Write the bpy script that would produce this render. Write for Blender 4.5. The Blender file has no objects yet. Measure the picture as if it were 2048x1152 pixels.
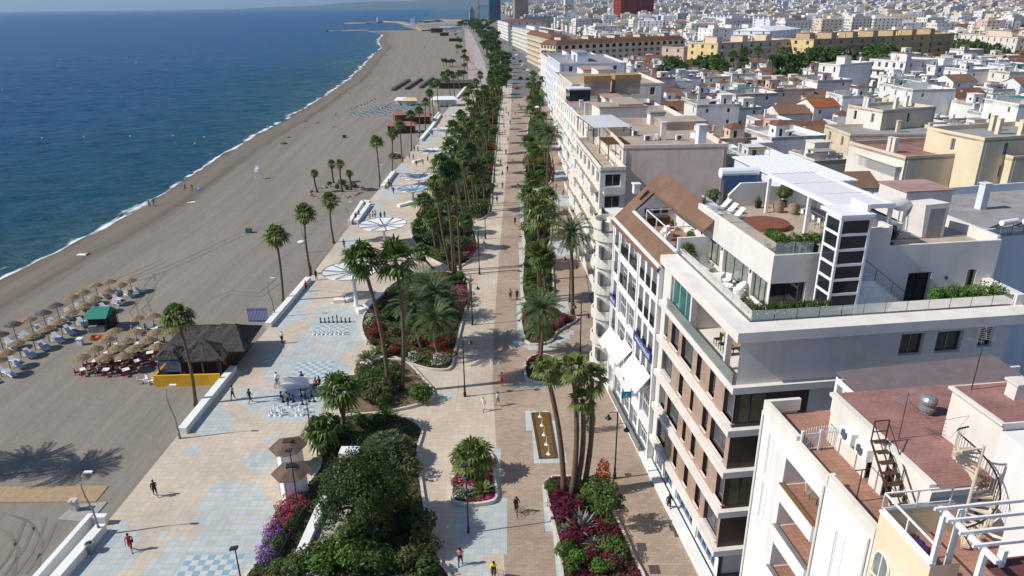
import bpy, math, random
from mathutils import Vector, Matrix, noise
C = bpy.context.scene
PI = math.pi
R = math.radians
rnd = random.Random(7)

# ------------------------------------------------------------------ camera
FPX, CX, CY, HC = 1420.0, 1024.0, 576.0, 40.0
ROLL = math.atan(6/512)
PITCH = math.atan((CY-10)/FPX/math.cos(ROLL))
_F = Vector((0, math.cos(PITCH), -math.sin(PITCH)))
_R0 = Vector((1, 0, 0)); _U0 = _R0.cross(_F)
_R = math.cos(ROLL)*_R0 - math.sin(ROLL)*_U0
_U = _R.cross(_F)
cam_d = bpy.data.cameras.new('camera'); cam = bpy.data.objects.new('camera', cam_d)
C.collection.objects.link(cam); C.camera = cam
cam_d.sensor_width = 36; cam_d.lens = 36*FPX/2048
cam_d.clip_start = 0.5; cam_d.clip_end = 200000
mm = Matrix((( _R.x, _U.x, -_F.x, 0), (_R.y, _U.y, -_F.y, 0), (_R.z, _U.z, -_F.z, HC), (0, 0, 0, 1)))
cam.matrix_world = mm

# ------------------------------------------------------------------ world, sun, exposure
SUN_EL, SHADOW_HEAD = 42.0, 79.5          # shadows run about 80 degrees right of straight ahead
W = bpy.data.worlds.new('World'); C.world = W; W.use_nodes = True
nt = W.node_tree; bg = nt.nodes['Background']
sky = nt.nodes.new('ShaderNodeTexSky'); sky.sky_type = 'NISHITA'; sky.sun_disc = False
sky.sun_elevation = R(SUN_EL); sky.sun_rotation = R(SHADOW_HEAD + 180); sky.altitude = 40
sky.air_density = 1.0; sky.dust_density = 0.3; sky.ozone_density = 1.8
tcw = nt.nodes.new('ShaderNodeTexCoord'); sxw = nt.nodes.new('ShaderNodeSeparateXYZ'); cxw = nt.nodes.new('ShaderNodeCombineXYZ'); mw = nt.nodes.new('ShaderNodeMath'); mw.operation = 'MULTIPLY_ADD'
mw.inputs[1].default_value = .80; mw.inputs[2].default_value = .45          # clear blue down to the horizon, as over this sea
nt.links.new(tcw.outputs['Generated'], sxw.inputs[0]); nt.links.new(sxw.outputs[0], cxw.inputs[0]); nt.links.new(sxw.outputs[1], cxw.inputs[1]); nt.links.new(sxw.outputs[2], mw.inputs[0]); nt.links.new(mw.outputs[0], cxw.inputs[2]); nt.links.new(cxw.outputs[0], sky.inputs[0])
nt.links.new(sky.outputs[0], bg.inputs[0]); bg.inputs[1].default_value = 0.115
sun_d = bpy.data.lights.new('sun', 'SUN'); sun_d.energy = 4.3; sun_d.angle = R(0.5); sun_d.color = (1, .95, .87)
sun = bpy.data.objects.new('sun', sun_d); C.collection.objects.link(sun)
_sd = Vector((math.sin(R(SHADOW_HEAD))*math.cos(R(SUN_EL)), math.cos(R(SHADOW_HEAD))*math.cos(R(SUN_EL)), -math.sin(R(SUN_EL))))
sun.rotation_euler = _sd.to_track_quat('-Z', 'Y').to_euler(); sun.location = (-60, -10, 90)
C.view_settings.view_transform = 'Standard'; C.view_settings.look = 'None'
C.view_settings.exposure = 0.22; C.view_settings.gamma = 1.0

# ------------------------------------------------------------------ where things of the photograph stand
def ray(px, py):
    return (_F*FPX + _R*(px-CX) - _U*(py-CY)).normalized()
def P(px, py, z=0.0):
    d = ray(px, py); t = (z-HC)/d.z
    return Vector((d.x*t, d.y*t, z))
def proj(p):
    v = Vector(p) - Vector((0, 0, HC)); zz = v.dot(_F)
    return CX + FPX*v.dot(_R)/zz, CY - FPX*v.dot(_U)/zz, zz
def top_of(B, px, py):
    """the point above ground point B whose height and lean match a spot in the photograph"""
    lo, hi = 0.0, 60.0
    for _ in range(40):
        m = (lo+hi)/2
        if proj((B.x, B.y, B.z+m))[1] > py: lo = m
        else: hi = m
    q = proj((B.x, B.y, B.z+lo))
    return Vector((B.x + (px-q[0])*q[2]/FPX, B.y, B.z+lo))

# ------------------------------------------------------------------ mesh builder
class MB:
    def __init__(s): s.v = []; s.f = []; s.m = []
    def add(s, vs, fs, mi=0):
        o = len(s.v); s.v += [tuple(x) for x in vs]
        s.f += [tuple(i+o for i in f) for f in fs]; s.m += [mi]*len(fs)
    def quad(s, a, b, c, d, mi=0): s.add((a, b, c, d), ((0, 1, 2, 3),), mi)
    def poly(s, pts, mi=0): s.add(pts, (tuple(range(len(pts))),), mi)
    def box(s, x0, y0, z0, x1, y1, z1, mi=0):
        if x0 > x1: x0, x1 = x1, x0
        if y0 > y1: y0, y1 = y1, y0
        if z0 > z1: z0, z1 = z1, z0
        s.add(((x0,y0,z0),(x1,y0,z0),(x1,y1,z0),(x0,y1,z0),(x0,y0,z1),(x1,y0,z1),(x1,y1,z1),(x0,y1,z1)),
              ((3,2,1,0),(4,5,6,7),(0,1,5,4),(1,2,6,5),(2,3,7,6),(3,0,4,7)), mi)
    def bar(s, a, b, w, h=None, mi=0):
        """square bar from a to b"""
        a = Vector(a); b = Vector(b); h = h or w; d = (b-a).normalized()
        up = Vector((0, 0, 1)) if abs(d.z) < .95 else Vector((0, 1, 0))
        x = d.cross(up).normalized()*w/2; y = x.cross(d).normalized()*h/2
        vs = [a-x-y, a+x-y, a+x+y, a-x+y, b-x-y, b+x-y, b+x+y, b-x+y]
        s.add(vs, ((3,2,1,0),(4,5,6,7),(0,1,5,4),(1,2,6,5),(2,3,7,6),(3,0,4,7)), mi)
    def prism(s, pts, z0, z1, mi=0, top=None):
        n = len(pts)
        if sum(pts[i][0]*pts[(i+1) % n][1]-pts[(i+1) % n][0]*pts[i][1] for i in range(n)) < 0: pts = list(pts)[::-1]
        vs = [(p[0], p[1], z0) for p in pts] + [(p[0], p[1], z1) for p in pts]
        s.add(vs, [(i, (i+1) % n, n+(i+1) % n, n+i) for i in range(n)] + [tuple(range(n))[::-1]], mi)
        s.add([(p[0], p[1], z1) for p in pts], (tuple(range(n)),), mi if top is None else top)
    def tube(s, pts, rad, n=8, mi=0, cap=True):
        pts = [Vector(p) for p in pts]
        if not hasattr(rad, '__len__'): rad = [rad]*len(pts)
        rings = []; ref = Vector((0, 0, 1))
        for i, p in enumerate(pts):
            d = (pts[min(i+1, len(pts)-1)] - pts[max(i-1, 0)])
            d = d.normalized() if d.length > 1e-6 else Vector((0, 0, 1))
            r = ref if abs(d.dot(ref)) < .95 else Vector((1, 0, 0))
            x = d.cross(r).normalized(); y = x.cross(d).normalized()
            rings.append([p + (x*math.cos(2*PI*k/n) + y*math.sin(2*PI*k/n))*rad[i] for k in range(n)])
        vs = [q for rg in rings for q in rg]
        fs = [(i*n+k, i*n+(k+1) % n, (i+1)*n+(k+1) % n, (i+1)*n+k) for i in range(len(pts)-1) for k in range(n)]
        if cap: fs += [tuple(range(n))[::-1], tuple((len(pts)-1)*n+k for k in range(n))]
        s.add(vs, fs, mi)
    def cyl(s, x, y, z0, z1, r0, r1=None, n=12, mi=0): s.tube([(x, y, z0), (x, y, z1)], [r0, r0 if r1 is None else r1], n, mi)
    def lathe(s, x, y, prof, n=12, mi=0):
        vs = [(x+r*math.cos(2*PI*k/n), y+r*math.sin(2*PI*k/n), z) for r, z in prof for k in range(n)]
        fs = [(i*n+k, i*n+(k+1) % n, (i+1)*n+(k+1) % n, (i+1)*n+k) for i in range(len(prof)-1) for k in range(n)]
        s.add(vs, fs, mi)
    def ball(s, c, r, mi=0, n=8, k=5, sq=(1, 1, 1)):
        prof = []
        vs = []; fs = []
        for i in range(k+1):
            t = PI*i/k
            for j in range(n):
                vs.append((c[0]+r*sq[0]*math.sin(t)*math.cos(2*PI*j/n), c[1]+r*sq[1]*math.sin(t)*math.sin(2*PI*j/n), c[2]-r*sq[2]*math.cos(t)))
        for i in range(k):
            for j in range(n): fs.append((i*n+j, i*n+(j+1) % n, (i+1)*n+(j+1) % n, (i+1)*n+j))
        s.add(vs, fs, mi)
    def facade(s, O, A, N, Wd, H, ops=(), depth=.15, mi=0, rmi=None):
        """an upright wall face with real recessed openings (a0, z0, a1, z1)"""
        O = Vector(O); A = Vector(A); N = Vector(N)
        xs = sorted({0, Wd, *[max(0, min(Wd, a)) for o in ops for a in (o[0], o[2])]})
        zs = sorted({0, H, *[max(0, min(H, a)) for o in ops for a in (o[1], o[3])]})
        pt = lambda a, z, d=0: O + A*a + Vector((0, 0, z)) - N*d
        flip = A.cross(Vector((0, 0, 1))).dot(N) < 0
        def q(a, b, c, d, m):
            if flip: a, b, c, d = d, c, b, a
            s.quad(a, b, c, d, m)
        for i in range(len(xs)-1):
            for j in range(len(zs)-1):
                mx = (xs[i]+xs[i+1])/2; mz = (zs[j]+zs[j+1])/2
                if any(o[0] < mx < o[2] and o[1] < mz < o[3] for o in ops): continue
                q(pt(xs[i], zs[j]), pt(xs[i+1], zs[j]), pt(xs[i+1], zs[j+1]), pt(xs[i], zs[j+1]), mi)
        r = mi if rmi is None else rmi
        for o in ops:
            a0, z0, a1, z1 = o[:4]; d = o[4] if len(o) > 4 else depth
            q(pt(a0,z0), pt(a1,z0), pt(a1,z0,d), pt(a0,z0,d), r); q(pt(a0,z1,d), pt(a1,z1,d), pt(a1,z1), pt(a0,z1), r)
            q(pt(a0,z0,d), pt(a0,z1,d), pt(a0,z1), pt(a0,z0), r); q(pt(a1,z0), pt(a1,z1), pt(a1,z1,d), pt(a1,z0,d), r)
    def mesh(s, name, mats):
        me = bpy.data.meshes.new(name); me.from_pydata(s.v, [], s.f)
        for m in (mats if isinstance(mats, (list, tuple)) else [mats]): me.materials.append(MAT[m] if isinstance(m, str) else m)
        me.polygons.foreach_set('material_index', s.m)
        return me
    def build(s, name, mats, parent=None, smooth=False, loc=None):
        me = s.mesh(name, mats)
        if smooth: me.polygons.foreach_set('use_smooth', [True]*len(me.polygons))
        me.update()
        return link(name, me, parent, loc)
def link(name, me, parent=None, loc=None):
    o = bpy.data.objects.new(name, me); C.collection.objects.link(o)
    if parent: o.parent = parent
    if loc is not None: o.location = loc
    return o

# ------------------------------------------------------------------ things, parts, copies
def tag(o, label=None, cat=None, group=None, kind=None):
    if label: o['label'] = label
    if cat: o['category'] = cat
    if group: o['group'] = group
    if kind: o['kind'] = kind
    return o
def thing(name, label, cat, loc=(0, 0, 0), rz=0.0, group=None):
    o = bpy.data.objects.new(name, None); C.collection.objects.link(o)
    o.empty_display_size = .2; o.location = loc; o.rotation_euler = (0, 0, rz)
    return tag(o, label, cat, group)
KIDS = {}
def dup(o, loc=None, rz=None, label=None, group=None, scale=None, parent=None):
    c = o.copy(); C.collection.objects.link(c)
    if parent: c.parent = parent
    if loc is not None: c.location = loc
    if rz is not None: c.rotation_euler = (0, 0, rz)
    if scale is not None: c.scale = (scale,)*3 if not hasattr(scale, '__len__') else scale
    if label: c['label'] = label
    if group: c['group'] = group
    for ch in list(o.children): dup(ch, parent=c)
    return c
_O1 = ['', 'first','second','third','fourth','fifth','sixth','seventh','eighth','ninth','tenth','eleventh','twelfth','thirteenth',
       'fourteenth','fifteenth','sixteenth','seventeenth','eighteenth','nineteenth']
_T = {2:'twent',3:'thirt',4:'fort',5:'fift',6:'sixt',7:'sevent',8:'eight',9:'ninet'}
def ordn(n):
    if n < 20: return _O1[n]
    t, u = divmod(n, 10)
    return _T[t]+'ieth' if u == 0 else _T[t]+'y-'+_O1[u]
def rank(objs, fmt, order='near', key=None):
    """labels that say which of a row: fmt has one %s for the place in the row"""
    objs = list(objs)
    px = {o: proj(key(o) if key else o.location) for o in objs}
    n = len(objs)
    if len((fmt % 'twenty-first nearest on').split()) > 16: fmt = fmt.replace(' the ', ' ').replace(' a ', ' ')
    if order == 'left': objs.sort(key=lambda o: px[o][0])
    else: objs.sort(key=lambda o: px[o][2])
    a, z = ('leftmost', 'rightmost') if order == 'left' else ('nearest', 'farthest')
    for i, o in enumerate(objs):
        w = a if i == 0 else z if (i == n-1 and n > 1) else ordn(i+1) + (' from left' if order == 'left' else ' nearest')
        o['label'] = fmt % w if n > 1 else (fmt % '').replace('  ', ' ').strip(' ,')

# ------------------------------------------------------------------ materials (all procedural)
MAT = {}
def new_mat(name):
    m = bpy.data.materials.new(name); m.use_nodes = True; MAT[name] = m
    return m, m.node_tree.nodes, m.node_tree.links, m.node_tree.nodes['Principled BSDF']
def srgb(r, g, b):
    return tuple(((c/255)/12.92 if c/255 <= .04045 else ((c/255+.055)/1.055)**2.4) for c in (r, g, b))
def mat(name, rgb, rough=.75, var=.12, scale=.6, bump=0, metal=0, spec=.3, rgb2=None, alpha=1, trans=0, fine=0):
    m, N, L, b = new_mat(name)
    b.inputs['Roughness'].default_value = rough; b.inputs['Metallic'].default_value = metal
    b.inputs['Specular IOR Level'].default_value = spec
    if alpha < 1: b.inputs['Alpha'].default_value = alpha
    if var or rgb2:
        tc = N.new('ShaderNodeTexCoord'); nz = N.new('ShaderNodeTexNoise')
        nz.inputs['Scale'].default_value = scale; nz.inputs['Detail'].default_value = 6; nz.inputs['Roughness'].default_value = .65
        L.new(tc.outputs['Object'], nz.inputs['Vector'])
        cr = N.new('ShaderNodeValToRGB'); e = cr.color_ramp.elements
        e[0].position = .3; e[1].position = .7
        lo = rgb2 or tuple(c*(1-var) for c in rgb); hi = rgb if rgb2 else tuple(min(1, c*(1+var*.6)) for c in rgb)
        e[0].color = (*lo, 1); e[1].color = (*hi, 1)
        L.new(nz.outputs['Fac'], cr.inputs['Fac'])
        if name.endswith('_wall'):                                   # rain streaks and patchy paint
            mp = N.new('ShaderNodeMapping'); mp.inputs['Scale'].default_value = (.8, .8, .09); L.new(tc.outputs['Object'], mp.inputs['Vector'])
            ns = N.new('ShaderNodeTexNoise'); ns.inputs['Scale'].default_value = 1; ns.inputs['Detail'].default_value = 5; L.new(mp.outputs[0], ns.inputs['Vector'])
            c3 = N.new('ShaderNodeValToRGB'); c3.color_ramp.elements[0].position = .28; c3.color_ramp.elements[1].position = .5
            c3.color_ramp.elements[0].color = (.74, .72, .68, 1); c3.color_ramp.elements[1].color = (1, 1, 1, 1); L.new(ns.outputs['Fac'], c3.inputs[0])
            mx = N.new('ShaderNodeMix'); mx.data_type = 'RGBA'; mx.blend_type = 'MULTIPLY'; mx.inputs['Factor'].default_value = .42
            L.new(cr.outputs['Color'], mx.inputs['A']); L.new(c3.outputs['Color'], mx.inputs['B']); L.new(mx.outputs['Result'], b.inputs['Base Color'])
        else: L.new(cr.outputs['Color'], b.inputs['Base Color'])
        if bump:
            bp = N.new('ShaderNodeBump'); bp.inputs['Strength'].default_value = bump; bp.inputs['Distance'].default_value = .05
            n2 = N.new('ShaderNodeTexNoise'); n2.inputs['Scale'].default_value = scale*8 if not fine else fine
            L.new(tc.outputs['Object'], n2.inputs['Vector'])
            L.new(n2.outputs['Fac'], bp.inputs['Height']); L.new(bp.outputs['Normal'], b.inputs['Normal'])
    else: b.inputs['Base Color'].default_value = (*rgb, 1)
    return m
def brickmat(name, c1, c2, mortar, w=.5, h=.5, offset=0.0, msize=.02, rough=.8, stain=.2, rot=0, sscale=.12):
    m, N, L, b = new_mat(name)
    b.inputs['Roughness'].default_value = rough; b.inputs['Specular IOR Level'].default_value = .25
    tc = N.new('ShaderNodeTexCoord'); mp = N.new('ShaderNodeMapping'); mp.inputs['Rotation'].default_value = (0, 0, rot)
    br = N.new('ShaderNodeTexBrick'); br.offset = offset
    br.inputs['Color1'].default_value = (*c1, 1); br.inputs['Color2'].default_value = (*c2, 1); br.inputs['Mortar'].default_value = (*mortar, 1)
    br.inputs['Scale'].default_value = 1; br.inputs['Brick Width'].default_value = w; br.inputs['Row Height'].default_value = h
    br.inputs['Mortar Size'].default_value = msize; br.inputs['Bias'].default_value = 0
    L.new(tc.outputs['Object'], mp.inputs['Vector']); L.new(mp.outputs['Vector'], br.inputs['Vector'])
    nz = N.new('ShaderNodeTexNoise'); nz.inputs['Scale'].default_value = sscale; nz.inputs['Detail'].default_value = 8; nz.inputs['Roughness'].default_value = .7
    L.new(tc.outputs['Object'], nz.inputs['Vector'])
    cr = N.new('ShaderNodeValToRGB'); e = cr.color_ramp.elements; e[0].position = .3; e[1].position = .7
    e[0].color = (1-stain, 1-stain, 1-stain, 1); e[1].color = (1+stain*.3,)*3 + (1,)
    mx = N.new('ShaderNodeMix'); mx.data_type = 'RGBA'; mx.blend_type = 'MULTIPLY'; mx.inputs['Factor'].default_value = 1
    L.new(nz.outputs['Fac'], cr.inputs['Fac']); L.new(br.outputs['Color'], mx.inputs['A']); L.new(cr.outputs['Color'], mx.inputs['B'])
    L.new(mx.outputs['Result'], b.inputs['Base Color'])
    return m
def leafmat(name, c1, c2, rough=.5, trans=.25):
    m, N, L, b = new_mat(name)
    b.inputs['Roughness'].default_value = rough; b.inputs['Specular IOR Level'].default_value = .25
    ge = N.new('ShaderNodeNewGeometry'); cr = N.new('ShaderNodeValToRGB'); e = cr.color_ramp.elements
    e[0].color = (*c1, 1); e[1].color = (*c2, 1)
    L.new(ge.outputs['Random Per Island'], cr.inputs['Fac']); L.new(cr.outputs['Color'], b.inputs['Base Color'])
    tr = N.new('ShaderNodeBsdfTranslucent'); mx = N.new('ShaderNodeMixShader'); mx.inputs[0].default_value = trans
    L.new(cr.outputs['Color'], tr.inputs['Color']); L.new(b.outputs[0], mx.inputs[1]); L.new(tr.outputs[0], mx.inputs[2])
    L.new(mx.outputs[0], N['Material Output'].inputs['Surface'])
    return m
def glassmat(name, tint, rough=.03, alpha=.35):
    """see-through pane: mostly clear, with a glossy coat"""
    m, N, L, b = new_mat(name)
    N.remove(b); tr = N.new('ShaderNodeBsdfTransparent'); tr.inputs[0].default_value = (*tint, 1)
    gl = N.new('ShaderNodeBsdfGlossy'); gl.inputs['Roughness'].default_value = rough
    df = N.new('ShaderNodeBsdfDiffuse'); df.inputs[0].default_value = (*tint, 1)
    fr = N.new('ShaderNodeFresnel'); fr.inputs[0].default_value = 1.5
    m1 = N.new('ShaderNodeMixShader'); m1.inputs[0].default_value = alpha
    L.new(tr.outputs[0], m1.inputs[1]); L.new(df.outputs[0], m1.inputs[2])
    m2 = N.new('ShaderNodeMixShader'); L.new(fr.outputs[0], m2.inputs[0]); L.new(m1.outputs[0], m2.inputs[1]); L.new(gl.outputs[0], m2.inputs[2])
    L.new(m2.outputs[0], N['Material Output'].inputs['Surface'])
    return m

mat('white_paint', (.80, .80, .78), .7, .10, .35, .1)
mat('white_wall', (.78, .77, .75), .85, .12, .25, .15)
mat('bluish_white_wall', (.66, .70, .76), .85, .1, .25, .15)
mat('warm_white_wall', (.74, .70, .63), .85, .12, .25, .15)
mat('cream_wall', (.68, .58, .44), .85, .14, .3, .15)
mat('pale_pink_wall', (.62, .48, .40), .85, .12, .3, .15)
mat('yellow_wall', (.70, .55, .27), .85, .12, .3, .15)
mat('pale_yellow_wall', (.76, .65, .46), .85, .08, .3, .1)
mat('ochre_wall', (.48, .37, .22), .85, .12, .3, .15)
mat('stone_wall', (.74, .70, .65), .8, .10, .5, .1)
mat('beige_wall', (.42, .34, .28), .9, .16, .5, .2)
mat('taupe_wall', (.80, .63, .53), .9, .12, .5, .2)
mat('grey_wall', (.35, .35, .36), .85, .15, .4, .1)
mat('red_wall', (.26, .035, .025), .8, .15, .3)
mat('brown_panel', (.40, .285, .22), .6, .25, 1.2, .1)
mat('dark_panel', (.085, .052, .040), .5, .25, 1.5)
mat('dark_metal', (.025, .027, .03), .45, .1, 3)
mat('black_plastic', (.012, .012, .013), .5, .1, 3)
mat('grey_metal', (.30, .31, .32), .45, .15, 2, metal=.4)
mat('white_metal', (.82, .82, .82), .4, .05, 2)
mat('rust_metal', (.09, .045, .03), .7, .3, 4)
mat('concrete', (.36, .33, .30), .9, .2, .8, .2)
mat('kerb_stone', (.58, .54, .48), .85, .15, 1.5, .1)
mat('soil', (.085, .055, .035), .95, .4, 2.5, .6)
mat('dry_soil', (.20, .14, .095), .95, .35, 2.0, .6)
mat('asphalt', (.16, .16, .165), .9, .15, .3, .1)
mat('pale_pavement', (.40, .36, .33), .9, .15, .2, .1)
mat('pink_paving', (.42, .32, .31), .85, .15, .3, .1)
mat('town_ground', (.22, .21, .20), .95, .3, .05, .1)
brickmat('terracotta_floor', (.42, .225, .165), (.36, .19, .14), (.28, .17, .13), .3, .3, 0, .02, .85, .3, 0, .5)
brickmat('red_roof_paint', (.37, .195, .17), (.32, .16, .14), (.27, .15, .13), .35, .2, .5, .02, .85, .38, 0, .45)
mat('maroon_roof', (.13, .045, .045), .7, .2, 1.5)
mat('purple_roof', (.17, .135, .145), .75, .15, 1.5)
mat('grey_roof', (.30, .29, .29), .9, .25, .5, .1)
mat('white_roof', (.62, .60, .57), .9, .2, .5, .1)
mat('beige_roof', (.42, .34, .27), .9, .25, .5, .1)
mat('pink_roof', (.40, .25, .215), .9, .25, .5, .1)
brickmat('roof_tile', (.27, .125, .07), (.20, .10, .065), (.10, .055, .04), .25, .35, .5, .03, .85, .35, 0, .5)
brickmat('brown_tile', (.26, .155, .10), (.22, .13, .085), (.12, .07, .05), .3, .3, .5, .02, .85, .3, 0, .5)
brickmat('orange_tile', (.42, .13, .05), (.36, .12, .05), (.18, .06, .03), .25, .35, .5, .03, .85, .3, 0, .5)
mat('ochre_roof', (.42, .27, .13), .85, .25, .5)
mat('palm_bark', (.17, .115, .08), .95, .4, 5, .8)
mat('bark', (.11, .075, .05), .95, .35, 5, .8)
mat('dead_frond', (.20, .12, .06), .9, .35, 4)
mat('thatch', (.33, .235, .145), .95, .35, 6, .8)
mat('grey_thatch', (.16, .135, .13), .95, .35, 6, .8)
mat('dark_thatch', (.085, .074, .070), .95, .5, 5, .9)
mat('wood', (.22, .12, .06), .7, .3, 4)
mat('pale_wood', (.42, .30, .18), .8, .25, 3)
mat('dark_wood', (.09, .05, .03), .7, .3, 4)
mat('deck_red', (.25, .095, .065), .7, .25, 3)
mat('lounger_blue', (.10, .28, .60), .6, .1, 3)
mat('lounger_white', (.80, .80, .80), .6, .05, 3)
mat('bright_blue', (.03, .15, .50), .5, .1, 3)
mat('sign_navy', (.03, .06, .22), .5, .05, 3)
mat('sign_azure', (.01, .20, .42), .5, .05, 3)
mat('bar_yellow', (.75, .42, .02), .7, .12, 1)
mat('bar_red', (.40, .02, .02), .6, .1, 3)
mat('tent_green', (.02, .20, .15), .6, .2, 3)
mat('purple_cloth', (.045, .02, .11), .8, .1, 3)
mat('teal_cloth', (.02, .30, .28), .8, .1, 3)
mat('canopy_white', (.80, .80, .80), .5, .05, 1)
mat('canopy_blue', (.42, .58, .72), .5, .05, 1)
mat('solar_panel', (.02, .045, .10), .15, .2, 3, spec=.6)
mat('dark_glass', (.018, .022, .026), .06, .2, .8, spec=.6)
mat('teal_glass', (.05, .17, .16), .08, .3, .8, spec=.6)
mat('curtain_glass', (.23, .25, .22), .12, .35, 1.2, spec=.6)
mat('olive_glass', (.17, .155, .08), .08, .35, .8, spec=.6)
mat('blue_glass', (.03, .08, .16), .1, .3, .2, spec=.6)
mat('window_grey', (.10, .11, .12), .25, .3, .5, spec=.5)
mat('shutter', (.30, .26, .22), .7, .15, 3)
mat('stripe_blue', (.16, .36, .66), .6, .1, 3)
mat('basin_water', (.17, .095, .02), .08, .2, 2, spec=.5)
mat('foam_jet', (.85, .87, .9), .6, .05, 3)
mat('grey_fabric', (.28, .27, .27), .9, .15, 4)
mat('wicker', (.36, .27, .19), .85, .3, 8)
mat('blue_pot', (.02, .03, .20), .3, .1, 2)
mat('dark_pot', (.035, .04, .042), .6, .15, 2)
mat('terracotta_pot', (.40, .14, .07), .8, .15, 2)
mat('chess_black', (.012, .012, .014), .4, .1, 3)
mat('chess_white', (.80, .80, .78), .5, .05, 3)
mat('chess_blue', (.25, .37, .45), .8, .1, 2)
mat('chess_pale', (.53, .55, .53), .8, .1, 2)
mat('kiosk_roof', (.15, .10, .075), .9, .35, 1.5, .3)
mat('rock', (.33, .26, .20), .95, .35, 1.2, .5)
mat('tower_grey', (.30, .29, .28), .8, .1, .2)
mat('crane_red', (.45, .05, .04), .6, .1, 1)
mat('car_white', (.80, .80, .80), .25, .03, 1, spec=.5)
mat('car_dark', (.03, .032, .036), .25, .05, 1, spec=.5)
mat('car_silver', (.35, .36, .37), .3, .05, 1, metal=.5)
mat('car_red', (.33, .02, .02), .25, .05, 1, spec=.5)
mat('car_blue', (.03, .08, .22), .25, .05, 1, spec=.5)
mat('rubber', (.015, .015, .015), .8, .1, 3)
glassmat('rail_glass', (.80, .90, .85), .03, .26)
glassmat('clear_glass', (.80, .90, .88), .03, .15)
leafmat('palm_leaf', (.055, .105, .022), (.13, .20, .045), .42, .28)
leafmat('palm_leaf_light', (.085, .13, .03), (.19, .24, .065), .42, .28)
leafmat('feather_leaf', (.065, .11, .04), (.14, .19, .08), .5, .22)
leafmat('dark_leaf', (.028, .058, .014), (.068, .12, .028), .5, .25)
leafmat('mid_leaf', (.048, .092, .020), (.11, .175, .04), .5, .28)
leafmat('bright_leaf', (.06, .14, .02), (.13, .25, .04), .5, .25)
leafmat('olive_leaf', (.06, .075, .025), (.14, .15, .05), .6, .2)
leafmat('silver_leaf', (.16, .22, .20), (.32, .38, .34), .6, .15)
leafmat('red_leaf', (.10, .022, .016), (.22, .06, .035), .6, .2)
leafmat('burgundy_leaf', (.07, .008, .02), (.18, .02, .05), .6, .2)
leafmat('magenta_flower', (.50, .02, .14), (.75, .10, .28), .6, .3)
leafmat('purple_flower', (.30, .06, .50), (.50, .20, .70), .6, .3)
leafmat('white_flower', (.55, .60, .50), (.80, .80, .74), .6, .2)
leafmat('red_flower', (.55, .02, .01), (.75, .10, .02), .6, .3)
leafmat('yellow_flower', (.55, .40, .03), (.75, .60, .10), .6, .3)
leafmat('lawn_leaf', (.05, .13, .015), (.10, .22, .03), .6, .2)
# ------------------------------------------------------------------ the setting: sea, beach, land, paving
def struct(name, mb, m, smooth=False):
    o = mb.build(name, m, smooth=smooth); o['kind'] = 'structure'; return o
def interp(tab, y):
    for (y0, x0), (y1, x1) in zip(tab, tab[1:]):
        if y0 <= y <= y1: return x0 + (x1-x0)*(y-y0)/(y1-y0)
    return tab[0][1] if y < tab[0][0] else tab[-1][1]
SEA_Z = -1.0
shore = [P(*p, SEA_Z) for p in [(60,530),(150,487),(220,449),(290,409),(330,385),(380,352),(430,321),(500,277),(560,246),(610,216),(660,185),(700,158),(728,130),
         (748,108),(764,96),(758,86),(757,79),(766,71),(758,66),(748,63.5),(735,62)]]
shore = [Vector((shore[0].x-3, -40, SEA_Z)), Vector((shore[0].x-1, 60, SEA_Z))] + shore
SH = [(p.y, p.x) for p in shore]
edge = [(-60, -35.2), (42, -34.4), (61.5, -33.9), (105, -32.2)] + [(q.y, q.x) for q in [P(735,405), P(885,230), P(940,168), P(936,140), P(931,100), P(925,75), P(905,64)]]
EDGE_X = lambda y: interp(edge, y)

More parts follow.
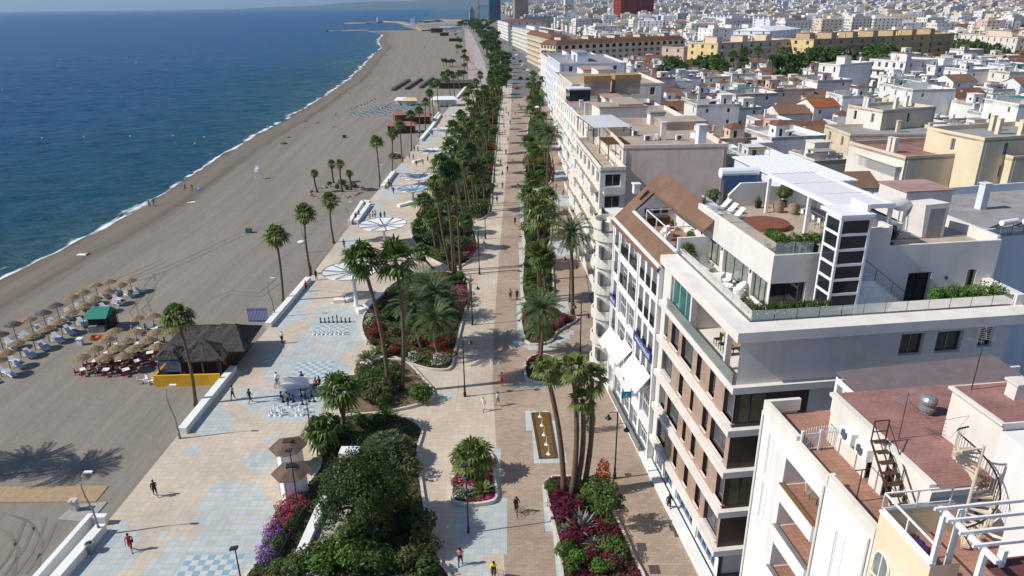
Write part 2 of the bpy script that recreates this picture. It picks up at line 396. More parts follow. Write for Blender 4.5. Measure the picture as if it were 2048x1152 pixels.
def sea_material():
    m, N, L, b = new_mat('sea_water')
    b.inputs['Roughness'].default_value = .2; b.inputs['Specular IOR Level'].default_value = .12; b.inputs['IOR'].default_value = 1.33
    tc = N.new('ShaderNodeTexCoord'); sx = N.new('ShaderNodeSeparateXYZ'); L.new(tc.outputs['Object'], sx.inputs[0])
    # metres off the beach: real water gets deeper and bluer outwards
    m1 = N.new('ShaderNodeMath'); m1.operation = 'MULTIPLY'; m1.inputs[1].default_value = -.085; L.new(sx.outputs['Y'], m1.inputs[0])
    m2 = N.new('ShaderNodeMath'); m2.operation = 'SUBTRACT'; L.new(m1.outputs[0], m2.inputs[0]); L.new(sx.outputs['X'], m2.inputs[1])
    nz0 = N.new('ShaderNodeTexNoise'); nz0.inputs['Scale'].default_value = .012; nz0.inputs['Detail'].default_value = 4; L.new(tc.outputs['Object'], nz0.inputs['Vector'])
    mr = N.new('ShaderNodeMapRange'); mr.inputs['From Min'].default_value = 62; mr.inputs['From Max'].default_value = 260; L.new(m2.outputs[0], mr.inputs[0])
    ad = N.new('ShaderNodeMath'); ad.operation = 'MULTIPLY_ADD'; ad.inputs[1].default_value = .5; L.new(nz0.outputs['Fac'], ad.inputs[0]); 
    sb = N.new('ShaderNodeMath'); sb.operation = 'SUBTRACT'; sb.inputs[1].default_value = .25; L.new(mr.outputs[0], sb.inputs[0]); L.new(sb.outputs[0], ad.inputs[2])
    cr = N.new('ShaderNodeValToRGB'); e = cr.color_ramp.elements
    e[0].position = 0; e[0].color = (.045, .145, .185, 1); e[1].position = 1; e[1].color = (.001, .083, .245, 1)
    k = e.new(.12); k.color = (.012, .11, .185, 1); k = e.new(.45); k.color = (.002, .095, .23, 1)
    L.new(ad.outputs[0], cr.inputs[0])
    # dark and light wavelets
    mp = N.new('ShaderNodeMapping'); mp.inputs['Scale'].default_value = (.13, .30, 1); mp.inputs['Rotation'].default_value = (0, 0, R(12)); L.new(tc.outputs['Object'], mp.inputs['Vector'])
    nz = N.new('ShaderNodeTexNoise'); nz.inputs['Scale'].default_value = 1; nz.inputs['Detail'].default_value = 7; nz.inputs['Roughness'].default_value = .62; L.new(mp.outputs[0], nz.inputs['Vector'])
    L.new(cr.outputs['Color'], b.inputs['Base Color'])
    mp2 = N.new('ShaderNodeMapping'); mp2.inputs['Scale'].default_value = (.03, .09, 1); L.new(tc.outputs['Object'], mp2.inputs['Vector'])
    nz2 = N.new('ShaderNodeTexNoise'); nz2.inputs['Detail'].default_value = 3; nz2.inputs['Scale'].default_value = 1; L.new(mp2.outputs[0], nz2.inputs['Vector'])
    sm = N.new('ShaderNodeMath'); sm.operation = 'MULTIPLY_ADD'; sm.inputs[1].default_value = 1.5; L.new(nz2.outputs['Fac'], sm.inputs[0]); L.new(nz.outputs['Fac'], sm.inputs[2])
    bp = N.new('ShaderNodeBump'); bp.inputs['Strength'].default_value = 1; bp.inputs['Distance'].default_value = 8.0
    L.new(sm.outputs[0], bp.inputs['Height']); L.new(bp.outputs[0], b.inputs['Normal'])
sea_material()
s = MB(); 
def spread(a, b, step, grow, end):
    out = [a+i*step for i in range(int((b-a)/step)+1)]
    while out[-1] < end: step *= grow; out.append(out[-1]+step)
    return out
xs = [-q for q in spread(60, 380, 2.0, 1.16, 60000)][::-1] + [-40, 400, 4000, 60000]; ys = [-300, 0, 60] + spread(72, 520, 2.0, 1.07, 120000); nx = len(xs)
def wave(x, y):
    if not (-900 < x < -62 and 70 < y < 1500): return SEA_Z
    k = min(1, max(.0, (-x-62)/40), (y-70)/20); q = y + .14*x
    return SEA_Z - .05 + k*(.34*noise.noise((x*.055, q*.15, 2)) + .22*noise.noise((x*.13, q*.33, 8)) + .3*noise.noise((x*.016, q*.045, 5)))
s.add([(x, y, wave(x, y)) for y in ys for x in xs], [(j*nx+i, j*nx+i+1, (j+1)*nx+i+1, (j+1)*nx+i) for j in range(len(ys)-1) for i in range(nx-1)])
struct('sea', s, 'sea_water', True)

# beach: a graded sheet from the promenade wall down under the water
def sand_material():
    m, N, L, b = new_mat('beach_sand'); b.inputs['Roughness'].default_value = .95; b.inputs['Specular IOR Level'].default_value = .15
    at = N.new('ShaderNodeAttribute'); at.attribute_name = 'shore'; tc = N.new('ShaderNodeTexCoord')
    nz = N.new('ShaderNodeTexNoise'); nz.inputs['Scale'].default_value = .11; nz.inputs['Detail'].default_value = 9; nz.inputs['Roughness'].default_value = .7; L.new(tc.outputs['Object'], nz.inputs['Vector'])
    ma = N.new('ShaderNodeMath'); ma.operation = 'MULTIPLY_ADD'; ma.inputs[1].default_value = 5.0; L.new(nz.outputs['Fac'], ma.inputs[0]); L.new(at.outputs['Fac'], ma.inputs[2])
    mr = N.new('ShaderNodeMapRange'); mr.inputs['From Min'].default_value = 0; mr.inputs['From Max'].default_value = 26; L.new(ma.outputs[0], mr.inputs[0])
    cr = N.new('ShaderNodeValToRGB'); e = cr.color_ramp.elements
    e[0].position = .06; e[0].color = (.12, .098, .078, 1); e[1].position = 1; e[1].color = (.258, .231, .198, 1)
    for p, c in ((.16, (.175, .148, .12)), (.36, (.205, .175, .143)), (.44, (.158, .132, .104)), (.54, (.228, .205, .178))): k = e.new(p); k.color = (*c, 1)
    L.new(mr.outputs[0], cr.inputs[0])
    n2 = N.new('ShaderNodeTexNoise'); n2.inputs['Scale'].default_value = .45; n2.inputs['Detail'].default_value = 8; n2.inputs['Roughness'].default_value = .75; L.new(tc.outputs['Object'], n2.inputs['Vector'])
    c2 = N.new('ShaderNodeValToRGB'); c2.color_ramp.elements[0].position = .3; c2.color_ramp.elements[1].position = .7
    c2.color_ramp.elements[0].color = (.93, .925, .92, 1); c2.color_ramp.elements[1].color = (1.03, 1.03, 1.03, 1); L.new(n2.outputs['Fac'], c2.inputs[0])
    mx = N.new('ShaderNodeMix'); mx.data_type = 'RGBA'; mx.blend_type = 'MULTIPLY'; mx.inputs['Factor'].default_value = 1
    L.new(cr.outputs['Color'], mx.inputs['A']); L.new(c2.outputs['Color'], mx.inputs['B']); L.new(mx.outputs['Result'], b.inputs['Base Color'])
    # raked and trodden bands that follow the waterline
    sy = N.new('ShaderNodeSeparateXYZ'); L.new(tc.outputs['Object'], sy.inputs[0]); cb = N.new('ShaderNodeCombineXYZ'); L.new(at.outputs['Fac'], cb.inputs[0])
    my = N.new('ShaderNodeMath'); my.operation = 'MULTIPLY'; my.inputs[1].default_value = .035; L.new(sy.outputs['Y'], my.inputs[0]); L.new(my.outputs[0], cb.inputs[1])
    n4 = N.new('ShaderNodeTexNoise'); n4.inputs['Scale'].default_value = .42; n4.inputs['Detail'].default_value = 8; n4.inputs['Roughness'].default_value = .72; L.new(cb.outputs[0], n4.inputs['Vector'])
    c4 = N.new('ShaderNodeValToRGB'); c4.color_ramp.elements[0].position = .32; c4.color_ramp.elements[1].position = .66
    c4.color_ramp.elements[0].color = (.80, .79, .77, 1); c4.color_ramp.elements[1].color = (1.06, 1.06, 1.06, 1); L.new(n4.outputs['Fac'], c4.inputs[0])
    m4 = N.new('ShaderNodeMix'); m4.data_type = 'RGBA'; m4.blend_type = 'MULTIPLY'; m4.inputs['Factor'].default_value = 1; L.new(mx.outputs['Result'], m4.inputs['A']); L.new(c4.outputs['Color'], m4.inputs['B']); L.new(m4.outputs['Result'], b.inputs['Base Color'])
    n3 = N.new('ShaderNodeTexNoise'); n3.inputs['Scale'].default_value = 1.6; n3.inputs['Detail'].default_value = 5; L.new(tc.outputs['Object'], n3.inputs['Vector'])
    bp = N.new('ShaderNodeBump'); bp.inputs['Strength'].default_value = .6; bp.inputs['Distance'].default_value = .12; L.new(n3.outputs['Fac'], bp.inputs['Height']); L.new(bp.outputs[0], b.inputs['Normal'])
sand_material()
ys = [-60 + i*4 for i in range(100)] + [340 + i*15 for i in range(60)] + [1240+i*40 for i in range(30)]
ys = [y for y in ys if y < SH[-1][0]]
SS = [-.12, -.04, -.015, 0, .015, .04, .08, .14, .25, .4, .6, .8, 1.0]
bv, bf, att = [], [], []
def beach_z(x, y):
    xs_, xi = interp(SH, y), EDGE_X(y)
    t = (x-xs_)/max(8, (xi-xs_))
    return (-1.0 + 0.0) + (t*9 if t < 0 else min(.72, 9*t*.72/.9 if t < .09 else .72)) + max(0, t-.09)*.10
for y in ys:
    xs_, xi = interp(SH, y), EDGE_X(y)
    for t in SS:
        x = xs_ + (xi-xs_)*t; bv.append((x, y, beach_z(x, y))); att.append((xi-xs_)*t)
n = len(SS)
for j in range(len(ys)-1):
    for i in range(n-1): bf.append((j*n+i, j*n+i+1, (j+1)*n+i+1, (j+1)*n+i))
s = MB(); s.add(bv, bf); beach = struct('beach', s, 'beach_sand', True)
a = beach.data.attributes.new('shore', 'FLOAT', 'POINT'); a.data.foreach_set('value', att)

# foam along the water's edge
def foam_material():
    m, N, L, b = new_mat('sea_foam_white'); b.inputs['Base Color'].default_value = (.80, .82, .84, 1); b.inputs['Roughness'].default_value = .8
    at = N.new('ShaderNodeAttribute'); at.attribute_name = 'edge'; tc = N.new('ShaderNodeTexCoord')
    mp = N.new('ShaderNodeMapping'); mp.inputs['Scale'].default_value = (.42, .11, 1); L.new(tc.outputs['Object'], mp.inputs[0])
    nz = N.new('ShaderNodeTexNoise'); nz.inputs['Scale'].default_value = 1; nz.inputs['Detail'].default_value = 8; nz.inputs['Roughness'].default_value = .7; L.new(mp.outputs[0], nz.inputs['Vector'])
    ma = N.new('ShaderNodeMath'); ma.operation = 'ADD'; L.new(at.outputs['Fac'], ma.inputs[0]); L.new(nz.outputs['Fac'], ma.inputs[1])
    mr = N.new('ShaderNodeMapRange'); mr.inputs['From Min'].default_value = .96; mr.inputs['From Max'].default_value = 1.14; L.new(ma.outputs[0], mr.inputs[0])
    L.new(mr.outputs[0], b.inputs['Alpha'])
foam_material()
fv, ff, fa = [], [], []
for y in [-40 + i*1.5 for i in range(400)] + [560+i*8 for i in range(240)]:
    if y > SH[-1][0]-5: break
    x0 = interp(SH, y) + 1.4*(noise.noise((0, y*.045, 3)) + .5*noise.noise((0, y*.15, 5)))
    w = (1.0 + 1.1*noise.noise((1, y*.03, 9))) * (1 + y*.0026)
    for t, v in ((-5.2, 0), (-3.8, .40), (-2.6, .16), (-1.1, .40), (-.2, .60), (.3, .46), (.7, 0)): fv.append((x0 + w*t, y, SEA_Z+.03+max(0, t)*.3)); fa.append(v)
n = 7
ff = [(j*n+i, j*n+i+1, (j+1)*n+i+1, (j+1)*n+i) for j in range(len(fv)//n-1) for i in range(n-1)]
s = MB(); s.add(fv, ff); foam = struct('shore_foam', s, 'sea_foam_white')
foam['kind'] = 'stuff'
a = foam.data.attributes.new('edge', 'FLOAT', 'POINT'); a.data.foreach_set('value', fa)

# the land the town stands on
G0 = -.10
land = [Vector((x, y, G0)) for y, x in edge] + [P(*p, G0) for p in [(880,67),(845,64),(800,52),(850,45),(900,42),(950,41),(985,35),(1000,27),(1040,19.5)]]
land += [Vector((1500, 9000, G0)), Vector((16000, 12000, G0)), Vector((16000, -200, G0)), Vector((-35.2, -200, G0))]
s = MB(); s.poly(land); struct('town_ground', s, 'town_ground')

# promenade paving
brickmat('beige_tiles', srgb(206,192,174), srgb(196,181,163), srgb(185,170,153), .62, .62, 0, .02, .8, .25)
brickmat('brick_pavers', srgb(178,160,142), srgb(164,144,128), srgb(152,134,118), .6, .3, .5, .02, .85, .30)
brickmat('blue_tiles', srgb(174,183,182), srgb(192,195,192), srgb(160,171,172), .62, .62, 0, .02, .8, .15)
bl = [Vector((15.2, -40, 0)), Vector((14.6, 41, 0)), Vector((11.2, 68, 0)), Vector((11.3, 95, 0)), P(1130,300), P(1108,215), P(1096,165)]
left = [Vector((x, y, 0)) for y, x in edge if y < 425]
mid = [P(1014,1300), P(1010,1152), P(996,940), P(985,770), P(989,640), P(999,500), P(1008,400), P(1016,300), P(1022,220), P(1024,168)]
s = MB(); s.prism([(p.x, p.y) for p in left + [P(940,168)] + mid[::-1]], -1.2, 0); struct('promenade_paving', s, 'beige_tiles')
s = MB(); s.prism([(p.x, p.y) for p in mid + bl[::-1]], -1.2, -.002); struct('brick_paving', s, 'brick_pavers')
def flat(name, m, pts, z=.004):
    s = MB(); s.poly([Vector((p.x, p.y, z)) for p in pts]); return struct(name, s, m)
flat('far_promenade', 'pink_paving', [P(*p) for p in [(937,178),(960,178),(955,140),(949,110),(942,75),(935,58),(928,55),(930,75),(933,110),(936,140)]])
flat('pale_pavement', 'pale_pavement', [P(*p) for p in [(960,178),(985,178),(968,120),(955,90),(945,70),(937,58),(935,58),(942,75),(949,110),(955,140)]])
flat('road', 'asphalt', [P(*p) for p in [(1022,192),(1096,192),(1092,165),(1072,143),(1052,118),(1034,100),(1020,78),(1006,58),(998,58),(1004,75),(1013,95),(1024,118),(1028,140),(1026,165)]], .02)
flat('side_street', 'asphalt', [P(*p) for p in [(1090,192),(1460,196),(1700,205),(2048,215),(2048,204),(1700,196),(1420,187),(1092,172)]], .016)
flat('lawn', 'lawn_leaf', [P(*p) for p in [(1072,196),(1098,196),(1098,180),(1080,180)]], .05)
s = MB(); s.box(.0, .0, 0, 1, 1, .005)

# pale blue tiles laid in stepped patches on the beige promenade
CELL = .62
blobs = [(470,1035,112,72),(425,1112,150,62),(245,1090,45,42),(205,1140,60,40),(425,838,66,36),(505,800,62,30),(625,738,98,50),(600,806,85,40),(665,655,80,48),(555,622,62,42),
         (598,582,44,26),(742,425,42,27),(520,925,32,20),(335,1150,60,40),(965,1060,58,78),(925,1135,66,40),(890,790,34,12),(778,372,26,28),(850,268,30,28),
         (690,482,34,14),(800,340,24,10),(905,215,16,8),(560,880,26,12),(385,905,20,12)]
rects = [[(1050,822),(1100,822),(1132,928),(1072,928)],[(1083,965),(1096,965),(1130,1152),(1112,1152)],[(1040,500),(1047,500),(1047,690),(1040,690)],[(1042,690),(1105,690),(1105,698),(1042,698)],
         [(1040,765),(1115,768),(1115,775),(1040,775)],[(1040,380),(1049,380),(1049,495),(1040,495)],[(1110,282),(1145,282),(1145,298),(1110,298)],[(1106,340),(1142,340),(1142,358),(1106,358)],
         [(1103,390),(1150,390),(1150,412),(1103,412)],[(1105,480),(1150,480),(1150,512),(1105,512)],[(1108,608),(1140,600),(1140,622),(1118,630)],[(1098,688),(1150,655),(1152,665),(1104,698)],
         [(986,900),(1000,900),(1012,1050),(996,1050)],[(1030,600),(1042,600),(1042,690),(1030,690)]]
def inpoly(x, y, pl):
    c = False
    for i in range(len(pl)):
        (x0, y0), (x1, y1) = pl[i-1][:2], pl[i][:2]
        if (y0 > y) != (y1 > y) and x < (x1-x0)*(y-y0)/(y1-y0)+x0: c = not c
    return c
s = MB(); s2 = MB()
for j in range(int(36/CELL), int(340/CELL)):
    y = j*CELL
    for i in range(int(-36/CELL), int(26/CELL)):
        x = i*CELL; px, py, _ = proj((x+CELL/2, y+CELL/2, 0)); hit = False
        for cx, cy, rx, ry in blobs:
            d = ((px-cx)/rx)**2 + ((py-cy)/ry)**2
            if d < 1.8 and d + .8*noise.noise((x*.16, y*.16, 1.7)) + .4*noise.noise((x*.5, y*.5, 4)) + rnd.uniform(-.22, .22) < .78: hit = True; break
        if not hit: hit = any(inpoly(px, py, r) for r in rects)
        if hit and rnd.random() < .97 and x > EDGE_X(y)+.2:
            s.quad((x, y, .004), (x+CELL, y, .004), (x+CELL, y+CELL, .004), (x, y+CELL, .004))
struct('blue_paving', s, 'blue_tiles')
# darker drains, covers and grates set in the brick paving
def cover(px, py, w, d, label, m='concrete'):
    p = P(px, py); s = MB(); s.box(-w/2, -d/2, 0, w/2, d/2, .012)
    for k in range(3): s.box(-w/2+.05, -d/2+d*(k+.6)/4, .012, w/2-.05, -d/2+d*(k+.9)/4, .016)
    o = s.build('manhole_cover', m); o.location = (p.x, p.y, .004); return tag(o, label, 'manhole cover', 'covers set in the brick paving')
brickmat('cover_iron', (.13, .10, .09), (.10, .085, .08), (.06, .05, .05), .2, .2, 0, .03)
cs = [cover(px, py, w, d, 'x', 'cover_iron') for px, py, w, d in [(1283,1094,.75,.9),(1309,1139,.8,.9),(1348,1056,.7,.7),(1357,1068,.7,.7),(1319,963,.8,.7),(1233,788,.8,.8),(1240,803,.8,.8),(1228,777,.6,.6),(1256,949,.6,.4),(1150,805,.7,.6)]]
rank(cs, 'dark iron cover set flush in the brick paving beside the shops, %s')
# wheel tracks pressed into the sand
s = MB()
for trk in ([(270,560),(330,538),(400,508),(470,474),(500,462),(600,438),(700,420)],[(300,575),(290,600),(270,622),(288,642),(320,652),(345,650)],[(300,560),(320,545),(300,570),(282,600),(290,628),(310,640)],[(0,700),(60,660),(140,610),(250,555),(330,520)],
            [(10,1150),(40,1110),(60,1070),(70,1040)],[(30,1150),(70,1095),(90,1050)],[(0,1040),(40,1055),(60,1090),(50,1150)],[(430,600),(460,585),(520,590),(560,560)]):
    pts = [P(*p, -.2) for p in trk]; 
    for off in (-.8, .8):
        q = []
        for i in range(len(pts)):
            d = (pts[min(i+1, len(pts)-1)]-pts[max(i-1, 0)]).normalized(); nn = Vector((-d.y, d.x, 0)); q.append((pts[i]+nn*off, nn))
        for (a0, n0), (a1, n1) in zip(q, q[1:]):
            k = max(2, int((a1-a0).length/2))
            for t in range(k):
                u0, u1 = t/k, (t+1)/k; A0 = a0.lerp(a1, u0); A1 = a0.lerp(a1, u1)
                vs = []
                for pp, sg in ((A0-n0*.13, 0), (A0+n0*.13, 0), (A1+n1*.13, 0), (A1-n1*.13, 0)): vs.append((pp.x, pp.y, beach_z(pp.x, pp.y)+.02))
                s.quad(*vs)
mat('track_sand', (.192, .172, .15), .95, .2, .5)
struct('tyre_tracks', s, 'track_sand')
# wooden walkway laid on the sand
s = MB(); a0, a1 = P(-40,990,-.2), P(205,988,-.2); k = 90
for i in range(k):
    x0 = a0.x+(a1.x-a0.x)*i/k; x1 = a0.x+(a1.x-a0.x)*(i+.9)/k; y = a0.y+(a1.y-a0.y)*i/k; s.box(x0, y-1.1, -.30, x1, y+1.1, -.13)
tag(s.build('boardwalk', 'pale_wood'), 'flat boardwalk of pale planks laid across the sand to promenade', 'boardwalk')
s = MB(); q = [P(*p, -.2) for p in [(115,1040),(150,1010),(215,1005),(180,1045)]]; s.prism([(p.x, p.y) for p in q], -.4, -.12); struct('shower_slab', s, 'concrete')

# distant hills and coast across the bay
def ridge(name, pts, dist, depth, m):
    s = MB(); vs = []; k = len(pts)
    for (px, py) in pts:
        d = ray(px, py); t = dist/d.y; top = Vector((d.x*t, dist, HC+d.z*t))
        vs += [(top.x, dist-depth, -2), (top.x, dist-depth*.45, top.z*.55), tuple(top), (top.x, dist+depth, -2)]
    s.add(vs, [(i*4+j, (i+1)*4+j, (i+1)*4+j+1, i*4+j+1) for i in range(k-1) for j in range(3)])
    return struct(name, s, m, True)
mat('far_hill', (.075, .085, .08), .95, .5, .0012, rgb2=(.045, .06, .06))
hp = [(500,17),(560,13)]
for i in range(62):
    x = 570+i*36; hp.append((x, 10 - 16*min(1, (x-570)/420) - .0117*(x-1000)*.4 + 6*noise.noise((x*.006, 2, 1)) + 2.5*noise.noise((x*.03, 5, 1))))
ridge('hills', hp, 22000, 3500, 'far_hill')
hp = []
for i in range(50):
    x = 960+i*34; hp.append((x, 8.5 - .012*(x-1000) - 4*min(1, (x-960)/500) + 3*noise.noise((x*.01, 8, 1))))
ridge('hills', hp, 9500, 1500, 'far_hill')
hill_z = lambda y: 0 if y < 1500 else (y-1500)*.0125
s = MB(); s.quad((30,1500,-.05), (9000,1500,-.05), (12000,8000,hill_z(8000)), (60,8000,hill_z(8000))); s.quad((30,1500,-.05), (60,8000,hill_z(8000)), (60,8000,-.2), (30,1500,-.2)); struct('hillside', s, 'town_ground')
# ------------------------------------------------------------------ plants
def fan_crown(mb, rng, n=26, rad=1.1, pet=.95, droop=1.0, lo=-.75, hi=1.45, blades=11):
    for i in range(n):
        az = i*2.39996 + rng.uniform(-.25, .25); t = (i+.5)/n
        el = lo + (hi-lo)*t**.8 + rng.uniform(-.12, .12)
        d = Vector((math.cos(az)*math.cos(el), math.sin(az)*math.cos(el), math.sin(el)))
        side = Vector((-math.sin(az), math.cos(az), 0)); up = side.cross(d)*-1
        if up.z < 0: up = -up
        L = pet*rng.uniform(.8, 1.15); c = d*L - Vector((0, 0, .12*L*math.cos(el)))
        mb.bar((0, 0, 0), c, .035, .02)
        rr = rad*rng.uniform(.85, 1.12)
        for k in range(blades):
            a = (k/(blades-1)-.5)*4.0; dd = (d*math.cos(a) + side*math.sin(a)).normalized()
            nrm = dd.cross(up).normalized(); l = rr*(1-.28*abs(a)/2)
            w = rr*.095
            m = c + dd*l*.58 + up*.05; tip = c + dd*l - Vector((0, 0, 1))*l*.30*droop*rng.uniform(.5, 1.3)
            mb.add((c, m-nrm*w, tip, m+nrm*w), ((0, 1, 2, 3),))
def feather_crown(mb, rng, n=40, L=2.8, lo=-.5, hi=1.4, leaf=.55, segs=8, arch=1.0):
    for i in range(n):
        az = i*2.39996 + rng.uniform(-.2, .2); t = (i+.5)/n; el = lo+(hi-lo)*t**.9 + rng.uniform(-.1, .1)
        h = Vector((math.cos(az), math.sin(az), 0)); side = Vector((-h.y, h.x, 0)); l = L*rng.uniform(.85, 1.1)
        pts = []
        p = Vector((0, 0, 0)); e = el
        for k in range(segs+1):
            pts.append(p.copy()); p = p + (h*math.cos(e)+Vector((0, 0, math.sin(e))))*l/segs; e -= arch*(.06+.20*k/segs)*rng.uniform(.8, 1.2)
        mb.tube(pts, [.035*(1-.8*k/segs) for k in range(segs+1)], 3)
        for k in range(1, segs):
            d = (pts[k+1]-pts[k]).normalized()
            for j in range(3):
                q = pts[k].lerp(pts[k+1], j/3)
                ll = leaf*(1-.55*abs(k/segs-.45))*rng.uniform(.85, 1.15)
                for sg in (-1, 1):
                    dr = (side*sg*.8 + d*.55 + Vector((0, 0, .18))).normalized()
                    tip = q + dr*ll - Vector((0, 0, .16*ll)); w = d*.045
                    mb.add((q-w, q+dr*ll*.5-w*1.2, tip, q+dr*ll*.5+w*1.2), ((0, 1, 2, 3),))
def leaf_cards(mb, rng, n, c, r, size, mi=0, lobes=6, flat=.0, shell=.45):
    c = Vector(c); lob = [(Vector((rng.gauss(0, 1), rng.gauss(0, 1), rng.gauss(0, .8))).normalized(), rng.uniform(.65, 1.1)) for _ in range(lobes)]
    for _ in range(n):
        u = Vector((rng.gauss(0, 1), rng.gauss(0, 1), rng.gauss(0, 1))).normalized()
        k = max([l*max(0, u.dot(d))**1.5 for d, l in lob] + [.55]) if lobes else 1
        k *= shell + (1-shell)*rng.random()**.5
        p = c + Vector((u.x*r[0]*k, u.y*r[1]*k, u.z*r[2]*k))
        nn = (u + Vector((rng.gauss(0, .6), rng.gauss(0, .6), rng.gauss(0, .6)+.35))).normalized()
        a = nn.orthogonal().normalized(); a.rotate(Matrix.Rotation(rng.random()*6.28, 3, nn)); b = nn.cross(a)
        s = size*rng.uniform(.6, 1.3)
        mb.add((p-a*s, p-b*s*.45, p+a*s, p+b*s*.45), ((0, 1, 2, 3),), mi)
# shared crowns
def shared(name, fn, mats, smooth=False):
    b = MB(); fn(b); return b.mesh(name, mats)
rg = random.Random(3)
FANC = [shared('crown', lambda b: fan_crown(b, rg, 25+3*(k % 3), 1.15, .95, .8+.3*k, -.85+.12*k), 'palm_leaf') for k in range(5)]
FANL = [shared('crown', lambda b: fan_crown(b, rg, 24+3*k, 1.15, 1.0, 1.0+.3*k, -.8+.12*k), 'palm_leaf_light') for k in range(4)]
FANS = [shared('crown', lambda b: fan_crown(b, rg, 15, 1.35, 1.0, 1.2+.3*k, -.75, 1.4, 13), 'palm_leaf_light') for k in range(4)]
SKIRT = [shared('dead_fronds', lambda b: fan_crown(b, rg, 18, .85, .75, .6, -1.5, -.85, 7), 'dead_frond') for _ in range(2)]
FEAT = [shared('crown', lambda b: feather_crown(b, rg, 46, 3.0, -.55, 1.4), 'feather_leaf') for _ in range(3)]
SKIRTF = shared('dead_fronds', lambda b: feather_crown(b, rg, 14, 2.0, -1.3, -.7, .3), 'dead_frond')
def trunk_mesh(B, T, r0, r1, bend, segs=9):
    s = MB(); d = T-B; sd = Vector((d.y, -d.x, 0)); pts = []; rad = []
    for k in range(segs+1):
        t = k/segs; p = d*t; off = math.sin(PI*t)*bend
        pts.append(Vector((p.x+off, p.y, p.z))); rad.append(r0*(1.5 if k == 0 else 1)*(1-t)+r1*t + .012*(k % 2))
    s.tube(pts, rad, 8); return s
PALMS = {}
def palm(base, crown, kind='fan', label='palm', group='palms', scale=1.0, r=.17, bend=None, skirt=.7, name='fan_palm', z=0.0):
    B = P(*base, z) if not isinstance(base, Vector) else base
    T = top_of(B, *crown) if not isinstance(crown, (int, float)) else B + Vector((0, 0, crown))
    t = thing(name, label, 'palm tree', B, 0, group)
    trunk_mesh(B, T, r, r*.72, rnd.uniform(-.3, .3) if bend is None else bend).build('trunk', 'palm_bark', t, True)
    me = rnd.choice({'fan': FANC, 'light': FANL, 'sparse': FANS, 'feather': FEAT}[kind])
    c = link('crown', me, t, T-B); c.scale = (scale,)*3; c.rotation_euler = (rnd.uniform(-.1, .1), rnd.uniform(-.1, .1), rnd.random()*6.28)
    if rnd.random() < skirt:
        k = link('dead_fronds', SKIRTF if kind == 'feather' else rnd.choice(SKIRT), t, T-B-Vector((0, 0, .15))); k.scale = (scale*.9,)*3; k.rotation_euler = (0, 0, rnd.random()*6)
    PALMS.setdefault(group, []).append(t)
    return t
def ground_y(p): return p
# --- palms standing in the sand along the promenade wall
for b, c, sc in [((392,812),(355,640),1.12),((567,605),(552,473),1.12),((622,552),(608,428),1.1),((668,487),(660,402),1.05),((760,375),(752,285),1.08),((785,350),(785,268),1.05),
             ((805,326),(800,252),1.0),((823,303),(822,230),1.0),((838,283),(838,222),1.0),((851,266),(851,205),1.0),((862,250),(859,186),1.0),((868,232),(864,172),1.0),((878,222),(874,165),1.0),((903,204),(893,160),1),((909,196),(906,154),1),((921,182),(915,150),1)]:
    palm(b, c, 'light' if b[1] > 320 else 'fan', 'x', 'fan palms in the sand along the promenade wall', sc, .19, z=-.25, skirt=.45)
rank(PALMS['fan palms in the sand along the promenade wall'], 'tall slim fan palm rooted in the sand beside the promenade edge, %s')
for k, (sx, sy, hh_) in enumerate([(150, 935, 11.5), (45, 925, 10.5), (-75, 965, 12)]):       # their shadows fall on the near sand
    q = P(sx, sy, -.25); L_ = hh_/math.tan(R(SUN_EL)); palm(Vector((q.x-L_*math.sin(R(SHADOW_HEAD)), q.y-L_*math.cos(R(SHADOW_HEAD)), -.25)), hh_, 'feather', 'tall feather palm far left on the sand casting a star of shadow', 'palms left of the view', 1.1, .2, name='feather_palm', skirt=0)
# --- short palms with brown skirts on the rocky island
for b, c, sc in [((635,385),(628,347),.62),((667,366),(663,328),.7),((685,384),(680,328),.72),((702,380),(698,347),.6)]:
    palm(b, c, 'light', 'x', 'shaggy palms on the rock island', sc, .24, skirt=1, z=-.25)
rank(PALMS['shaggy palms on the rock island'], 'short shaggy palm with brown skirt in the ring of rocks on beach, %s', 'left')
# --- palms in the long beds left of the path
L1 = [((778,788),(724,520),1.3),((803,785),(791,520),1.42),((683,872),(680,782),1.25),((640,905),(642,868),1.15)]
for b, c, sc in L1[:2]: palm(b, c, 'fan', 'x', 'two tall palms over the red bed', sc, .24, skirt=.9, bend=.5)
rank(PALMS['two tall palms over the red bed'], 'tall fan palm rising over the kerbed bed beside the chess boards, %s', 'left')
for b, c, sc in L1[2:]: palm(b, c, 'fan', 'x', 'squat palms by the kiosks', sc, .26, skirt=.5)
rank(PALMS['squat palms by the kiosks'], 'squat bushy fan palm in the garden behind the brown roofed kiosks, %s')
for b, c, sc in [((858,690),(866,590),1.15),((905,690),(893,612),1.05),((845,700),(828,612),1.1),((880,720),(870,640),1.0),((838,640),(850,570),1.05)]:
    palm(b, c, 'feather', 'x', 'arching feather palms in the red bed', sc, .26, name='feather_palm')
rank(PALMS['arching feather palms in the red bed'], 'feather palm with long arching fronds in the red flowered bed, %s', 'left')
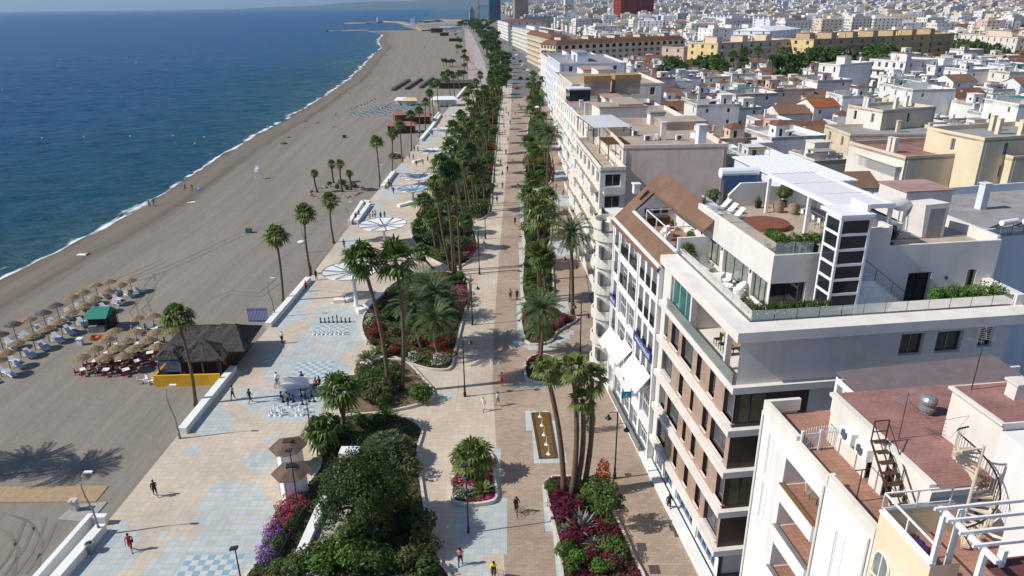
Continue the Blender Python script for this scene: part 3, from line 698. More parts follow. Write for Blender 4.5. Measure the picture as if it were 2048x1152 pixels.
mids = [((872,500),(848,405),1.2),((902,545),(872,372),1.15),((907,550),(893,350),1.15),((921,540),(905,342),1.1),((912,550),(882,330),1.15),((860,480),(838,452),1.0),((935,415),(918,268),1.1),((950,410),(940,300),1.1),
        ((945,425),(925,318),1.15),((958,425),(950,345),1.1),((928,440),(900,295),1.15),((968,420),(962,330),1.05),((940,380),(905,255),1.15),((955,370),(935,250),1.15),((965,350),(952,268),1.1),((970,330),(960,240),1.1),
        ((945,330),(922,232),1.1),((960,310),(942,212),1.1),((975,310),(970,255),1.05),((978,290),(975,215),1.1),((955,290),(932,195),1.1),((970,275),(955,190),1.1),((985,265),(985,205),1.0),((962,262),(940,178),1.1),((978,250),(968,178),1.05),
        ((990,235),(985,170),1.0),((968,240),(952,165),1.0),((986,222),(978,158),1.0),((972,228),(960,150),1.0),((998,215),(998,168),1.0),((915,470),(888,400),1.1),((890,520),(865,440),1.1),((870,540),(842,505),1.1),((920,500),(930,440),.9)]
for b, c, sc in mids: palm(b, c, 'fan', 'x', 'palm avenue left of the path', sc, .19, skirt=.6)
rank(PALMS['palm avenue left of the path'], 'dark fan palm in the dense planted avenue left of the path, %s')
# --- palms right of the path
for b, c, sc in [((1128,990),(1092,738),.72),((1144,992),(1146,735),.74),((1150,990),(1165,800),.62),((1166,985),(1183,758),.8)]:
    palm(b, c, 'sparse', 'x', 'cluster of four palms in the burgundy bed', sc, .25, skirt=.15, bend=.35)
rank(PALMS['cluster of four palms in the burgundy bed'], 'fan palm with a rough trunk in the tight cluster over burgundy plants, %s', 'left')
palm((1145,632),(1141,468),'feather','tall single feather palm at the tip of the wedge bed by the shops','palms right of the path',1.18,.26,name='feather_palm',bend=.1)
palm((1080,725),(1081,620),'feather','feather palm in the wedge bed with red and yellow planting below','palms right of the path',1.0,.2,name='feather_palm')
palm((1079,705),(1078,655),'feather','low feather palm leaning over the front of the wedge bed','palms right of the path',.75,.2,name='feather_palm')
R1 = [((1086,560),(1090,430),1.25),((1060,470),(1056,395),1.15),((1090,470),(1094,395),1.15),((1060,350),(1058,285),1.2),((1090,330),(1086,280),1.2),((1084,300),(1078,262),1.15),((1062,270),(1060,222),1.2),((1082,240),(1080,205),1.2),((1068,180),(1066,150),1.2),((1078,186),(1084,160),1.1),((1082,595),(1075,420),1.15),((1080,605),(1080,510),1.0),((1093,600),(1088,515),.95),((1066,585),(1062,560),.8),((1072,480),(1066,445),.9),((1068,430),(1064,360),1.05),((1095,375),(1100,268),1.1),((1070,360),(1068,300),1.0),((1068,340),(1062,325),.9),
      ((1068,290),(1068,250),1.0),((1078,275),(1075,232),1.0),((1088,262),(1086,232),.9),((1065,240),(1060,200),1.0),((1074,225),(1072,190),1.0),((1064,212),(1058,172),1.0),((1072,205),(1078,170),.9),((1066,190),(1066,160),.9)]
for i, (b, c, sc) in enumerate(R1): palm(b, c, 'feather' if i in (5, 16) else ('light', 'fan')[i % 2], 'x', 'palms in the middle beds right of the path', sc*1.15, .2, skirt=.4, name='feather_palm' if i in (5, 16) else 'fan_palm')
rank(PALMS['palms in the middle beds right of the path'], 'palm in the narrow middle beds between path and shop fronts, %s')

# --- shrubs: leaf clusters sharing meshes
def bush(m, n=620, size=.105, r=(1, 1, .8), mix=None, mixn=0, lobes=7):
    b = MB(); leaf_cards(b, rg, n, (0, 0, r[2]*.8), r, size, 0, lobes)
    if mix: leaf_cards(b, rg, mixn, (0, 0, r[2]*.85), (r[0]*1.05, r[1]*1.05, r[2]*1.08), size*.8, 1, lobes, shell=.85)
    return b.mesh('leaves', [m]+([mix] if mix else []))
BUSH = {}
for k, a in {'green':('mid_leaf',), 'dark':('dark_leaf',), 'bright':('bright_leaf',), 'olive':('olive_leaf',), 'red':('red_leaf',), 'burgundy':('burgundy_leaf',)}.items(): BUSH[k] = [bush(*a) for _ in range(3)]
for k, f in {'magenta':'magenta_flower', 'purple':'purple_flower', 'white':'white_flower', 'redflower':'red_flower', 'yellow':'yellow_flower'}.items(): BUSH[k] = [bush('mid_leaf', 300, .11, (1, 1, .8), f, 330) for _ in range(2)]
def agave_mesh(m, n=26, L=1.0, w=.10, lo=.15, hi=1.4):
    b = MB()
    for i in range(n):
        az = i*2.4; el = lo+(hi-lo)*(i/n); d = Vector((math.cos(az)*math.cos(el), math.sin(az)*math.cos(el), math.sin(el))); s = Vector((-math.sin(az), math.cos(az), 0))*w
        l = L*rg.uniform(.8, 1.1); md = d*l*.5; tip = d*l - Vector((0, 0, .12*l*math.cos(el)))
        b.add((-s*.6, md-s, tip, md+s, s*.6), ((0, 1, 2, 3, 4),))
    return b.mesh('leaves', m)
BUSH['agave'] = [agave_mesh('silver_leaf', 30, 1.1, .08)]
BUSH['spiky'] = [agave_mesh('mid_leaf', 40, 1.0, .05)]
BUSH['spikylight'] = [agave_mesh('bright_leaf', 36, 1.0, .05)]
BUSH['fern'] = [shared('leaves', lambda b: feather_crown(b, rg, 26, 1.2, .0, 1.3, .32, 6), 'palm_leaf_light')]
WORDS = {'green':('rounded green shrub','shrub'), 'dark':('dense dark green shrub','shrub'), 'bright':('fresh bright green shrub','shrub'), 'olive':('loose olive brown shrub','shrub'), 'red':('rusty red leaved shrub','shrub'), 'burgundy':('deep burgundy leaved shrub','shrub'),
         'magenta':('pink flowering bush','flower bush'), 'purple':('violet flowering bush','flower bush'), 'white':('white flowering bush','flower bush'), 'redflower':('scarlet flowering bush','flower bush'), 'yellow':('yellow flowering bush','flower bush'), 'agave':('silvery spiky agave','agave'),
         'spiky':('dark green spiky yucca','yucca'), 'spikylight':('pale green spiky yucca','yucca'), 'fern':('low fan of ferny fronds','cycad')}
BEDS = {}
def shrub(kind, pos, sc, bed):
    w, cat = WORDS[kind]
    o = link(cat.replace(' ', '_'), rnd.choice(BUSH[kind])); o.location = pos
    o.scale = (sc*rnd.uniform(.9, 1.15), sc*rnd.uniform(.9, 1.15), sc*rnd.uniform(.85, 1.1)); o.rotation_euler = (0, 0, rnd.random()*6.28)
    tag(o, 'x', cat, 'planting in '+bed); BEDS.setdefault((bed, kind), []).append(o)
    return o
def smooth_poly(pts, k=4):
    out = []; n = len(pts)
    for i in range(n):
        p0, p1, p2, p3 = pts[i-1], pts[i], pts[(i+1) % n], pts[(i+2) % n]
        for j in range(k):
            t = j/k; out.append(.5*((2*p1)+(p2-p0)*t+(2*p0-5*p1+4*p2-p3)*t*t+(3*p1-p0-3*p2+p3)*t**3))
    return out
def offset_poly(pts, d):
    n = len(pts); area = sum(pts[i].x*pts[(i+1) % n].y-pts[(i+1) % n].x*pts[i].y for i in range(n)); sg = 1 if area > 0 else -1
    out = []
    for i in range(n):
        t = (pts[(i+1) % n]-pts[i-1]).normalized(); out.append(pts[i]+Vector((-t.y, t.x, 0))*d*sg)
    return out
def bed(label, px, soil='soil', kerb=.32, cover=(), nper=5.0, size=.16, kw=.25, hh=.22, zk='kerb_stone'):
    """a kerbed planting bed; its low ground cover is one uncountable mass"""
    pts = smooth_poly([P(*p) for p in px]); c = sum(pts, Vector())/len(pts)
    t = thing('planter_bed', label, 'planting bed', c)
    inn = offset_poly(pts, kw); n = len(pts)
    s = MB(); o_ = [p-c for p in pts]; i_ = [p-c for p in inn]
    for k in range(n):
        a, b, d, e = o_[k], o_[(k+1) % n], i_[(k+1) % n], i_[k]; z = Vector((0, 0, kerb))
        s.quad(a, b, b+z, a+z); s.quad(a+z, b+z, d+z, e+z); s.quad(e+z, d+z, d, e)
    s.build('kerb', zk, t)
    s = MB(); s.poly([Vector((p.x, p.y, kerb*.7)) for p in i_]); s.build('soil', soil, t)
    if cover:
        x0, x1 = min(p.x for p in inn), max(p.x for p in inn); y0, y1 = min(p.y for p in inn), max(p.y for p in inn)
        s = MB(); N = int((x1-x0)*(y1-y0)*nper*6); pl = [(p.x, p.y) for p in inn]
        ms = [m for m, _ in cover]
        for _ in range(N):
            x, y = rnd.uniform(x0, x1), rnd.uniform(y0, y1)
            if not inpoly(x, y, pl): continue
            f = noise.noise((x*.35, y*.35, 7))*.5+.5 + rnd.uniform(-.12, .12); acc = 0; mi = None
            for k, (m, th) in enumerate(cover):
                if f < th: mi = k; break
            if mi is None: continue
            h = kerb*.7 + hh*(rnd.random()**.6)*(1+noise.noise((x, y, 2)))
            nn = Vector((rnd.gauss(0, .5), rnd.gauss(0, .5), 1)).normalized(); a = nn.orthogonal().normalized(); a.rotate(Matrix.Rotation(rnd.random()*6.28, 3, nn)); b = nn.cross(a); q = Vector((x, y, h)); z = size*rnd.uniform(.6, 1.3)
            s.add((q-a*z, q-b*z*.5, q+a*z, q+b*z*.5), ((0, 1, 2, 3),), mi)
        o = s.build('ground_cover', ms); tag(o, 'low mixed ground cover filling the '+label, 'ground cover', kind='stuff')
    return t, pts
def scatter(bedname, px, kinds, n, s0, s1, zk=.2):
    pl = [(p.x, p.y) for p in offset_poly(smooth_poly([P(*p) for p in px]), .5)]
    x0, x1 = min(p[0] for p in pl), max(p[0] for p in pl); y0, y1 = min(p[1] for p in pl), max(p[1] for p in pl); k = 0; tries = 0
    while k < n and tries < n*40:
        tries += 1; x, y = rnd.uniform(x0, x1), rnd.uniform(y0, y1)
        if inpoly(x, y, pl): shrub(rnd.choice(kinds), (x, y, zk), rnd.uniform(s0, s1), bedname); k += 1
def put(bedname, items, z=.2):
    for kind, px, py, sc in items: shrub(kind, tuple(P(px, py, z)), sc, bedname)
B1 = [(723,640),(727,676),(755,704),(800,722),(840,737),(875,743),(903,738),(912,705),(925,650),(938,596),(930,556),(880,545),(800,560),(748,605)]
bed('wide bed of red and white flowers beside the first chess board', B1, 'soil', .3, (('red_leaf', .42), ('olive_leaf', .52), ('mid_leaf', .75)), 7)
put('the wide red flowered bed', [('white',738,652,1.0),('white',745,640,.8),('red',748,675,1.2),('red',768,695,1.1),('red',790,708,1.2),('burgundy',760,660,1.1),('olive',745,690,.9),('white',830,722,1.0),('white',880,730,1.0),('white',892,722,.8),('redflower',885,695,1.3),
     ('redflower',872,700,1.2),('magenta',926,598,1.4),('magenta',930,610,1.1),('magenta',922,588,1.2),('redflower',895,715,.9),('green',812,712,1.0),('dark',780,640,1.7),('green',760,622,1.4),('dark',800,600,1.8),('olive',830,690,1.6),('dark',850,620,1.8),('green',905,640,1.5),
     ('green',880,660,1.6),('dark',870,580,1.8),('green',820,580,1.6),('spiky',765,640,1.3),('olive',790,670,1.3),('spikylight',820,655,1.4),('dark',905,570,1.6),('dark',845,660,1.6),('green',920,560,1.2)])
B0 = [(905,537),(938,524),(955,498),(950,466),(930,432),(880,412),(840,432),(822,470),(850,512)]
bed('rounded bed of dark shrubs and pink flowers under the slim palm trunks', B0, 'soil', .3, (('dark_leaf', .45), ('mid_leaf', .8)), 6)
put('the rounded shady bed', [('magenta',940,508,1.5),('magenta',932,520,1.3),('redflower',948,500,1.2),('green',920,470,2.6),('olive',935,455,2.2),('green',905,455,2.4),('dark',880,470,2.4),('dark',860,490,2.2),('green',850,460,2.2),('bright',900,500,1.8),('dark',925,500,2.2),('olive',910,430,2.0),('green',875,430,2.2),('dark',845,440,2.0),('green',890,520,1.8),('dark',915,525,1.4),('redflower',840,458,.9)], .2)
BM = [(938,440),(968,438),(982,415),(985,370),(992,300),(998,235),(1002,185),(962,182),(938,235),(908,300),(882,360),(868,402),(900,432)]
bed('long bed of dense shrubs running along the left of the path', BM, 'soil', .3, (('dark_leaf', .5), ('mid_leaf', .8)), 3, .25)
scatter('the long avenue bed', BM, ['green','dark','dark','olive','green','bright'], 80, 1.4, 2.8)
put('the long avenue bed', [('redflower',975,262,2.2),('redflower',985,300,1.8),('magenta',970,385,1.5),('redflower',978,340,1.6),('yellow',905,410,1.6),('olive',962,430,1.6),('dark',960,395,2.2),('dark',970,372,2.0)])
B2 = [(677,835),(721,833),(770,827),(830,815),(864,799),(868,783),(846,757),(818,728),(794,721),(754,724),(713,748),(686,793)]
bed('teardrop bed of bare earth and low shrubs with two tall trunks', B2, 'dry_soil', .3, (('olive_leaf', .38), ('mid_leaf', .44)), 4)
put('the teardrop bed', [('green',838,800,1.7),('bright',850,795,1.2),('green',850,805,1.0),('green',828,788,1.1),('dark',750,780,2.0),('olive',770,790,2.0),('green',735,770,1.8),('olive',720,790,1.7),('dark',760,762,1.8),('green',775,765,1.6),('olive',740,805,1.6),('red',705,768,1.1),('olive',725,752,1.4),('green',790,745,1.3),('fern',738,722,1.4),('fern',760,712,1.2),('dark',800,760,1.2),('green',765,812,1.2)])
B3 = [(901,1002),(931,1014),(975,1011),(995,998),(991,955),(986,915),(963,902),(925,904),(908,925),(903,960)]
bed('oval bed of pink and white flowers round one low palm', B3, 'soil', .35, (('magenta_flower', .40), ('white_flower', .48), ('mid_leaf', .62), ('burgundy_leaf', .74), ('magenta_flower', 1.2)), 20, .13)
put('the oval pink bed', [('agave',928,990,1.0),('agave',958,935,.8),('fern',965,985,1.0),('magenta',910,968,.6),('magenta',985,930,.6),('burgundy',912,930,.8),('fern',945,960,.8)])
palm((943,955),(943,915),'light','short bushy fan palm at the top of the pink oval bed','oval bed palm',1.15,.3,skirt=0)
B4 = [(640,850),(700,830),(795,833),(845,858),(838,905),(850,1000),(862,1070),(885,1130),(900,1200),(500,1200),(530,1100),(552,1040),(600,985),(640,930),(625,890)]
bed('big garden bed around the leafy tree beside the sunken ramp', B4, 'soil', .25, (('dark_leaf', .5), ('mid_leaf', .75)), 5)
put('the big ramp garden', [('dark',660,850,1.3),('dark',690,880,1.4),('dark',640,880,1.6),('green',610,1135,1.4),('green',640,1125,1.6),('bright',670,1120,1.6),('bright',700,1130,1.5),('green',590,1150,1.3),('bright',650,1145,1.5),('green',730,1110,1.6),('olive',845,1080,1.6),('olive',855,1110,1.5),('dark',830,1060,1.8),('spikylight',795,1125,1.1),('spikylight',785,1135,.9),
    ('olive',820,1130,1.4),('green',560,1140,1.0),('green',555,1100,1.0),('dark',580,1060,1.0),('dark',565,1090,1.0),('dark',590,1040,.9),('spiky',775,835,1.4),('spiky',765,822,1.2),('dark',760,850,1.3),('green',720,850,1.2),('green',805,925,1.8),('olive',820,945,1.6),('dark',790,935,1.8),('olive',740,960,1.3),('green',700,1080,1.8),('dark',760,1080,2.0),('dark',800,1040,2.0),('dark',750,1140,1.8),('green',720,1140,1.5),('dark',860,1145,1.4)])
put('the flower strip below the kiosks', [(k, x, y, sc) for k, x, y, sc in [('magenta',600,1006,1.0),('magenta',585,1012,1.05),('magenta',575,1026,1.05),('magenta',590,1030,.9),('magenta',566,1042,1.05),('magenta',580,1048,.9),('magenta',556,1058,1.05),('magenta',570,1065,.8),('purple',548,1076,1.05),('purple',562,1082,.8),('purple',541,1094,1.05),('purple',554,1098,.8),('purple',534,1112,1.05),('purple',545,1118,.8),('purple',529,1128,.9),('magenta',552,1068,.8),('magenta',606,1018,.8)]], .1)
B5 = [(1089,968),(1099,1030),(1117,1103),(1140,1190),(1290,1190),(1266,1110),(1250,1072),(1232,1035),(1213,1000),(1173,966),(1125,955)]
bed('long bed of burgundy plants under the four palm cluster', B5, 'soil', .35, (('burgundy_leaf', .50), ('mid_leaf', .66), ('burgundy_leaf', .8)), 14, .14)
put('the burgundy bed', [('burgundy',1115,1000,1.0),('burgundy',1130,1015,1.1),('burgundy',1125,1040,1.1),('burgundy',1150,1060,1.1),('burgundy',1140,1085,1.1),('burgundy',1175,1075,1.0),('burgundy',1205,1070,1.0),('burgundy',1225,1080,.9),('burgundy',1160,1020,1.0),('burgundy',1180,1125,1.0),('burgundy',1220,1130,1.0),('burgundy',1110,1025,.9),('green',1105,985,.9),('green',1098,978,.8),('green',1195,985,1.6),('green',1180,1000,1.5),('dark',1195,1015,1.5),('green',1205,1035,1.2),
    ('bright',1150,1130,1.2),('green',1130,1110,1.2),('green',1140,1140,1.2),('olive',1215,1100,1.3),('bright',1225,1110,1.1),('agave',1160,1062,1.9),('agave',1135,1065,.9),('agave',1185,1090,1.1),('fern',1175,1015,1.2),('spiky',1180,1118,1.1),('olive',1240,1120,1.1),('green',1215,1060,.9),('olive',1220,1140,1.1),('bright',1200,1145,1.0)])
B6 = [(1052,724),(1051,760),(1080,769),(1111,762),(1111,722),(1080,711)]
bed('small square bed of burgundy shrubs at the foot of one palm', B6, 'soil', .35, (('burgundy_leaf', .5), ('red_leaf', .9)), 12, .15)
put('the small square bed', [('burgundy',1065,735,1.0),('burgundy',1095,735,1.0),('red',1080,745,1.1),('dark',1070,755,.9),('burgundy',1100,752,.9)])
B7 = [(1046,608),(1049,684),(1099,687),(1116,666),(1157,640),(1131,630),(1106,615)]
bed('wedge bed with pink flowers ending in a point near the shops', B7, 'soil', .3, (('olive_leaf', .4), ('burgundy_leaf', .6), ('mid_leaf', .8)), 8)
put('the wedge bed', [('magenta',1112,655,1.0),('magenta',1120,648,.9),('burgundy',1130,645,1.0),('dark',1112,640,1.1),('bright',1085,670,1.2),('yellow',1090,650,1.2),('olive',1065,670,1.2),('red',1055,650,1.2),('green',1060,630,1.3),('dark',1075,625,1.4),('olive',1100,675,1.0),('burgundy',1105,662,.9)])
def strip(nm, px, kinds, n, s0=1.0, s1=1.8):
    bed(nm, px, 'soil', .3, (('dark_leaf', .45), ('mid_leaf', .75)), 5, .2); scatter('the '+nm, px, kinds, n, s0, s1)
strip('leafy middle bed beside the first shop arcade', [(1047,604),(1047,512),(1052,503),(1098,503),(1104,520),(1104,602)], ['green','dark','olive','red','bright'], 20)
strip('middle bed past the blue paving strip', [(1050,495),(1051,402),(1095,398),(1100,490)], ['green','dark','dark','olive','bright'], 16)
strip('middle bed with tall dark foliage', [(1053,372),(1056,302),(1098,302),(1102,366)], ['green','dark','olive','redflower','dark','green'], 16)
strip('far middle bed before the crossing', [(1058,285),(1059,238),(1088,238),(1094,285)], ['green','dark','green','olive'], 14)
strip('last middle bed by the crossing', [(1060,222),(1061,172),(1077,172),(1081,222)], ['green','dark'], 12, 1.2, 2.0)
# flowering pillar and its little tree beside the right bed
o = link('flower_pillar', bush('mid_leaf', 420, .13, (.62, .62, 1.9), 'red_flower', 620, 0)); o.location = tuple(P(1205,985)); o.location.x += .0
tag(o, 'tall pillar covered in red and orange flowers beside the street lamp', 'flower pillar')
for px, lb in (((1103,362),'dark crimson planted pillar by the feather palm past the blue paving'),((1052,338),'dark crimson planted pillar on the path side of the middle bed')): o = link('flower_pillar', bush('burgundy_leaf', 420, .16, (.9, .9, 2.3), 'red_leaf', 300, 0)); o.location = tuple(P(*px)); tag(o, lb, 'flower pillar')
o = link('flower_pillar', bush('mid_leaf', 380, .13, (.55, .55, 1.6), 'burgundy_leaf', 120, 0)); o.location = tuple(P(1180,862))
tag(o, 'leafy green planted pillar behind the palm cluster', 'flower pillar')
for (b_, k_), objs in BEDS.items(): rank(objs, WORDS[k_][0]+' in '+b_+', %s', 'left')

# --- broadleaf trees
def tree_meshes(rng, h, r, n, size, m, limbs=6, seed=0):
    s = MB(); s.tube([(0, 0, 0), (.05*h*.1, 0, h*.25), (0, .04, h*.5)], [r*.10, r*.07, r*.05], 8)
    tips = []
    for k in range(limbs):
        a = k*2*PI/limbs + rng.uniform(-.3, .3); e = rng.uniform(.5, 1.2); p0 = Vector((0, 0, h*rng.uniform(.28, .45))); p1 = p0+Vector((math.cos(a)*math.cos(e), math.sin(a)*math.cos(e), math.sin(e)))*r*.8
        s.tube([p0, (p0+p1)/2+Vector((0, 0, .1*r)), p1], [r*.045, r*.03, r*.012], 5); tips.append(p1)
    tm = s.mesh('trunk', 'bark'); s = MB()
    per = n//(limbs*2+3)
    for p in tips: leaf_cards(s, rng, per, p, (r*.48, r*.48, r*.40), size, 0, 5, shell=.3)
    for k in range(limbs):
        u = Vector((rng.gauss(0, 1), rng.gauss(0, 1), abs(rng.gauss(0, .6)))).normalized(); leaf_cards(s, rng, per, Vector((u.x*r*.62, u.y*r*.62, h*.58+u.z*h*.3)), (r*.42, r*.42, r*.36), size, 0, 5, shell=.3)
    leaf_cards(s, rng, per*3, (0, 0, h*.66), (r*.8, r*.8, h*.36), size, 0, 8, shell=.35)
    return tm, s.mesh('crown', m)
def tree(pos, meshes, sc, label, cat='tree', group=None, name='leafy_tree'):
    t = thing(name, label, cat, pos, rnd.random()*6.28, group); t.scale = (sc,)*3
    link('trunk', meshes[0], t); link('crown', meshes[1], t); return t
big = tree_meshes(random.Random(11), 7.6, 4.3, 27000, .125, 'dark_leaf', 10)
tree(tuple(P(735,1075)), big, 1.0, 'big dense leafy tree shading the garden beside the sunken ramp')
med = tree_meshes(random.Random(12), 4.2, 1.9, 2600, .14, 'mid_leaf', 6)
tree(tuple(P(1213,1058)), tree_meshes(random.Random(14), 5.2, 1.5, 1300, .15, 'mid_leaf', 6), 1.0, 'young slender tree with pale trunk at the right rim of the burgundy bed')
drg = MB()
for k in range(60):
    u = Vector((rg.gauss(0, 1), rg.gauss(0, 1), abs(rg.gauss(0, .8)))).normalized(); p = Vector((u.x*2.0, u.y*2.0, 1.5+u.z*1.2))
    for i in range(22):
        az = i*2.4; el = -.2+1.6*i/22; d = Vector((math.cos(az)*math.cos(el), math.sin(az)*math.cos(el), math.sin(el))); q = Vector((-math.sin(az), math.cos(az), 0))*.045
        drg.add((p-q, p+d*.3-q*1.2, p+d*.62-Vector((0, 0, .1)), p+d*.3+q*1.2, p+q), ((0, 1, 2, 3, 4),))
s = MB()
for k in range(9):
    a = k*.7; s.tube([(0, 0, 0), (math.cos(a)*.5, math.sin(a)*.5, 1.0), (math.cos(a)*1.5, math.sin(a)*1.5, 1.9)], [.22, .15, .08], 6)
t = thing('dragon_tree', 'broad mound of spiky rosettes on grey stems beside the underpass', 'dragon tree', P(775,925)); s.build('trunk', 'bark', t); drg.build('crown', 'feather_leaf', t)
# --- trees lining the far avenue and the town
TREES = [tree_meshes(random.Random(20+k), 7, 3.0, 900, .34, m, 6) for k, m in enumerate(['dark_leaf', 'mid_leaf', 'dark_leaf', 'mid_leaf'])]
def wood(pts, h0, h1, fmt, group, pick=None, jit=1.0):
    ts = []
    for p in pts:
        q = P(*p) + Vector((rnd.uniform(-jit, jit), rnd.uniform(-jit, jit), 0)); ts.append(tree(tuple(q), TREES[pick] if pick is not None else rnd.choice(TREES), rnd.uniform(h0, h1)/7*1.2, 'x', group=group))
    rank(ts, fmt); return ts
wood([(1003,190),(990,196),(1010,175),(1000,168),(988,172),(1014,160),(1004,152),(992,158),(1016,145),(1008,138),(996,140),(986,145),(1015,130),(1003,126),(990,128),(980,132)], 7, 10, 'full green tree crowding the avenue before the far road, %s', 'trees of the far avenue')
wood([(985,118),(995,112),(975,115),(984,104),(992,98),(970,100),(980,92),(988,88),(966,88),(975,82),(984,78),(963,78),(972,74),(960,70),(968,66),(976,68),(955,66),(962,62),(948,64),(944,60),(938,57),(930,56),(922,58),(915,60),(1000,122),(1008,130),(990,116),(996,106),(978,108),(986,95),(975,94),(968,84),(978,86),(962,74),(966,80),(956,72),(950,60),(958,62),(938,52),(946,54),(952,52),(960,56),(966,60),(934,48),(942,47),(950,46),(958,48),(966,50),(974,52),(982,54),(972,46),(980,44),(990,46),(985,50),(926,52),(918,54),(975,62),(983,66),(990,74),(996,84)], 9, 13, 'dark tree in the far grove between promenade and apartments, %s', 'trees of the far grove', None, 2)
wood([(927,160),(928,140),(929,125),(927,112),(924,100),(921,90),(917,80),(912,74)], 4, 6, 'small dark tree on the beach side of the pink promenade, %s', 'trees on the beach side')
wood([(887,133),(893,134),(899,133),(905,134)], 4.5, 6.5, 'low spreading bush tree alone on the far sand, %s', 'trees on the far sand', 0)
# ------------------------------------------------------------------ people: one skinned body per pose, dressed per person
def body_mesh(name, J, extra=()):
    """J: joint -> (x, y, z, radius); person faces +y"""
    E = [('hip','waist'),('waist','chest'),('chest','neck'),('neck','head'),('head','crown')]
    for s in 'LR': E += [('chest','sh'+s),('sh'+s,'el'+s),('el'+s,'wr'+s),('wr'+s,'palm'+s),('hip','th'+s),('th'+s,'kn'+s),('kn'+s,'an'+s),('an'+s,'toe'+s)]
    names = list(J); idx = {k: i for i, k in enumerate(names)}
    me = bpy.data.meshes.new(name); me.from_pydata([J[k][:3] for k in names], [(idx[a], idx[b]) for a, b in E], [])
    o = bpy.data.objects.new(name, me); C.collection.objects.link(o)
    md = o.modifiers.new('skin', 'SKIN'); md.use_smooth_shade = True
    for k, sv in zip(names, me.skin_vertices[0].data): sv.radius = (J[k][3], J[k][3]*(.72 if k in ('hip','waist','chest') else 1)); sv.use_root = k == 'hip'
    o.modifiers.new('sub', 'SUBSURF').levels = 1
    dg = bpy.context.evaluated_depsgraph_get(); ev = o.evaluated_get(dg)
    m2 = bpy.data.meshes.new_from_object(ev, depsgraph=dg); m2.name = name
    bpy.data.objects.remove(o)
    vs = [v.co.copy() for v in m2.vertices]; fs = [tuple(p.vertices) for p in m2.polygons]; ms = []
    reg = {('hip','waist'):2,('waist','chest'):1,('chest','neck'):1,('neck','head'):0,('head','crown'):0}
    for s in 'LR': reg.update({('chest','sh'+s):1,('sh'+s,'el'+s):1,('el'+s,'wr'+s):0,('wr'+s,'palm'+s):0,('hip','th'+s):2,('th'+s,'kn'+s):2,('kn'+s,'an'+s):5,('an'+s,'toe'+s):3})
    for p in m2.polygons:
        c = p.center; best = (9, 0)
        for (a, b), rgn in reg.items():
            A, B = Vector(J[a][:3]), Vector(J[b][:3]); t = max(0, min(1, (c-A).dot(B-A)/max(1e-6, (B-A).length_squared))); d = (c-(A+(B-A)*t)).length - .5*min(J[a][3], J[b][3])
            if d < best[0]: best = (d, rgn)
        ms.append(best[1])
    bpy.data.meshes.remove(m2)
    mb = MB(); mb.v = [tuple(v) for v in vs]; mb.f = fs; mb.m = ms
    H = Vector(J['head'][:3]); K = Vector(J['crown'][:3]); fw = Vector((0, 1, 0)); upv = (K-H).normalized()
    c = H.lerp(K, .45)
    mb.tube([c+fw*.085, c+fw*.115-upv*.02], [.016, .014], 5, 0)                     # nose
    for sx in (-1, 1):
        mb.ball(c+fw*.088+upv*.025+Vector((sx*.032, 0, 0)), .011, 4, 5, 3); mb.ball(c+Vector((sx*.085, .0, 0)), .02, 0, 5, 3)   # eyes, ears
    mb.tube([c+fw*.088-upv*.055+Vector((-.02, 0, 0)), c+fw*.088-upv*.055+Vector((.02, 0, 0))], .007, 4, 6)                       # mouth
    for s, sg in (('L', -1), ('R', 1)):                                              # five fingers on each hand
        pw, pp = Vector(J['wr'+s][:3]), Vector(J['palm'+s][:3]); d = (pp-pw).normalized(); sd = d.orthogonal().normalized()
        if abs(d.z) > .5: sd = Vector((0, 1, 0))
        for k in range(4):
            q = pp + sd*(k-1.5)*.019; ln = (.066, .075, .070, .054)[k]; mb.tube([q-d*.02, q+d*ln*.55, q+d*ln+Vector((-sg*.014, 0, 0))], [.0095, .009, .007], 5, 0)
        q = pw.lerp(pp, .45); mb.tube([q, q+sd*.045+d*.02, q+sd*.05+d*.055], [.011, .010, .007], 5, 0)
    me = mb.mesh('body', ['white_paint']*7); me.polygons.foreach_set('use_smooth', [True]*len(me.polygons))
    h = MB(); h.ball(H.lerp(K, .62)-fw*.018, .118, 0, 10, 6, (.92, 1.02, 1.0)); hair = h.mesh('hair', 'white_paint')
    h = MB(); h.ball(H.lerp(K, .62)-fw*.02, .12, 0, 10, 6, (.92, 1.02, 1.0)); h.tube([H.lerp(K, .3)-fw*.08, H-fw*.12-Vector((0, 0, .12)), H-fw*.10-Vector((0, 0, .30))], [.09, .10, .04], 8); lhair = h.mesh('hair', 'white_paint')
    return me, hair, lhair
def walk_pose(f):
    return dict(hip=(0,0,.94,.155), waist=(0,.01,1.10,.14), chest=(0,.02,1.33,.165), neck=(0,.03,1.49,.06), head=(0,.045,1.58,.085), crown=(0,.045,1.72,.085),
        shL=(-.19,.02,1.42,.062), elL=(-.24,-.10*f,1.15,.045), wrL=(-.24,.04-.12*f,.90,.033), palmL=(-.235,.07-.13*f,.83,.036), shR=(.19,.02,1.42,.062), elR=(.24,.10*f,1.15,.045), wrR=(.24,.04+.2*f,.93,.033), palmR=(.235,.09+.22*f,.87,.036),
        thL=(-.10,.01,.86,.105), knL=(-.10,.17*f,.49,.066), anL=(-.10,.28*f if f > 0 else .34*f-.04,.09 if f > 0 else .13,.042), toeL=(-.10,(.28 if f > 0 else .34)*f+.15,.04,.035),
        thR=(.10,.01,.86,.105), knR=(.10,-.07*f,.49,.066), anR=(.10,-.34*f-.04 if f > 0 else -.28*f,.13 if f > 0 else .09,.042), toeR=(.10,(-.34 if f > 0 else -.28)*f+.12,.04,.035))
WALK = walk_pose(1.0); WALK2 = walk_pose(-.7)
STAND = walk_pose(.12)
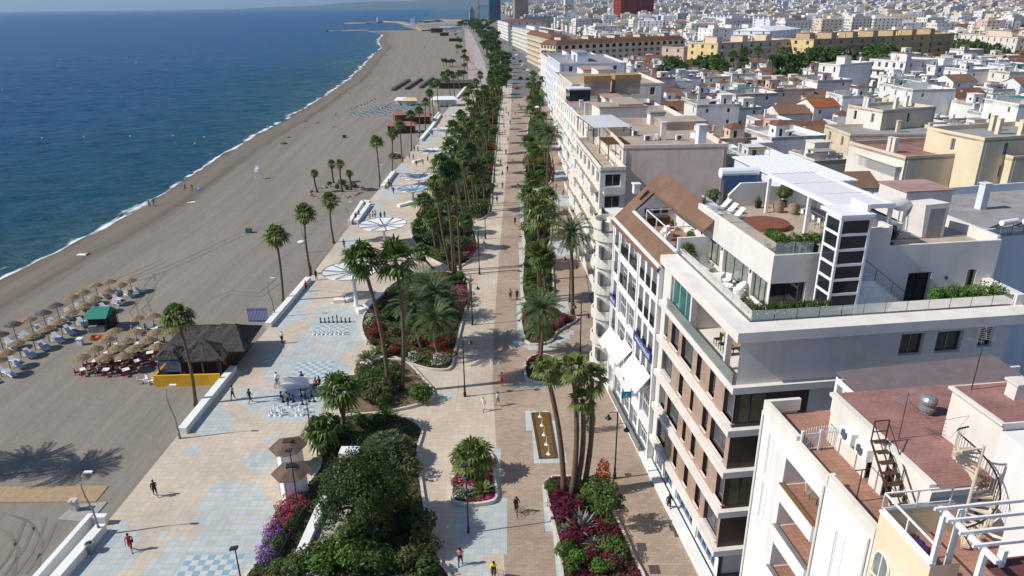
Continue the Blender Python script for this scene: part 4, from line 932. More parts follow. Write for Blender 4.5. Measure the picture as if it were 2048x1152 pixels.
SIT = dict(STAND); SIT.update(hip=(0,0,.52,.16), waist=(0,.0,.70,.145), chest=(0,.01,.93,.165), neck=(0,.03,1.09,.06), head=(0,.05,1.18,.085), crown=(0,.05,1.32,.085), shL=(-.19,.02,1.02,.062), elL=(-.23,.08,.76,.045), wrL=(-.16,.30,.66,.033), palmL=(-.14,.37,.65,.036),
    shR=(.19,.02,1.02,.062), elR=(.23,.08,.76,.045), wrR=(.16,.30,.66,.033), palmR=(.14,.37,.65,.036), thL=(-.10,.08,.50,.10), knL=(-.11,.46,.48,.068), anL=(-.11,.48,.09,.042), toeL=(-.11,.62,.04,.035), thR=(.10,.08,.50,.10), knR=(.11,.46,.48,.068), anR=(.11,.50,.09,.042), toeR=(.11,.64,.04,.035))
RIDE = dict(STAND); RIDE.update(hip=(0,-.25,.98,.155), waist=(0,-.17,1.14,.14), chest=(0,-.02,1.36,.16), neck=(0,.06,1.50,.06), head=(0,.10,1.58,.085), crown=(0,.10,1.72,.085), shL=(-.19,.02,1.42,.062), elL=(-.26,.20,1.22,.045), wrL=(-.23,.42,1.06,.033), palmL=(-.23,.49,1.04,.036),
    shR=(.19,.02,1.42,.062), elR=(.26,.20,1.22,.045), wrR=(.23,.42,1.06,.033), palmR=(.23,.49,1.04,.036), thL=(-.10,-.18,.92,.10), knL=(-.11,.14,.68,.068), anL=(-.11,.06,.28,.042), toeL=(-.11,.2,.24,.035), thR=(.10,-.18,.92,.10), knR=(.11,.02,.52,.068), anR=(.11,-.10,.16,.042), toeR=(.11,.05,.12,.035))
LIE = {k: (v[0], -(v[2]-.9), .14+.0*v[1]+(.1 if k in ('knL',) else 0), v[3]) for k, v in STAND.items()}
def lie_fix(): 
    for s in 'LR': LIE['toe'+s] = (LIE['an'+s][0], LIE['an'+s][1], .28, .035)
lie_fix()
POSE = {k: body_mesh(k, v) for k, v in dict(walk=WALK, walk2=WALK2, stand=STAND, sit=SIT, ride=RIDE, lie=LIE).items()}
for nm, c in dict(skin_fair=(.52,.30,.21), skin_tan=(.36,.19,.12), skin_dark=(.17,.085,.05), hair_dark=(.02,.014,.01), hair_brown=(.10,.055,.03), hair_grey=(.40,.39,.37), hair_blond=(.40,.27,.12), lip=(.35,.12,.10),
     black=(.015,.015,.017), navy=(.02,.03,.09), red=(.50,.02,.02), white=(.78,.78,.76), skyblue=(.30,.48,.66), khaki=(.36,.28,.18), grey=(.22,.22,.23), denim=(.08,.12,.22), yellow=(.80,.68,.02), pink=(.62,.22,.26), green=(.04,.22,.10), orange=(.70,.16,.04), shoe=(.07,.06,.06)).items(): mat('cloth_'+nm, c, .8, .1, 6)
PEOPLE = {}
def person(pos, head, pose='walk', top='black', bottom='black', legs=None, hair='dark', skin='fair', long=False, label='x', group=None, z=0.0, sc=1.0, sleeves=None):
    p = Vector(pos) if len(pos) == 3 else P(*pos, z)
    me, h, lh = POSE[pose]
    o = link('person', me); o.location = p; o.rotation_euler = (0, 0, R(-head)); o.scale = (sc,)*3
    sk = 'cloth_skin_'+skin
    for i, m in enumerate([sk, 'cloth_'+top, 'cloth_'+bottom, 'cloth_shoe' if pose != 'lie' else sk, 'cloth_hair_dark', ('cloth_'+legs) if legs else sk, 'cloth_lip']):
        o.material_slots[i].link = 'OBJECT'; o.material_slots[i].material = MAT[m]
    ho = link('hair', lh if long else h, o); ho.material_slots[0].link = 'OBJECT'; ho.material_slots[0].material = MAT['cloth_hair_'+hair]
    tag(o, label, 'person', group); PEOPLE.setdefault(group, []).append(o)
    return o
def bicycle(pos, head, label, colour='dark_metal'):
    t = thing('bicycle', label, 'bicycle', pos, R(-head))
    for y in (-.52, .52):
        w = MB(); 
        w.tube([(0, y+.33*math.cos(a*PI/8), .34+.33*math.sin(a*PI/8)) for a in range(17)], .02, 5, 0, False)
        for a in range(8): w.bar((0, y, .34), (0, y+.32*math.cos(a*PI/4), .34+.32*math.sin(a*PI/4)), .006)
        w.build('wheel', 'rubber', t)
    f = MB()
    for a, b in (((0,-.52,.34),(0,-.05,.30)), ((0,-.05,.30),(0,-.22,.85)), ((0,-.05,.30),(0,.38,.80)), ((0,-.2,.78),(0,.38,.82)), ((0,-.52,.34),(0,-.2,.75)), ((0,.38,.98),(0,.52,.34))): f.tube([a, b], .018, 6)
    f.build('frame', colour, t)
    h = MB(); h.tube([(-.26,.42,1.02),(0,.38,1.0),(.26,.42,1.02)], .014, 6); h.build('handlebar', 'dark_metal', t)
    s = MB(); s.box(-.07, -.34, .86, .07, -.10, .91); s.build('saddle', 'black_plastic', t)
    return t
# ------------------------------------------------------------------ promenade furniture
def wall_run(pts, w, h, label, m='white_paint', z0=-.35, name='parapet_wall', cat='low wall', group=None):
    t = [P(*p) for p in pts]; c = t[0]
    s = MB()
    for a, b in zip(t, t[1:]):
        d = (b-a).normalized(); n = Vector((d.y, -d.x, 0))*w/2
        a = a-c; b = b-c
        s.prism([tuple((a-n)[:2]), tuple((a+n)[:2]), tuple((b+n)[:2]), tuple((b-n)[:2])], z0, h)
    o = s.build(name, m); o.location = c; return tag(o, label, cat, group)
wall_run([(60,1190),(186,1044)], .45, .9, 'white outer wall of the beach ramp at the bottom left')
wall_run([(192,1047),(216,1047)], .5, .85, 'short white end wall closing the beach ramp')
wall_run([(95,1190),(206,1062)], .8, .75, 'white inner wall of the beach ramp beside the litter bin')
wall_run([(366,868),(468,742)], .85, .7, 'white parapet wall between leaning palm and the beach bar')
wall_run([(537,655),(617,562)], .85, .7, 'long white parapet wall starting behind the thatched bar')
wall_run([(700,450),(726,408),(740,410)], .7, .9, 'white outer wall of the ramp with people sitting near it')
wall_run([(712,448),(738,412)], .9, .7, 'white inner wall of the ramp near seated people')
wall_run([(765,378),(789,346)], 1.0, .8, 'white parapet wall beside the rock island')
wall_run([(841,283),(862,258),(880,232)], 1.1, .8, 'far white parapet wall below the brown beach huts')
wall_run([(868,242),(878,229)], .7, 1.0, 'far white ramp wall at the huts')
wall_run([(899,213),(908,203)], 1.0, .8, 'white parapet stub near the white marquee')
wall_run([(913,198),(935,172)], 1.2, .8, 'farthest white parapet wall before the pink promenade')
# litter bin by the ramp wall
o = MB(); o.lathe(0, 0, [(0, 0), (.28, 0), (.33, .8), (.36, .82), (.34, .9), (.25, .9), (.25, .5), (0, .5)], 14)
b = o.build('litter_bin', 'grey_metal'); b.location = P(183,1104); tag(b, 'round grey litter bin beside the white ramp wall', 'bin')
o = MB(); o.box(-.25, -.25, 0, .25, .25, 1.0); o.box(-.32, -.32, 1.0, .32, .32, 1.08); o.tube([(0, 0, 1.05), (.0, -.35, 1.15)], .03, 6); b = o.build('beach_shower', 'kerb_stone'); b.location = P(151,1020,-.12); tag(b, 'squat stone beach shower post on the concrete slab', 'shower')
# slender curved beach lamps
def beach_lamp(b, t, label='x'):
    B = P(*b); T = top_of(B, *t); h = T.z; r = thing('curved_lamp', label, 'street lamp', B, 0, 'curved beach lamps')
    s = MB(); s.tube([(0, 0, 0), (0, 0, .9)], [.13, .11], 8); s.tube([(0, 0, .9), (-.05, 0, h*.4), (-.35, 0, h*.62), (-.45, 0, h*.78), (-.25, 0, h*.93), (.15, 0, h)], [.085, .075, .065, .055, .045, .04], 7)
    s.build('pole', 'grey_metal', r, True); s = MB(); s.box(.1, -.12, h-.05, .75, .12, h+.05); s.build('lamp_head', 'white_metal', r); return r
bl_ = [beach_lamp(b, t) for b, t in [((360,877),(357,770)),((201,1070),(196,944)),((550,634),(553,556)),((613,503),(607,445)),((700,448),(698,404)),((763,372),(760,330)),((791,342),(789,305)),((838,290),(837,262)),((873,236),(872,212))]]
rank(bl_, 'slender curved grey lamp on the promenade edge beside the sand, %s')
def black_lamp(px, h=7.2, flip=1, group='black street lamps along the path'):
    B = P(*px); r = thing('street_lamp', 'x', 'street lamp', B, 0, group)
    s = MB(); s.lathe(0, 0, [(.16, 0), (.16, .5), (.11, .6), (.11, 1.2), (.075, 1.3), (.055, h)], 8); s.build('pole', 'dark_metal', r, True)
    s = MB(); s.tube([(0, 0, h*.80), (.3*flip, 0, h*.84), (.8*flip, 0, h*.82), (.85*flip, 0, h*.78)], .03, 5); s.tube([(0, 0, h*.96), (-.3*flip, 0, h), (-.75*flip, 0, h*.985), (-.8*flip, 0, h*.96)], .03, 5); s.build('arm', 'dark_metal', r)
    for x, z in ((.85*flip, h*.78), (-.8*flip, h*.96)):
        s = MB(); s.lathe(x, 0, [(.02, z+.02), (.10, z-.05), (.12, z-.15), (.30, z-.38), (.27, z-.42), (.0, z-.42)], 10); s.build('lantern', 'dark_metal', r)
    return r
bl_ = [black_lamp(p, h, f) for p, h, f in [((930,793),7.2,-1),((945,650),7.2,1),((959,549),7.2,1),((971,478),7.2,1),((981,420),7.2,1),((990,365),7.2,1),((1229,957),7.0,1),((1160,713),7.2,1),((1139,604),7.2,1),((1117,478),7.2,1),((1106,395),7,1),((1098,340),7,1),((1000,300),7,1),((1008,255),7,1)]]
rank(bl_, 'black lamp post with hanging lanterns standing on the promenade path, %s')
def flood(px, tp, label):
    B = P(*px); T = top_of(B, *tp); h = T.z; r = thing('floodlight_post', label, 'lamp post', B)
    s = MB(); s.tube([(0, 0, 0), (0, 0, h)], [.07, .045], 7); s.tube([(0, 0, 0), (0, 0, .6)], .10, 7); s.build('pole', 'dark_metal', r)
    s = MB(); s.bar((-.35, 0, h+.02), (.2, .0, h+.12), .34, .14); s.build('lamp_head', 'dark_metal', r)
flood((487,1185),(476,1098),'dark floodlight post at the bottom edge beside the violet flowers')
flood((597,1018),(578,902),'dark floodlight post in front of the hexagonal kiosks')
flood((621,862),(612,780),'dark floodlight post beside the chess players')
flood((937,1066),(937,932),'grey lamp post in front of the pink oval bed')
# round white shade canopies on funnel columns
def canopy(base, cen, dia_px, m, label):
    B = P(*base); T = top_of(B, base[0], cen[1]); h = T.z; D = proj(T)[2]; rad = dia_px/2*D/FPX; off = (cen[0]-base[0])*D/FPX
    r = thing('shade_canopy', label, 'shade canopy', B, 0, 'round shade canopies')
    s = MB(); s.lathe(off, 0, [(.12, h-.50), (rad*.5, h-.30), (rad, h-.06), (rad, h), (rad*.5, h-.26), (.12, h-.46)], 40); s.build('membrane', m, r)
    s = MB(); s.lathe(0, 0, [(.42, 0), (.30, .4), (.22, h*.45), (.26, h*.62), (.5, h*.8), (.95, h-.45)], 14); s.build('column', m, r, True)
    s = MB()
    for k in range(10): a = k*PI/5; s.bar((off*.2, 0, h-.26), (off+rad*math.cos(a), rad*math.sin(a), h+.07), .10)
    s.tube([(off+rad*math.cos(a*PI/18), rad*math.sin(a*PI/18), h+.0) for a in range(37)], .06, 5, 0, False); s.build('rib_frame', 'grey_metal', r)
canopy((770,494),(769,448),95,'canopy_white','large white round canopy beside the ramp with people sitting')
canopy((713,612),(706,541),108,'canopy_white','white round canopy half hidden by the two tall palms')
canopy((827,404),(828,377),60,'canopy_blue','pale blue round canopy by the rock island')
canopy((838,372),(836,353),68,'canopy_white','white round canopy just beyond the blue one')
canopy((872,322),(871,301),66,'canopy_white','white round canopy among walkers and avenue palms')
canopy((893,277),(892,258),56,'canopy_white','white round canopy on the promenade below beach huts')
canopy((916,246),(915,231),50,'canopy_white','far white round canopy before the white marquee')
def bench(pts, w, h, label):
    return wall_run(pts, w, h, label, 'white_paint', 0, 'curved_bench', 'bench')
bench([(668,605),(690,604),(712,596)], 1.0, .55, 'pale bent bench under the white canopy left arm')
bench([(714,626),(730,622),(742,610),(762,592)], 1.1, .6, 'pale bent bench against the wide red bed')
bench([(797,414),(810,411),(830,405)], 1.0, .55, 'pale bent bench before the avenue shrubs')
bench([(826,326),(842,322)], 1.0, .55, 'pale bent bench by the distant white canopy')
bench([(726,736),(740,728),(770,718)], .9, .6, 'white curved bench tucked against the teardrop bed')
o = MB(); o.prism([(-1.5,-.3),(1.5,-.3),(1.5,.3),(-1.5,.3)], 0, .45); o.prism([(-1.4,.3),(1.4,.3),(1.4,.42),(-1.4,.42)], .45, 1.2); b = o.build('lounge_bench', 'white_paint'); b.location = P(592,775); tag(b, 'white slab bench between the two lower chess boards', 'bench')

# ------------------------------------------------------------------ giant chess
def chess_board(px, label, rot=R(1.5), size=4.5):
    c = P(*px); t = thing('chess_board', label, 'chess board', (c.x, c.y, .0), rot, 'giant chess boards set in the paving')
    q = size/8; s = MB()
    for i in range(8):
        for j in range(8): x = -size/2+i*q; y = -size/2+j*q; s.quad((x, y, .009), (x+q, y, .009), (x+q, y+q, .009), (x, y+q, .009), (i+j) % 2)
    s.build('squares', ['chess_blue', 'chess_pale'], t)
    s = MB(); e = size/2+.45; s.quad((-e, -e, .0065), (e, -e, .0065), (e, e, .0065), (-e, e, .0065)); s.build('border', 'blue_tiles', t); return c
def piece_mesh(k):
    s = MB(); P0 = [(.19, 0), (.19, .06), (.12, .12), (.07, .22)]
    if k == 'pawn': s.lathe(0, 0, P0+[(.06, .38), (.10, .42), (.04, .44)], 10); s.ball((0, 0, .50), .085)
    elif k == 'rook': s.lathe(0, 0, P0+[(.075, .48), (.12, .52), (.12, .66), (.08, .66), (.08, .60), (0, .60)], 10)
    elif k == 'knight': s.lathe(0, 0, P0+[(.08, .30), (.0, .34)], 10); s.tube([(0, -.04, .28), (0, -.08, .46), (0, 0, .62), (0, .16, .58), (0, .20, .52)], [.09, .08, .085, .06, .05], 7)
    elif k == 'bishop': s.lathe(0, 0, P0+[(.06, .55), (.11, .58), (.05, .61), (.085, .70), (.05, .80), (0, .84)], 10)
    elif k == 'queen': s.lathe(0, 0, P0+[(.065, .70), (.12, .74), (.06, .77), (.11, .92), (.06, .93), (0, .98)], 10)
    else: s.lathe(0, 0, P0+[(.07, .76), (.13, .80), (.07, .83), (.11, .98), (0, 1.02)], 10); s.bar((0, 0, 1.0), (0, 0, 1.18), .04); s.bar((-.07, 0, 1.1), (.07, 0, 1.1), .04)
    return s.v, s.f
PIECES = {}
for k in ('pawn','rook','knight','bishop','queen','king'):
    for cl in ('black', 'white'):
        b = MB(); v, f = piece_mesh(k); b.add(v, f); PIECES[k, cl] = b.mesh('chess_'+k, 'chess_'+cl)
CP = {}
def piece(k, cl, c, i, j, where, size=4.5):
    q = size/8; o = link('chess_'+k, PIECES[k, cl]); o.location = (c.x-size/2+(i+.5)*q, c.y-size/2+(j+.5)*q, .01); o.rotation_euler = (0, 0, 0 if cl == 'white' else PI)
    tag(o, 'x', 'chess piece', 'giant chess pieces'); CP.setdefault((k, cl, where), []).append(o)
b1 = chess_board((664,657),'giant chess board with both sides lined up ready for play'); b2 = chess_board((625,741),'empty giant chess board of blue and pale squares'); b3 = chess_board((588,812),'giant chess board with a game under way'); chess_board((412,1152),'giant chess board cut off by the bottom of the picture')
order = ['rook','knight','bishop','queen','king','bishop','knight','rook']
w1 = 'on the lined up board'
for i, k in enumerate(order):
    piece(k, 'black', b1, i, 7, w1); piece(k, 'white', b1, i, 0, w1); piece('pawn', 'white', b1, i, 1, w1)
w2 = 'in the game under way'
for k, i, j in [('rook',0,7),('bishop',2,6),('king',4,7),('queen',3,5),('knight',5,6),('rook',7,7),('pawn',1,5),('pawn',5,4),('pawn',6,5),('pawn',7,5),('bishop',6,7)]: piece(k, 'black', b3, i, j, w2)
for k, i, j in [('rook',0,0),('king',1,0),('pawn',0,1),('pawn',1,2),('pawn',2,1),('bishop',2,0),('queen',5,0),('knight',5,2),('rook',6,0),('pawn',6,1),('pawn',7,1),('pawn',3,3)]: piece(k, 'white', b3, i, j, w2)
for (k, cl, wh), os in CP.items(): rank(os, '%s giant chess %s standing %s, %%s' % (cl, k, wh), 'left')

# ------------------------------------------------------------------ fountain
q = [P(*p) for p in [(1062,827),(1099,826),(1115,917),(1078,918)]]; c = sum(q, Vector())/4; L_ = [p-c for p in q]
t = thing('fountain_basin', 'sunken rectangular fountain basin with amber water in the brick paving', 'fountain', c)
s = MB(); I_ = offset_poly(L_, .22)
for k in range(4):
    a, b_, d, e = L_[k], L_[(k+1) % 4], I_[(k+1) % 4], I_[k]; z = Vector((0, 0, .12)); s.quad(a, b_, b_+z, a+z); s.quad(a+z, b_+z, d+z, e+z); s.quad(e+z, d+z, d, e)
s.build('rim', 'dark_wood', t); s = MB(); s.poly([Vector((p.x, p.y, .06)) for p in I_]); s.build('water', 'basin_water', t)
jets = []
for px in [(1080,834),(1084,852),(1088,871),(1093,890),(1097,909)]:
    p = P(*px); r = thing('water_jet', 'x', 'water jet', (p.x, p.y, .06), 0, 'jets of the fountain')
    s = MB(); s.tube([(0, 0, 0), (0, 0, .55), (.03, 0, 1.0)], [.018, .028, .01], 6); s.build('jet', 'foam_jet', r)
    s = MB(); s.lathe(0, 0, [(.22, .004), (.16, .06), (.10, .05), (.07, .2), (.03, .4)], 14); s.build('splash', 'foam_jet', r); jets.append(r)
rank(jets, 'white water jet splashing in the amber fountain basin, %s')
# ------------------------------------------------------------------ hexagonal kiosks
def kiosk(px, label, capm):
    B = P(*px); t = thing('hexagonal_kiosk', label, 'kiosk', B, R(12), 'white hexagonal kiosks')
    hx = lambda r: [(r*math.cos(k*PI/3), r*math.sin(k*PI/3)) for k in range(6)]
    s = MB(); s.prism(hx(1.15), 0, 2.55); s.build('wall', 'white_paint', t)
    s = MB()
    for k in range(6): a = hx(1.16); s.bar((a[k][0], a[k][1], .05), (a[k][0], a[k][1], 2.55), .10)
    s.build('corner_posts', 'white_metal', t)
    s = MB(); o_ = hx(1.75)
    for k in range(6): a, b_ = o_[k], o_[(k+1) % 6]; s.add([(a[0], a[1], 2.5), (b_[0], b_[1], 2.5), (b_[0]*.16, b_[1]*.16, 3.1), (a[0]*.16, a[1]*.16, 3.1)], ((0, 1, 2, 3),)); 
    s.poly([(p[0], p[1], 2.5) for p in o_][::-1]); s.build('roof', 'kiosk_roof', t)
    s = MB(); s.prism([(-.4,-.3),(.4,-.3),(.4,.3),(-.4,.3)], 3.06, 3.16); s.build('roof_cap', capm, t)
    s = MB(); s.box(-.45, -1.06, .1, .45, -1.02, 2.1); s.build('door', 'white_metal', t)
kiosk((583,938),'white hexagonal kiosk with a rust coloured roof cap, behind its twin','rust_metal'); kiosk((590,990),'white hexagonal kiosk with dark roof cap beside the pink flowers','dark_metal')
# ------------------------------------------------------------------ sunken ramp with white walls
t = thing('underpass_ramp', 'sunken ramp between white walls leading under the garden', 'ramp', P(630,1040))
o = P(630,1040)
def wpart(name, pts, w, z0, z1, m):
    s = MB(); q = [P(*p)-o for p in pts]
    for a, b_ in zip(q, q[1:]):
        d = (b_-a).normalized(); n = Vector((d.y, -d.x, 0))*w/2; s.prism([tuple((a-n)[:2]), tuple((a+n)[:2]), tuple((b_+n)[:2]), tuple((b_-n)[:2])], z0, z1)
    s.build(name, m, t)
wpart('ramp_wall', [(585,1160),(640,1032),(678,945)], .75, 0, .75, 'white_paint'); wpart('ramp_wall', [(672,1110),(705,1010),(722,950)], .5, 0, .7, 'concrete')
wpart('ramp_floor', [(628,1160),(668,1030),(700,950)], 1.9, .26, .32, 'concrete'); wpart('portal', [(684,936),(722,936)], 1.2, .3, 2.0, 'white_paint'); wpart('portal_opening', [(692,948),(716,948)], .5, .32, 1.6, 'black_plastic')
s = MB(); a, b_ = P(562,1130)-o, P(668,925)-o
s.bar(a+Vector((0, 0, 1.1)), b_+Vector((0, 0, 1.1)), .05); s.bar(a+Vector((0, 0, .6)), b_+Vector((0, 0, .6)), .03)
for k in range(10): p = a.lerp(b_, k/9); s.bar(p, p+Vector((0, 0, 1.1)), .04)
s.build('railing', 'dark_metal', t)

# ------------------------------------------------------------------ thatched beach bar
SZ = -.28
B0_ = P(312,775,SZ); t = thing('beach_bar', 'thatched beach bar with dark straw roofs above a yellow wall', 'beach bar', B0_, R(2))
W_, D_ = 7.4, 9.0
s = MB(); s.box(0, 0, 0, W_, .2, 1.5); s.box(0, .2, 0, .2, 3.0, 1.5); s.build('yellow_wall', 'bar_yellow', t)
s = MB(); s.box(.3, 2.8, 0, W_-.3, D_-.2, 2.5); s.build('bar_body', 'dark_wood', t)
s = MB(); s.box(W_-.6, 1.2, 0, W_-.4, D_-.6, 2.6); s.build('side_wall', 'dark_metal', t)
s = MB(); s.facade((.25, .9, 1.45), (1, 0, 0), (0, -1, 0), 2.5, 1.4, [(.15, .15, 2.35, 1.25)], .08); s.build('window_frame', 'bright_blue', t)
s = MB(); s.quad((.4, .97, 1.6), (2.6, .97, 1.6), (2.6, .97, 2.7), (.4, .97, 2.7)); s.build('window_pane', 'clear_glass', t)
def hip(x0, y0, x1, y1, z0, z1, inset, name, m, rough=True):
    s = MB(); ix, iy = inset; a = [(x0,y0,z0),(x1,y0,z0),(x1,y1,z0),(x0,y1,z0)]; b_ = [(x0+ix,y0+iy,z1),(x1-ix,y0+iy,z1),(x1-ix,y1-iy,z1),(x0+ix,y1-iy,z1)]
    K = 8
    for i in range(4):
        p, q, r, u = Vector(a[i]), Vector(a[(i+1) % 4]), Vector(b_[(i+1) % 4]), Vector(b_[i])
        for e in range(K):
            for f in range(4):
                f2 = lambda ee, ff: (p.lerp(q, ee/K)).lerp(u.lerp(r, ee/K), ff/4) + (Vector((0, 0, .28*noise.noise((ee*1.7+i*3, ff*2.3, z1))-(.05*(ff == 0)))) if 0 < ee < K else Vector((0, 0, 0)))
                s.quad(f2(e, f), f2(e+1, f), f2(e+1, f+1), f2(e, f+1))
    s.poly(b_); s.poly([(x, y, z-.12) for x, y, z in a][::-1])
    for i in range(4): p, q = a[i], a[(i+1) % 4]; s.quad((p[0],p[1],p[2]-.12), (q[0],q[1],q[2]-.12), q, p)
    n_ = random.Random(int(z1*100))
    for _ in range(500):                                                     # straw ends poking out of the surface
        i = n_.randrange(4); e, f = n_.random(), n_.random(); p, q, r, u = Vector(a[i]), Vector(a[(i+1) % 4]), Vector(b_[(i+1) % 4]), Vector(b_[i]); c = p.lerp(q, e).lerp(u.lerp(r, e), f); d = (p-u).normalized(); w = (q-p).normalized()*.05
        s.add((c-w, c+w, c+d*.35+Vector((0, 0, .10))), ((0, 1, 2),))
    return s.build(name, m, t)
hip(-.6, 3.3, W_+2.0, D_+1.6, 2.7, 4.6, (1.9, 3.7), 'main_roof', 'dark_thatch')
hip(1.6, 1.5, W_+.2, 5.4, 2.45, 4.1, (2.55, 1.7), 'porch_roof', 'dark_thatch'); hip(-.4, 1.1, 2.6, 4.4, 2.95, 3.6, (1.0, .9), 'side_roof', 'dark_thatch')
s = MB(); 
for x, y in ((.3,.9),(2.8,.9),(W_-.4,1.6),(W_-.2,5),(5,1.6)): s.cyl(x, y, 0, 2.5, .08)
s.build('posts', 'wood', t)
s = MB(); s.box(W_-.38, 1.8, 1.0, W_-.3, 4.2, 2.4); sb = s.build('sign_board', 'black_plastic', t)
s = MB(); s.tube([(W_-.28, 3.0+.5*math.cos(a*PI/10), 1.75+.42*math.sin(a*PI/10)) for a in range(3, 19)], [.02+.07*math.sin(k*PI/15) for k in range(16)], 6); s.build('sign_emblem', 'red_flower' if False else 'cloth_orange', sb)
s = MB(); p = P(520,640,SZ)
for k in range(14): s.box(k*.2, 0, 0, k*.2+.1, .06, 2.2, 0)
s.box(-.05, .02, .2, 2.8, .05, .3, 1); s.box(-.05, .02, 1.8, 2.8, .05, 1.9, 1); b = s.build('slatted_screen', ['bright_blue', 'dark_metal']); b.location = P(498,645,SZ); tag(b, 'blue slatted screen behind the thatched bar roof', 'screen')
# ------------------------------------------------------------------ straw parasols, loungers, tables
def parasol_meshes(m, rad=1.05, h=2.2):
    s = MB(); s.cyl(0, 0, 0, h, .05, .04, 7); pole = s.mesh('pole', 'wood'); s = MB(); n = 18
    s.add([(0, 0, h+.42)]+[(rad*.5*math.cos(k*2*PI/n), rad*.5*math.sin(k*2*PI/n), h+.17+rnd.uniform(-.02, .02)) for k in range(n)]+[(rad*(1+rnd.uniform(-.05, .05))*math.cos(k*2*PI/n), rad*(1+rnd.uniform(-.05, .05))*math.sin(k*2*PI/n), h-.14+rnd.uniform(-.06, .03)) for k in range(n)],
          [(0, k+1, (k+1) % n+1) for k in range(n)]+[(k+1, n+k+1, n+(k+1) % n+1, (k+1) % n+1) for k in range(n)])
    for k in range(150):
        a = rnd.random()*6.28; r = rad*rnd.uniform(.25, 1.0); z = h+.42-.56*r/rad+.01; d = Vector((math.cos(a), math.sin(a), -.45)); w = Vector((-math.sin(a), math.cos(a), 0))*.04; c = Vector((r*math.cos(a), r*math.sin(a), z)); s.add((c-w, c+w, c+d*.22+Vector((0, 0, .09))), ((0, 1, 2),))
    return pole, s.mesh('straw_roof', m)
PAR = {k: parasol_meshes(k) for k in ('thatch', 'grey_thatch')}
def parasol(px, m, group, dz=0):
    t = thing('straw_parasol', 'x', 'parasol', P(*px, SZ), rnd.random()*6, group); link('pole', PAR[m][0], t); link('straw_roof', PAR[m][1], t).rotation_euler = (rnd.uniform(-.06, .06), rnd.uniform(-.06, .06), 0); t.scale = (1, 1, rnd.uniform(.92, 1.05)); return t
def lounger_proto():
    t = thing('sun_lounger', 'x', 'sun lounger', (0, 0, 0), 0, 'sun loungers under the straw parasols')
    s = MB(); s.box(-.32, -.95, .26, .32, -.90, .34); s.box(-.32, -.95, .26, -.27, .95, .34); s.box(.27, -.95, .26, .32, .95, .34); s.box(-.32, .9, .26, .32, .95, .34)
    s.build('frame', 'lounger_white', t)
    for x, y in ((-.28,-.8),(.28,-.8),(-.28,.7),(.28,.7)): s = MB(); s.box(x-.03, y-.03, 0, x+.03, y+.03, .26); s.build('leg', 'lounger_white', t)
    s = MB(); s.box(-.27, -.88, .34, .27, .35, .42); 
    for k in range(6): s.box(-.272, -.88+k*.2, .35, .272, -.80+k*.2, .423, 1)
    s.build('cushion', ['stripe_blue', 'lounger_white'], t)
    s = MB(); s.add([(-.27,.35,.36),(.27,.35,.36),(.27,.9,.72),(-.27,.9,.72),(-.27,.33,.44),(.27,.33,.44),(.27,.87,.79),(-.27,.87,.79)], ((0,3,2,1),(4,5,6,7),(0,1,5,4),(1,2,6,5),(2,3,7,6),(3,0,4,7))); s.build('backrest', 'lounger_white', t)
    return t
lp = lounger_proto(); lng = []
pr1 = [(7,700),(34,680),(67,666),(93,653),(120,640),(150,621),(170,611),(197,597),(222,588)]; pr2 = [(4,754),(21,737),(43,716),(72,701),(100,686),(126,670),(151,654),(175,640),(197,626),(220,611),(245,595),(265,586)]
dark = {0, 1, 3, 4}; g = 'straw parasols of the lounger rows'
pa = [parasol(p, 'grey_thatch' if i in dark else 'thatch', g) for i, p in enumerate(pr1)]; pb = [parasol(p, 'thatch', g) for p in pr2]
rank(pa, 'straw parasol in the lounger row nearer the sea, %s', 'left'); rank(pb, 'straw parasol in the lounger row nearer the bar, %s', 'left')
for row in (pr1, pr2):
    for i, p in enumerate(row):
        for dx in (-.85, .85):
            q = P(*p, SZ) + Vector((dx*.6+.5, dx*.8-.5, 0)); rz = R(62+rnd.uniform(-6, 6))
            if not lng: o = lp; o.location = q; o.rotation_euler = (0, 0, rz)
            else: o = dup(lp, q, rz)
            lng.append(o)
rank(lng, 'white framed lounger with blue cushion under the straw parasols, %s', 'left')
rp = [(280,664),(311,662),(237,694),(277,692),(318,692),(349,690),(171,744),(215,745),(254,745),(195,727),(240,726),(278,727),(219,711),(260,711),(302,711),(320,726)]
ra = [parasol(p, 'thatch', 'straw parasols of the bar terrace') for p in rp]; rank(ra, 'straw parasol over the dining tables beside the beach bar, %s', 'left')
def chair_mesh(sw=.44):
    s = MB(); s.box(-.22, -.22, .42, .22, .22, .46); s.box(-.22, -.24, .46, .22, -.2, .9)
    for x in (-.2, .2):
        for y in (-.2, .2): s.box(x-.02, y-.02, 0, x+.02, y+.02, .42)
    return s
def table_set(px, k, tm, cm, grp):
    q = P(*px, SZ)+Vector((.25, -.55, 0)); t = thing('dining_table', 'x', 'table', q, rnd.random(), grp+' tables'); s = MB(); s.box(-.4, -.4, .70, .4, .4, .74); s.build('tabletop', tm, t); s = MB(); s.cyl(0, 0, 0, .7, .04); s.box(-.25, -.25, 0, .25, .25, .03); s.build('leg', 'grey_metal', t); TB.append(t)
    for i in range(k):
        a = i*2*PI/k+.4; o = link('dining_chair', CHM[cm]); o.location = q+Vector((.75*math.cos(a), .75*math.sin(a), 0)); o.rotation_euler = (0, 0, a+PI/2); tag(o, 'x', 'chair', grp+' chairs'); CHS.setdefault(cm, []).append(o)
TB = []; CHS = {}; CHM = {'bar_red': chair_mesh().mesh('dining_chair', 'bar_red'), 'lounger_white': chair_mesh().mesh('dining_chair', 'lounger_white')}
for i, p in enumerate(rp): table_set(p, 4, 'lounger_white', 'bar_red' if p[1] > 700 else 'lounger_white', 'bar terrace')
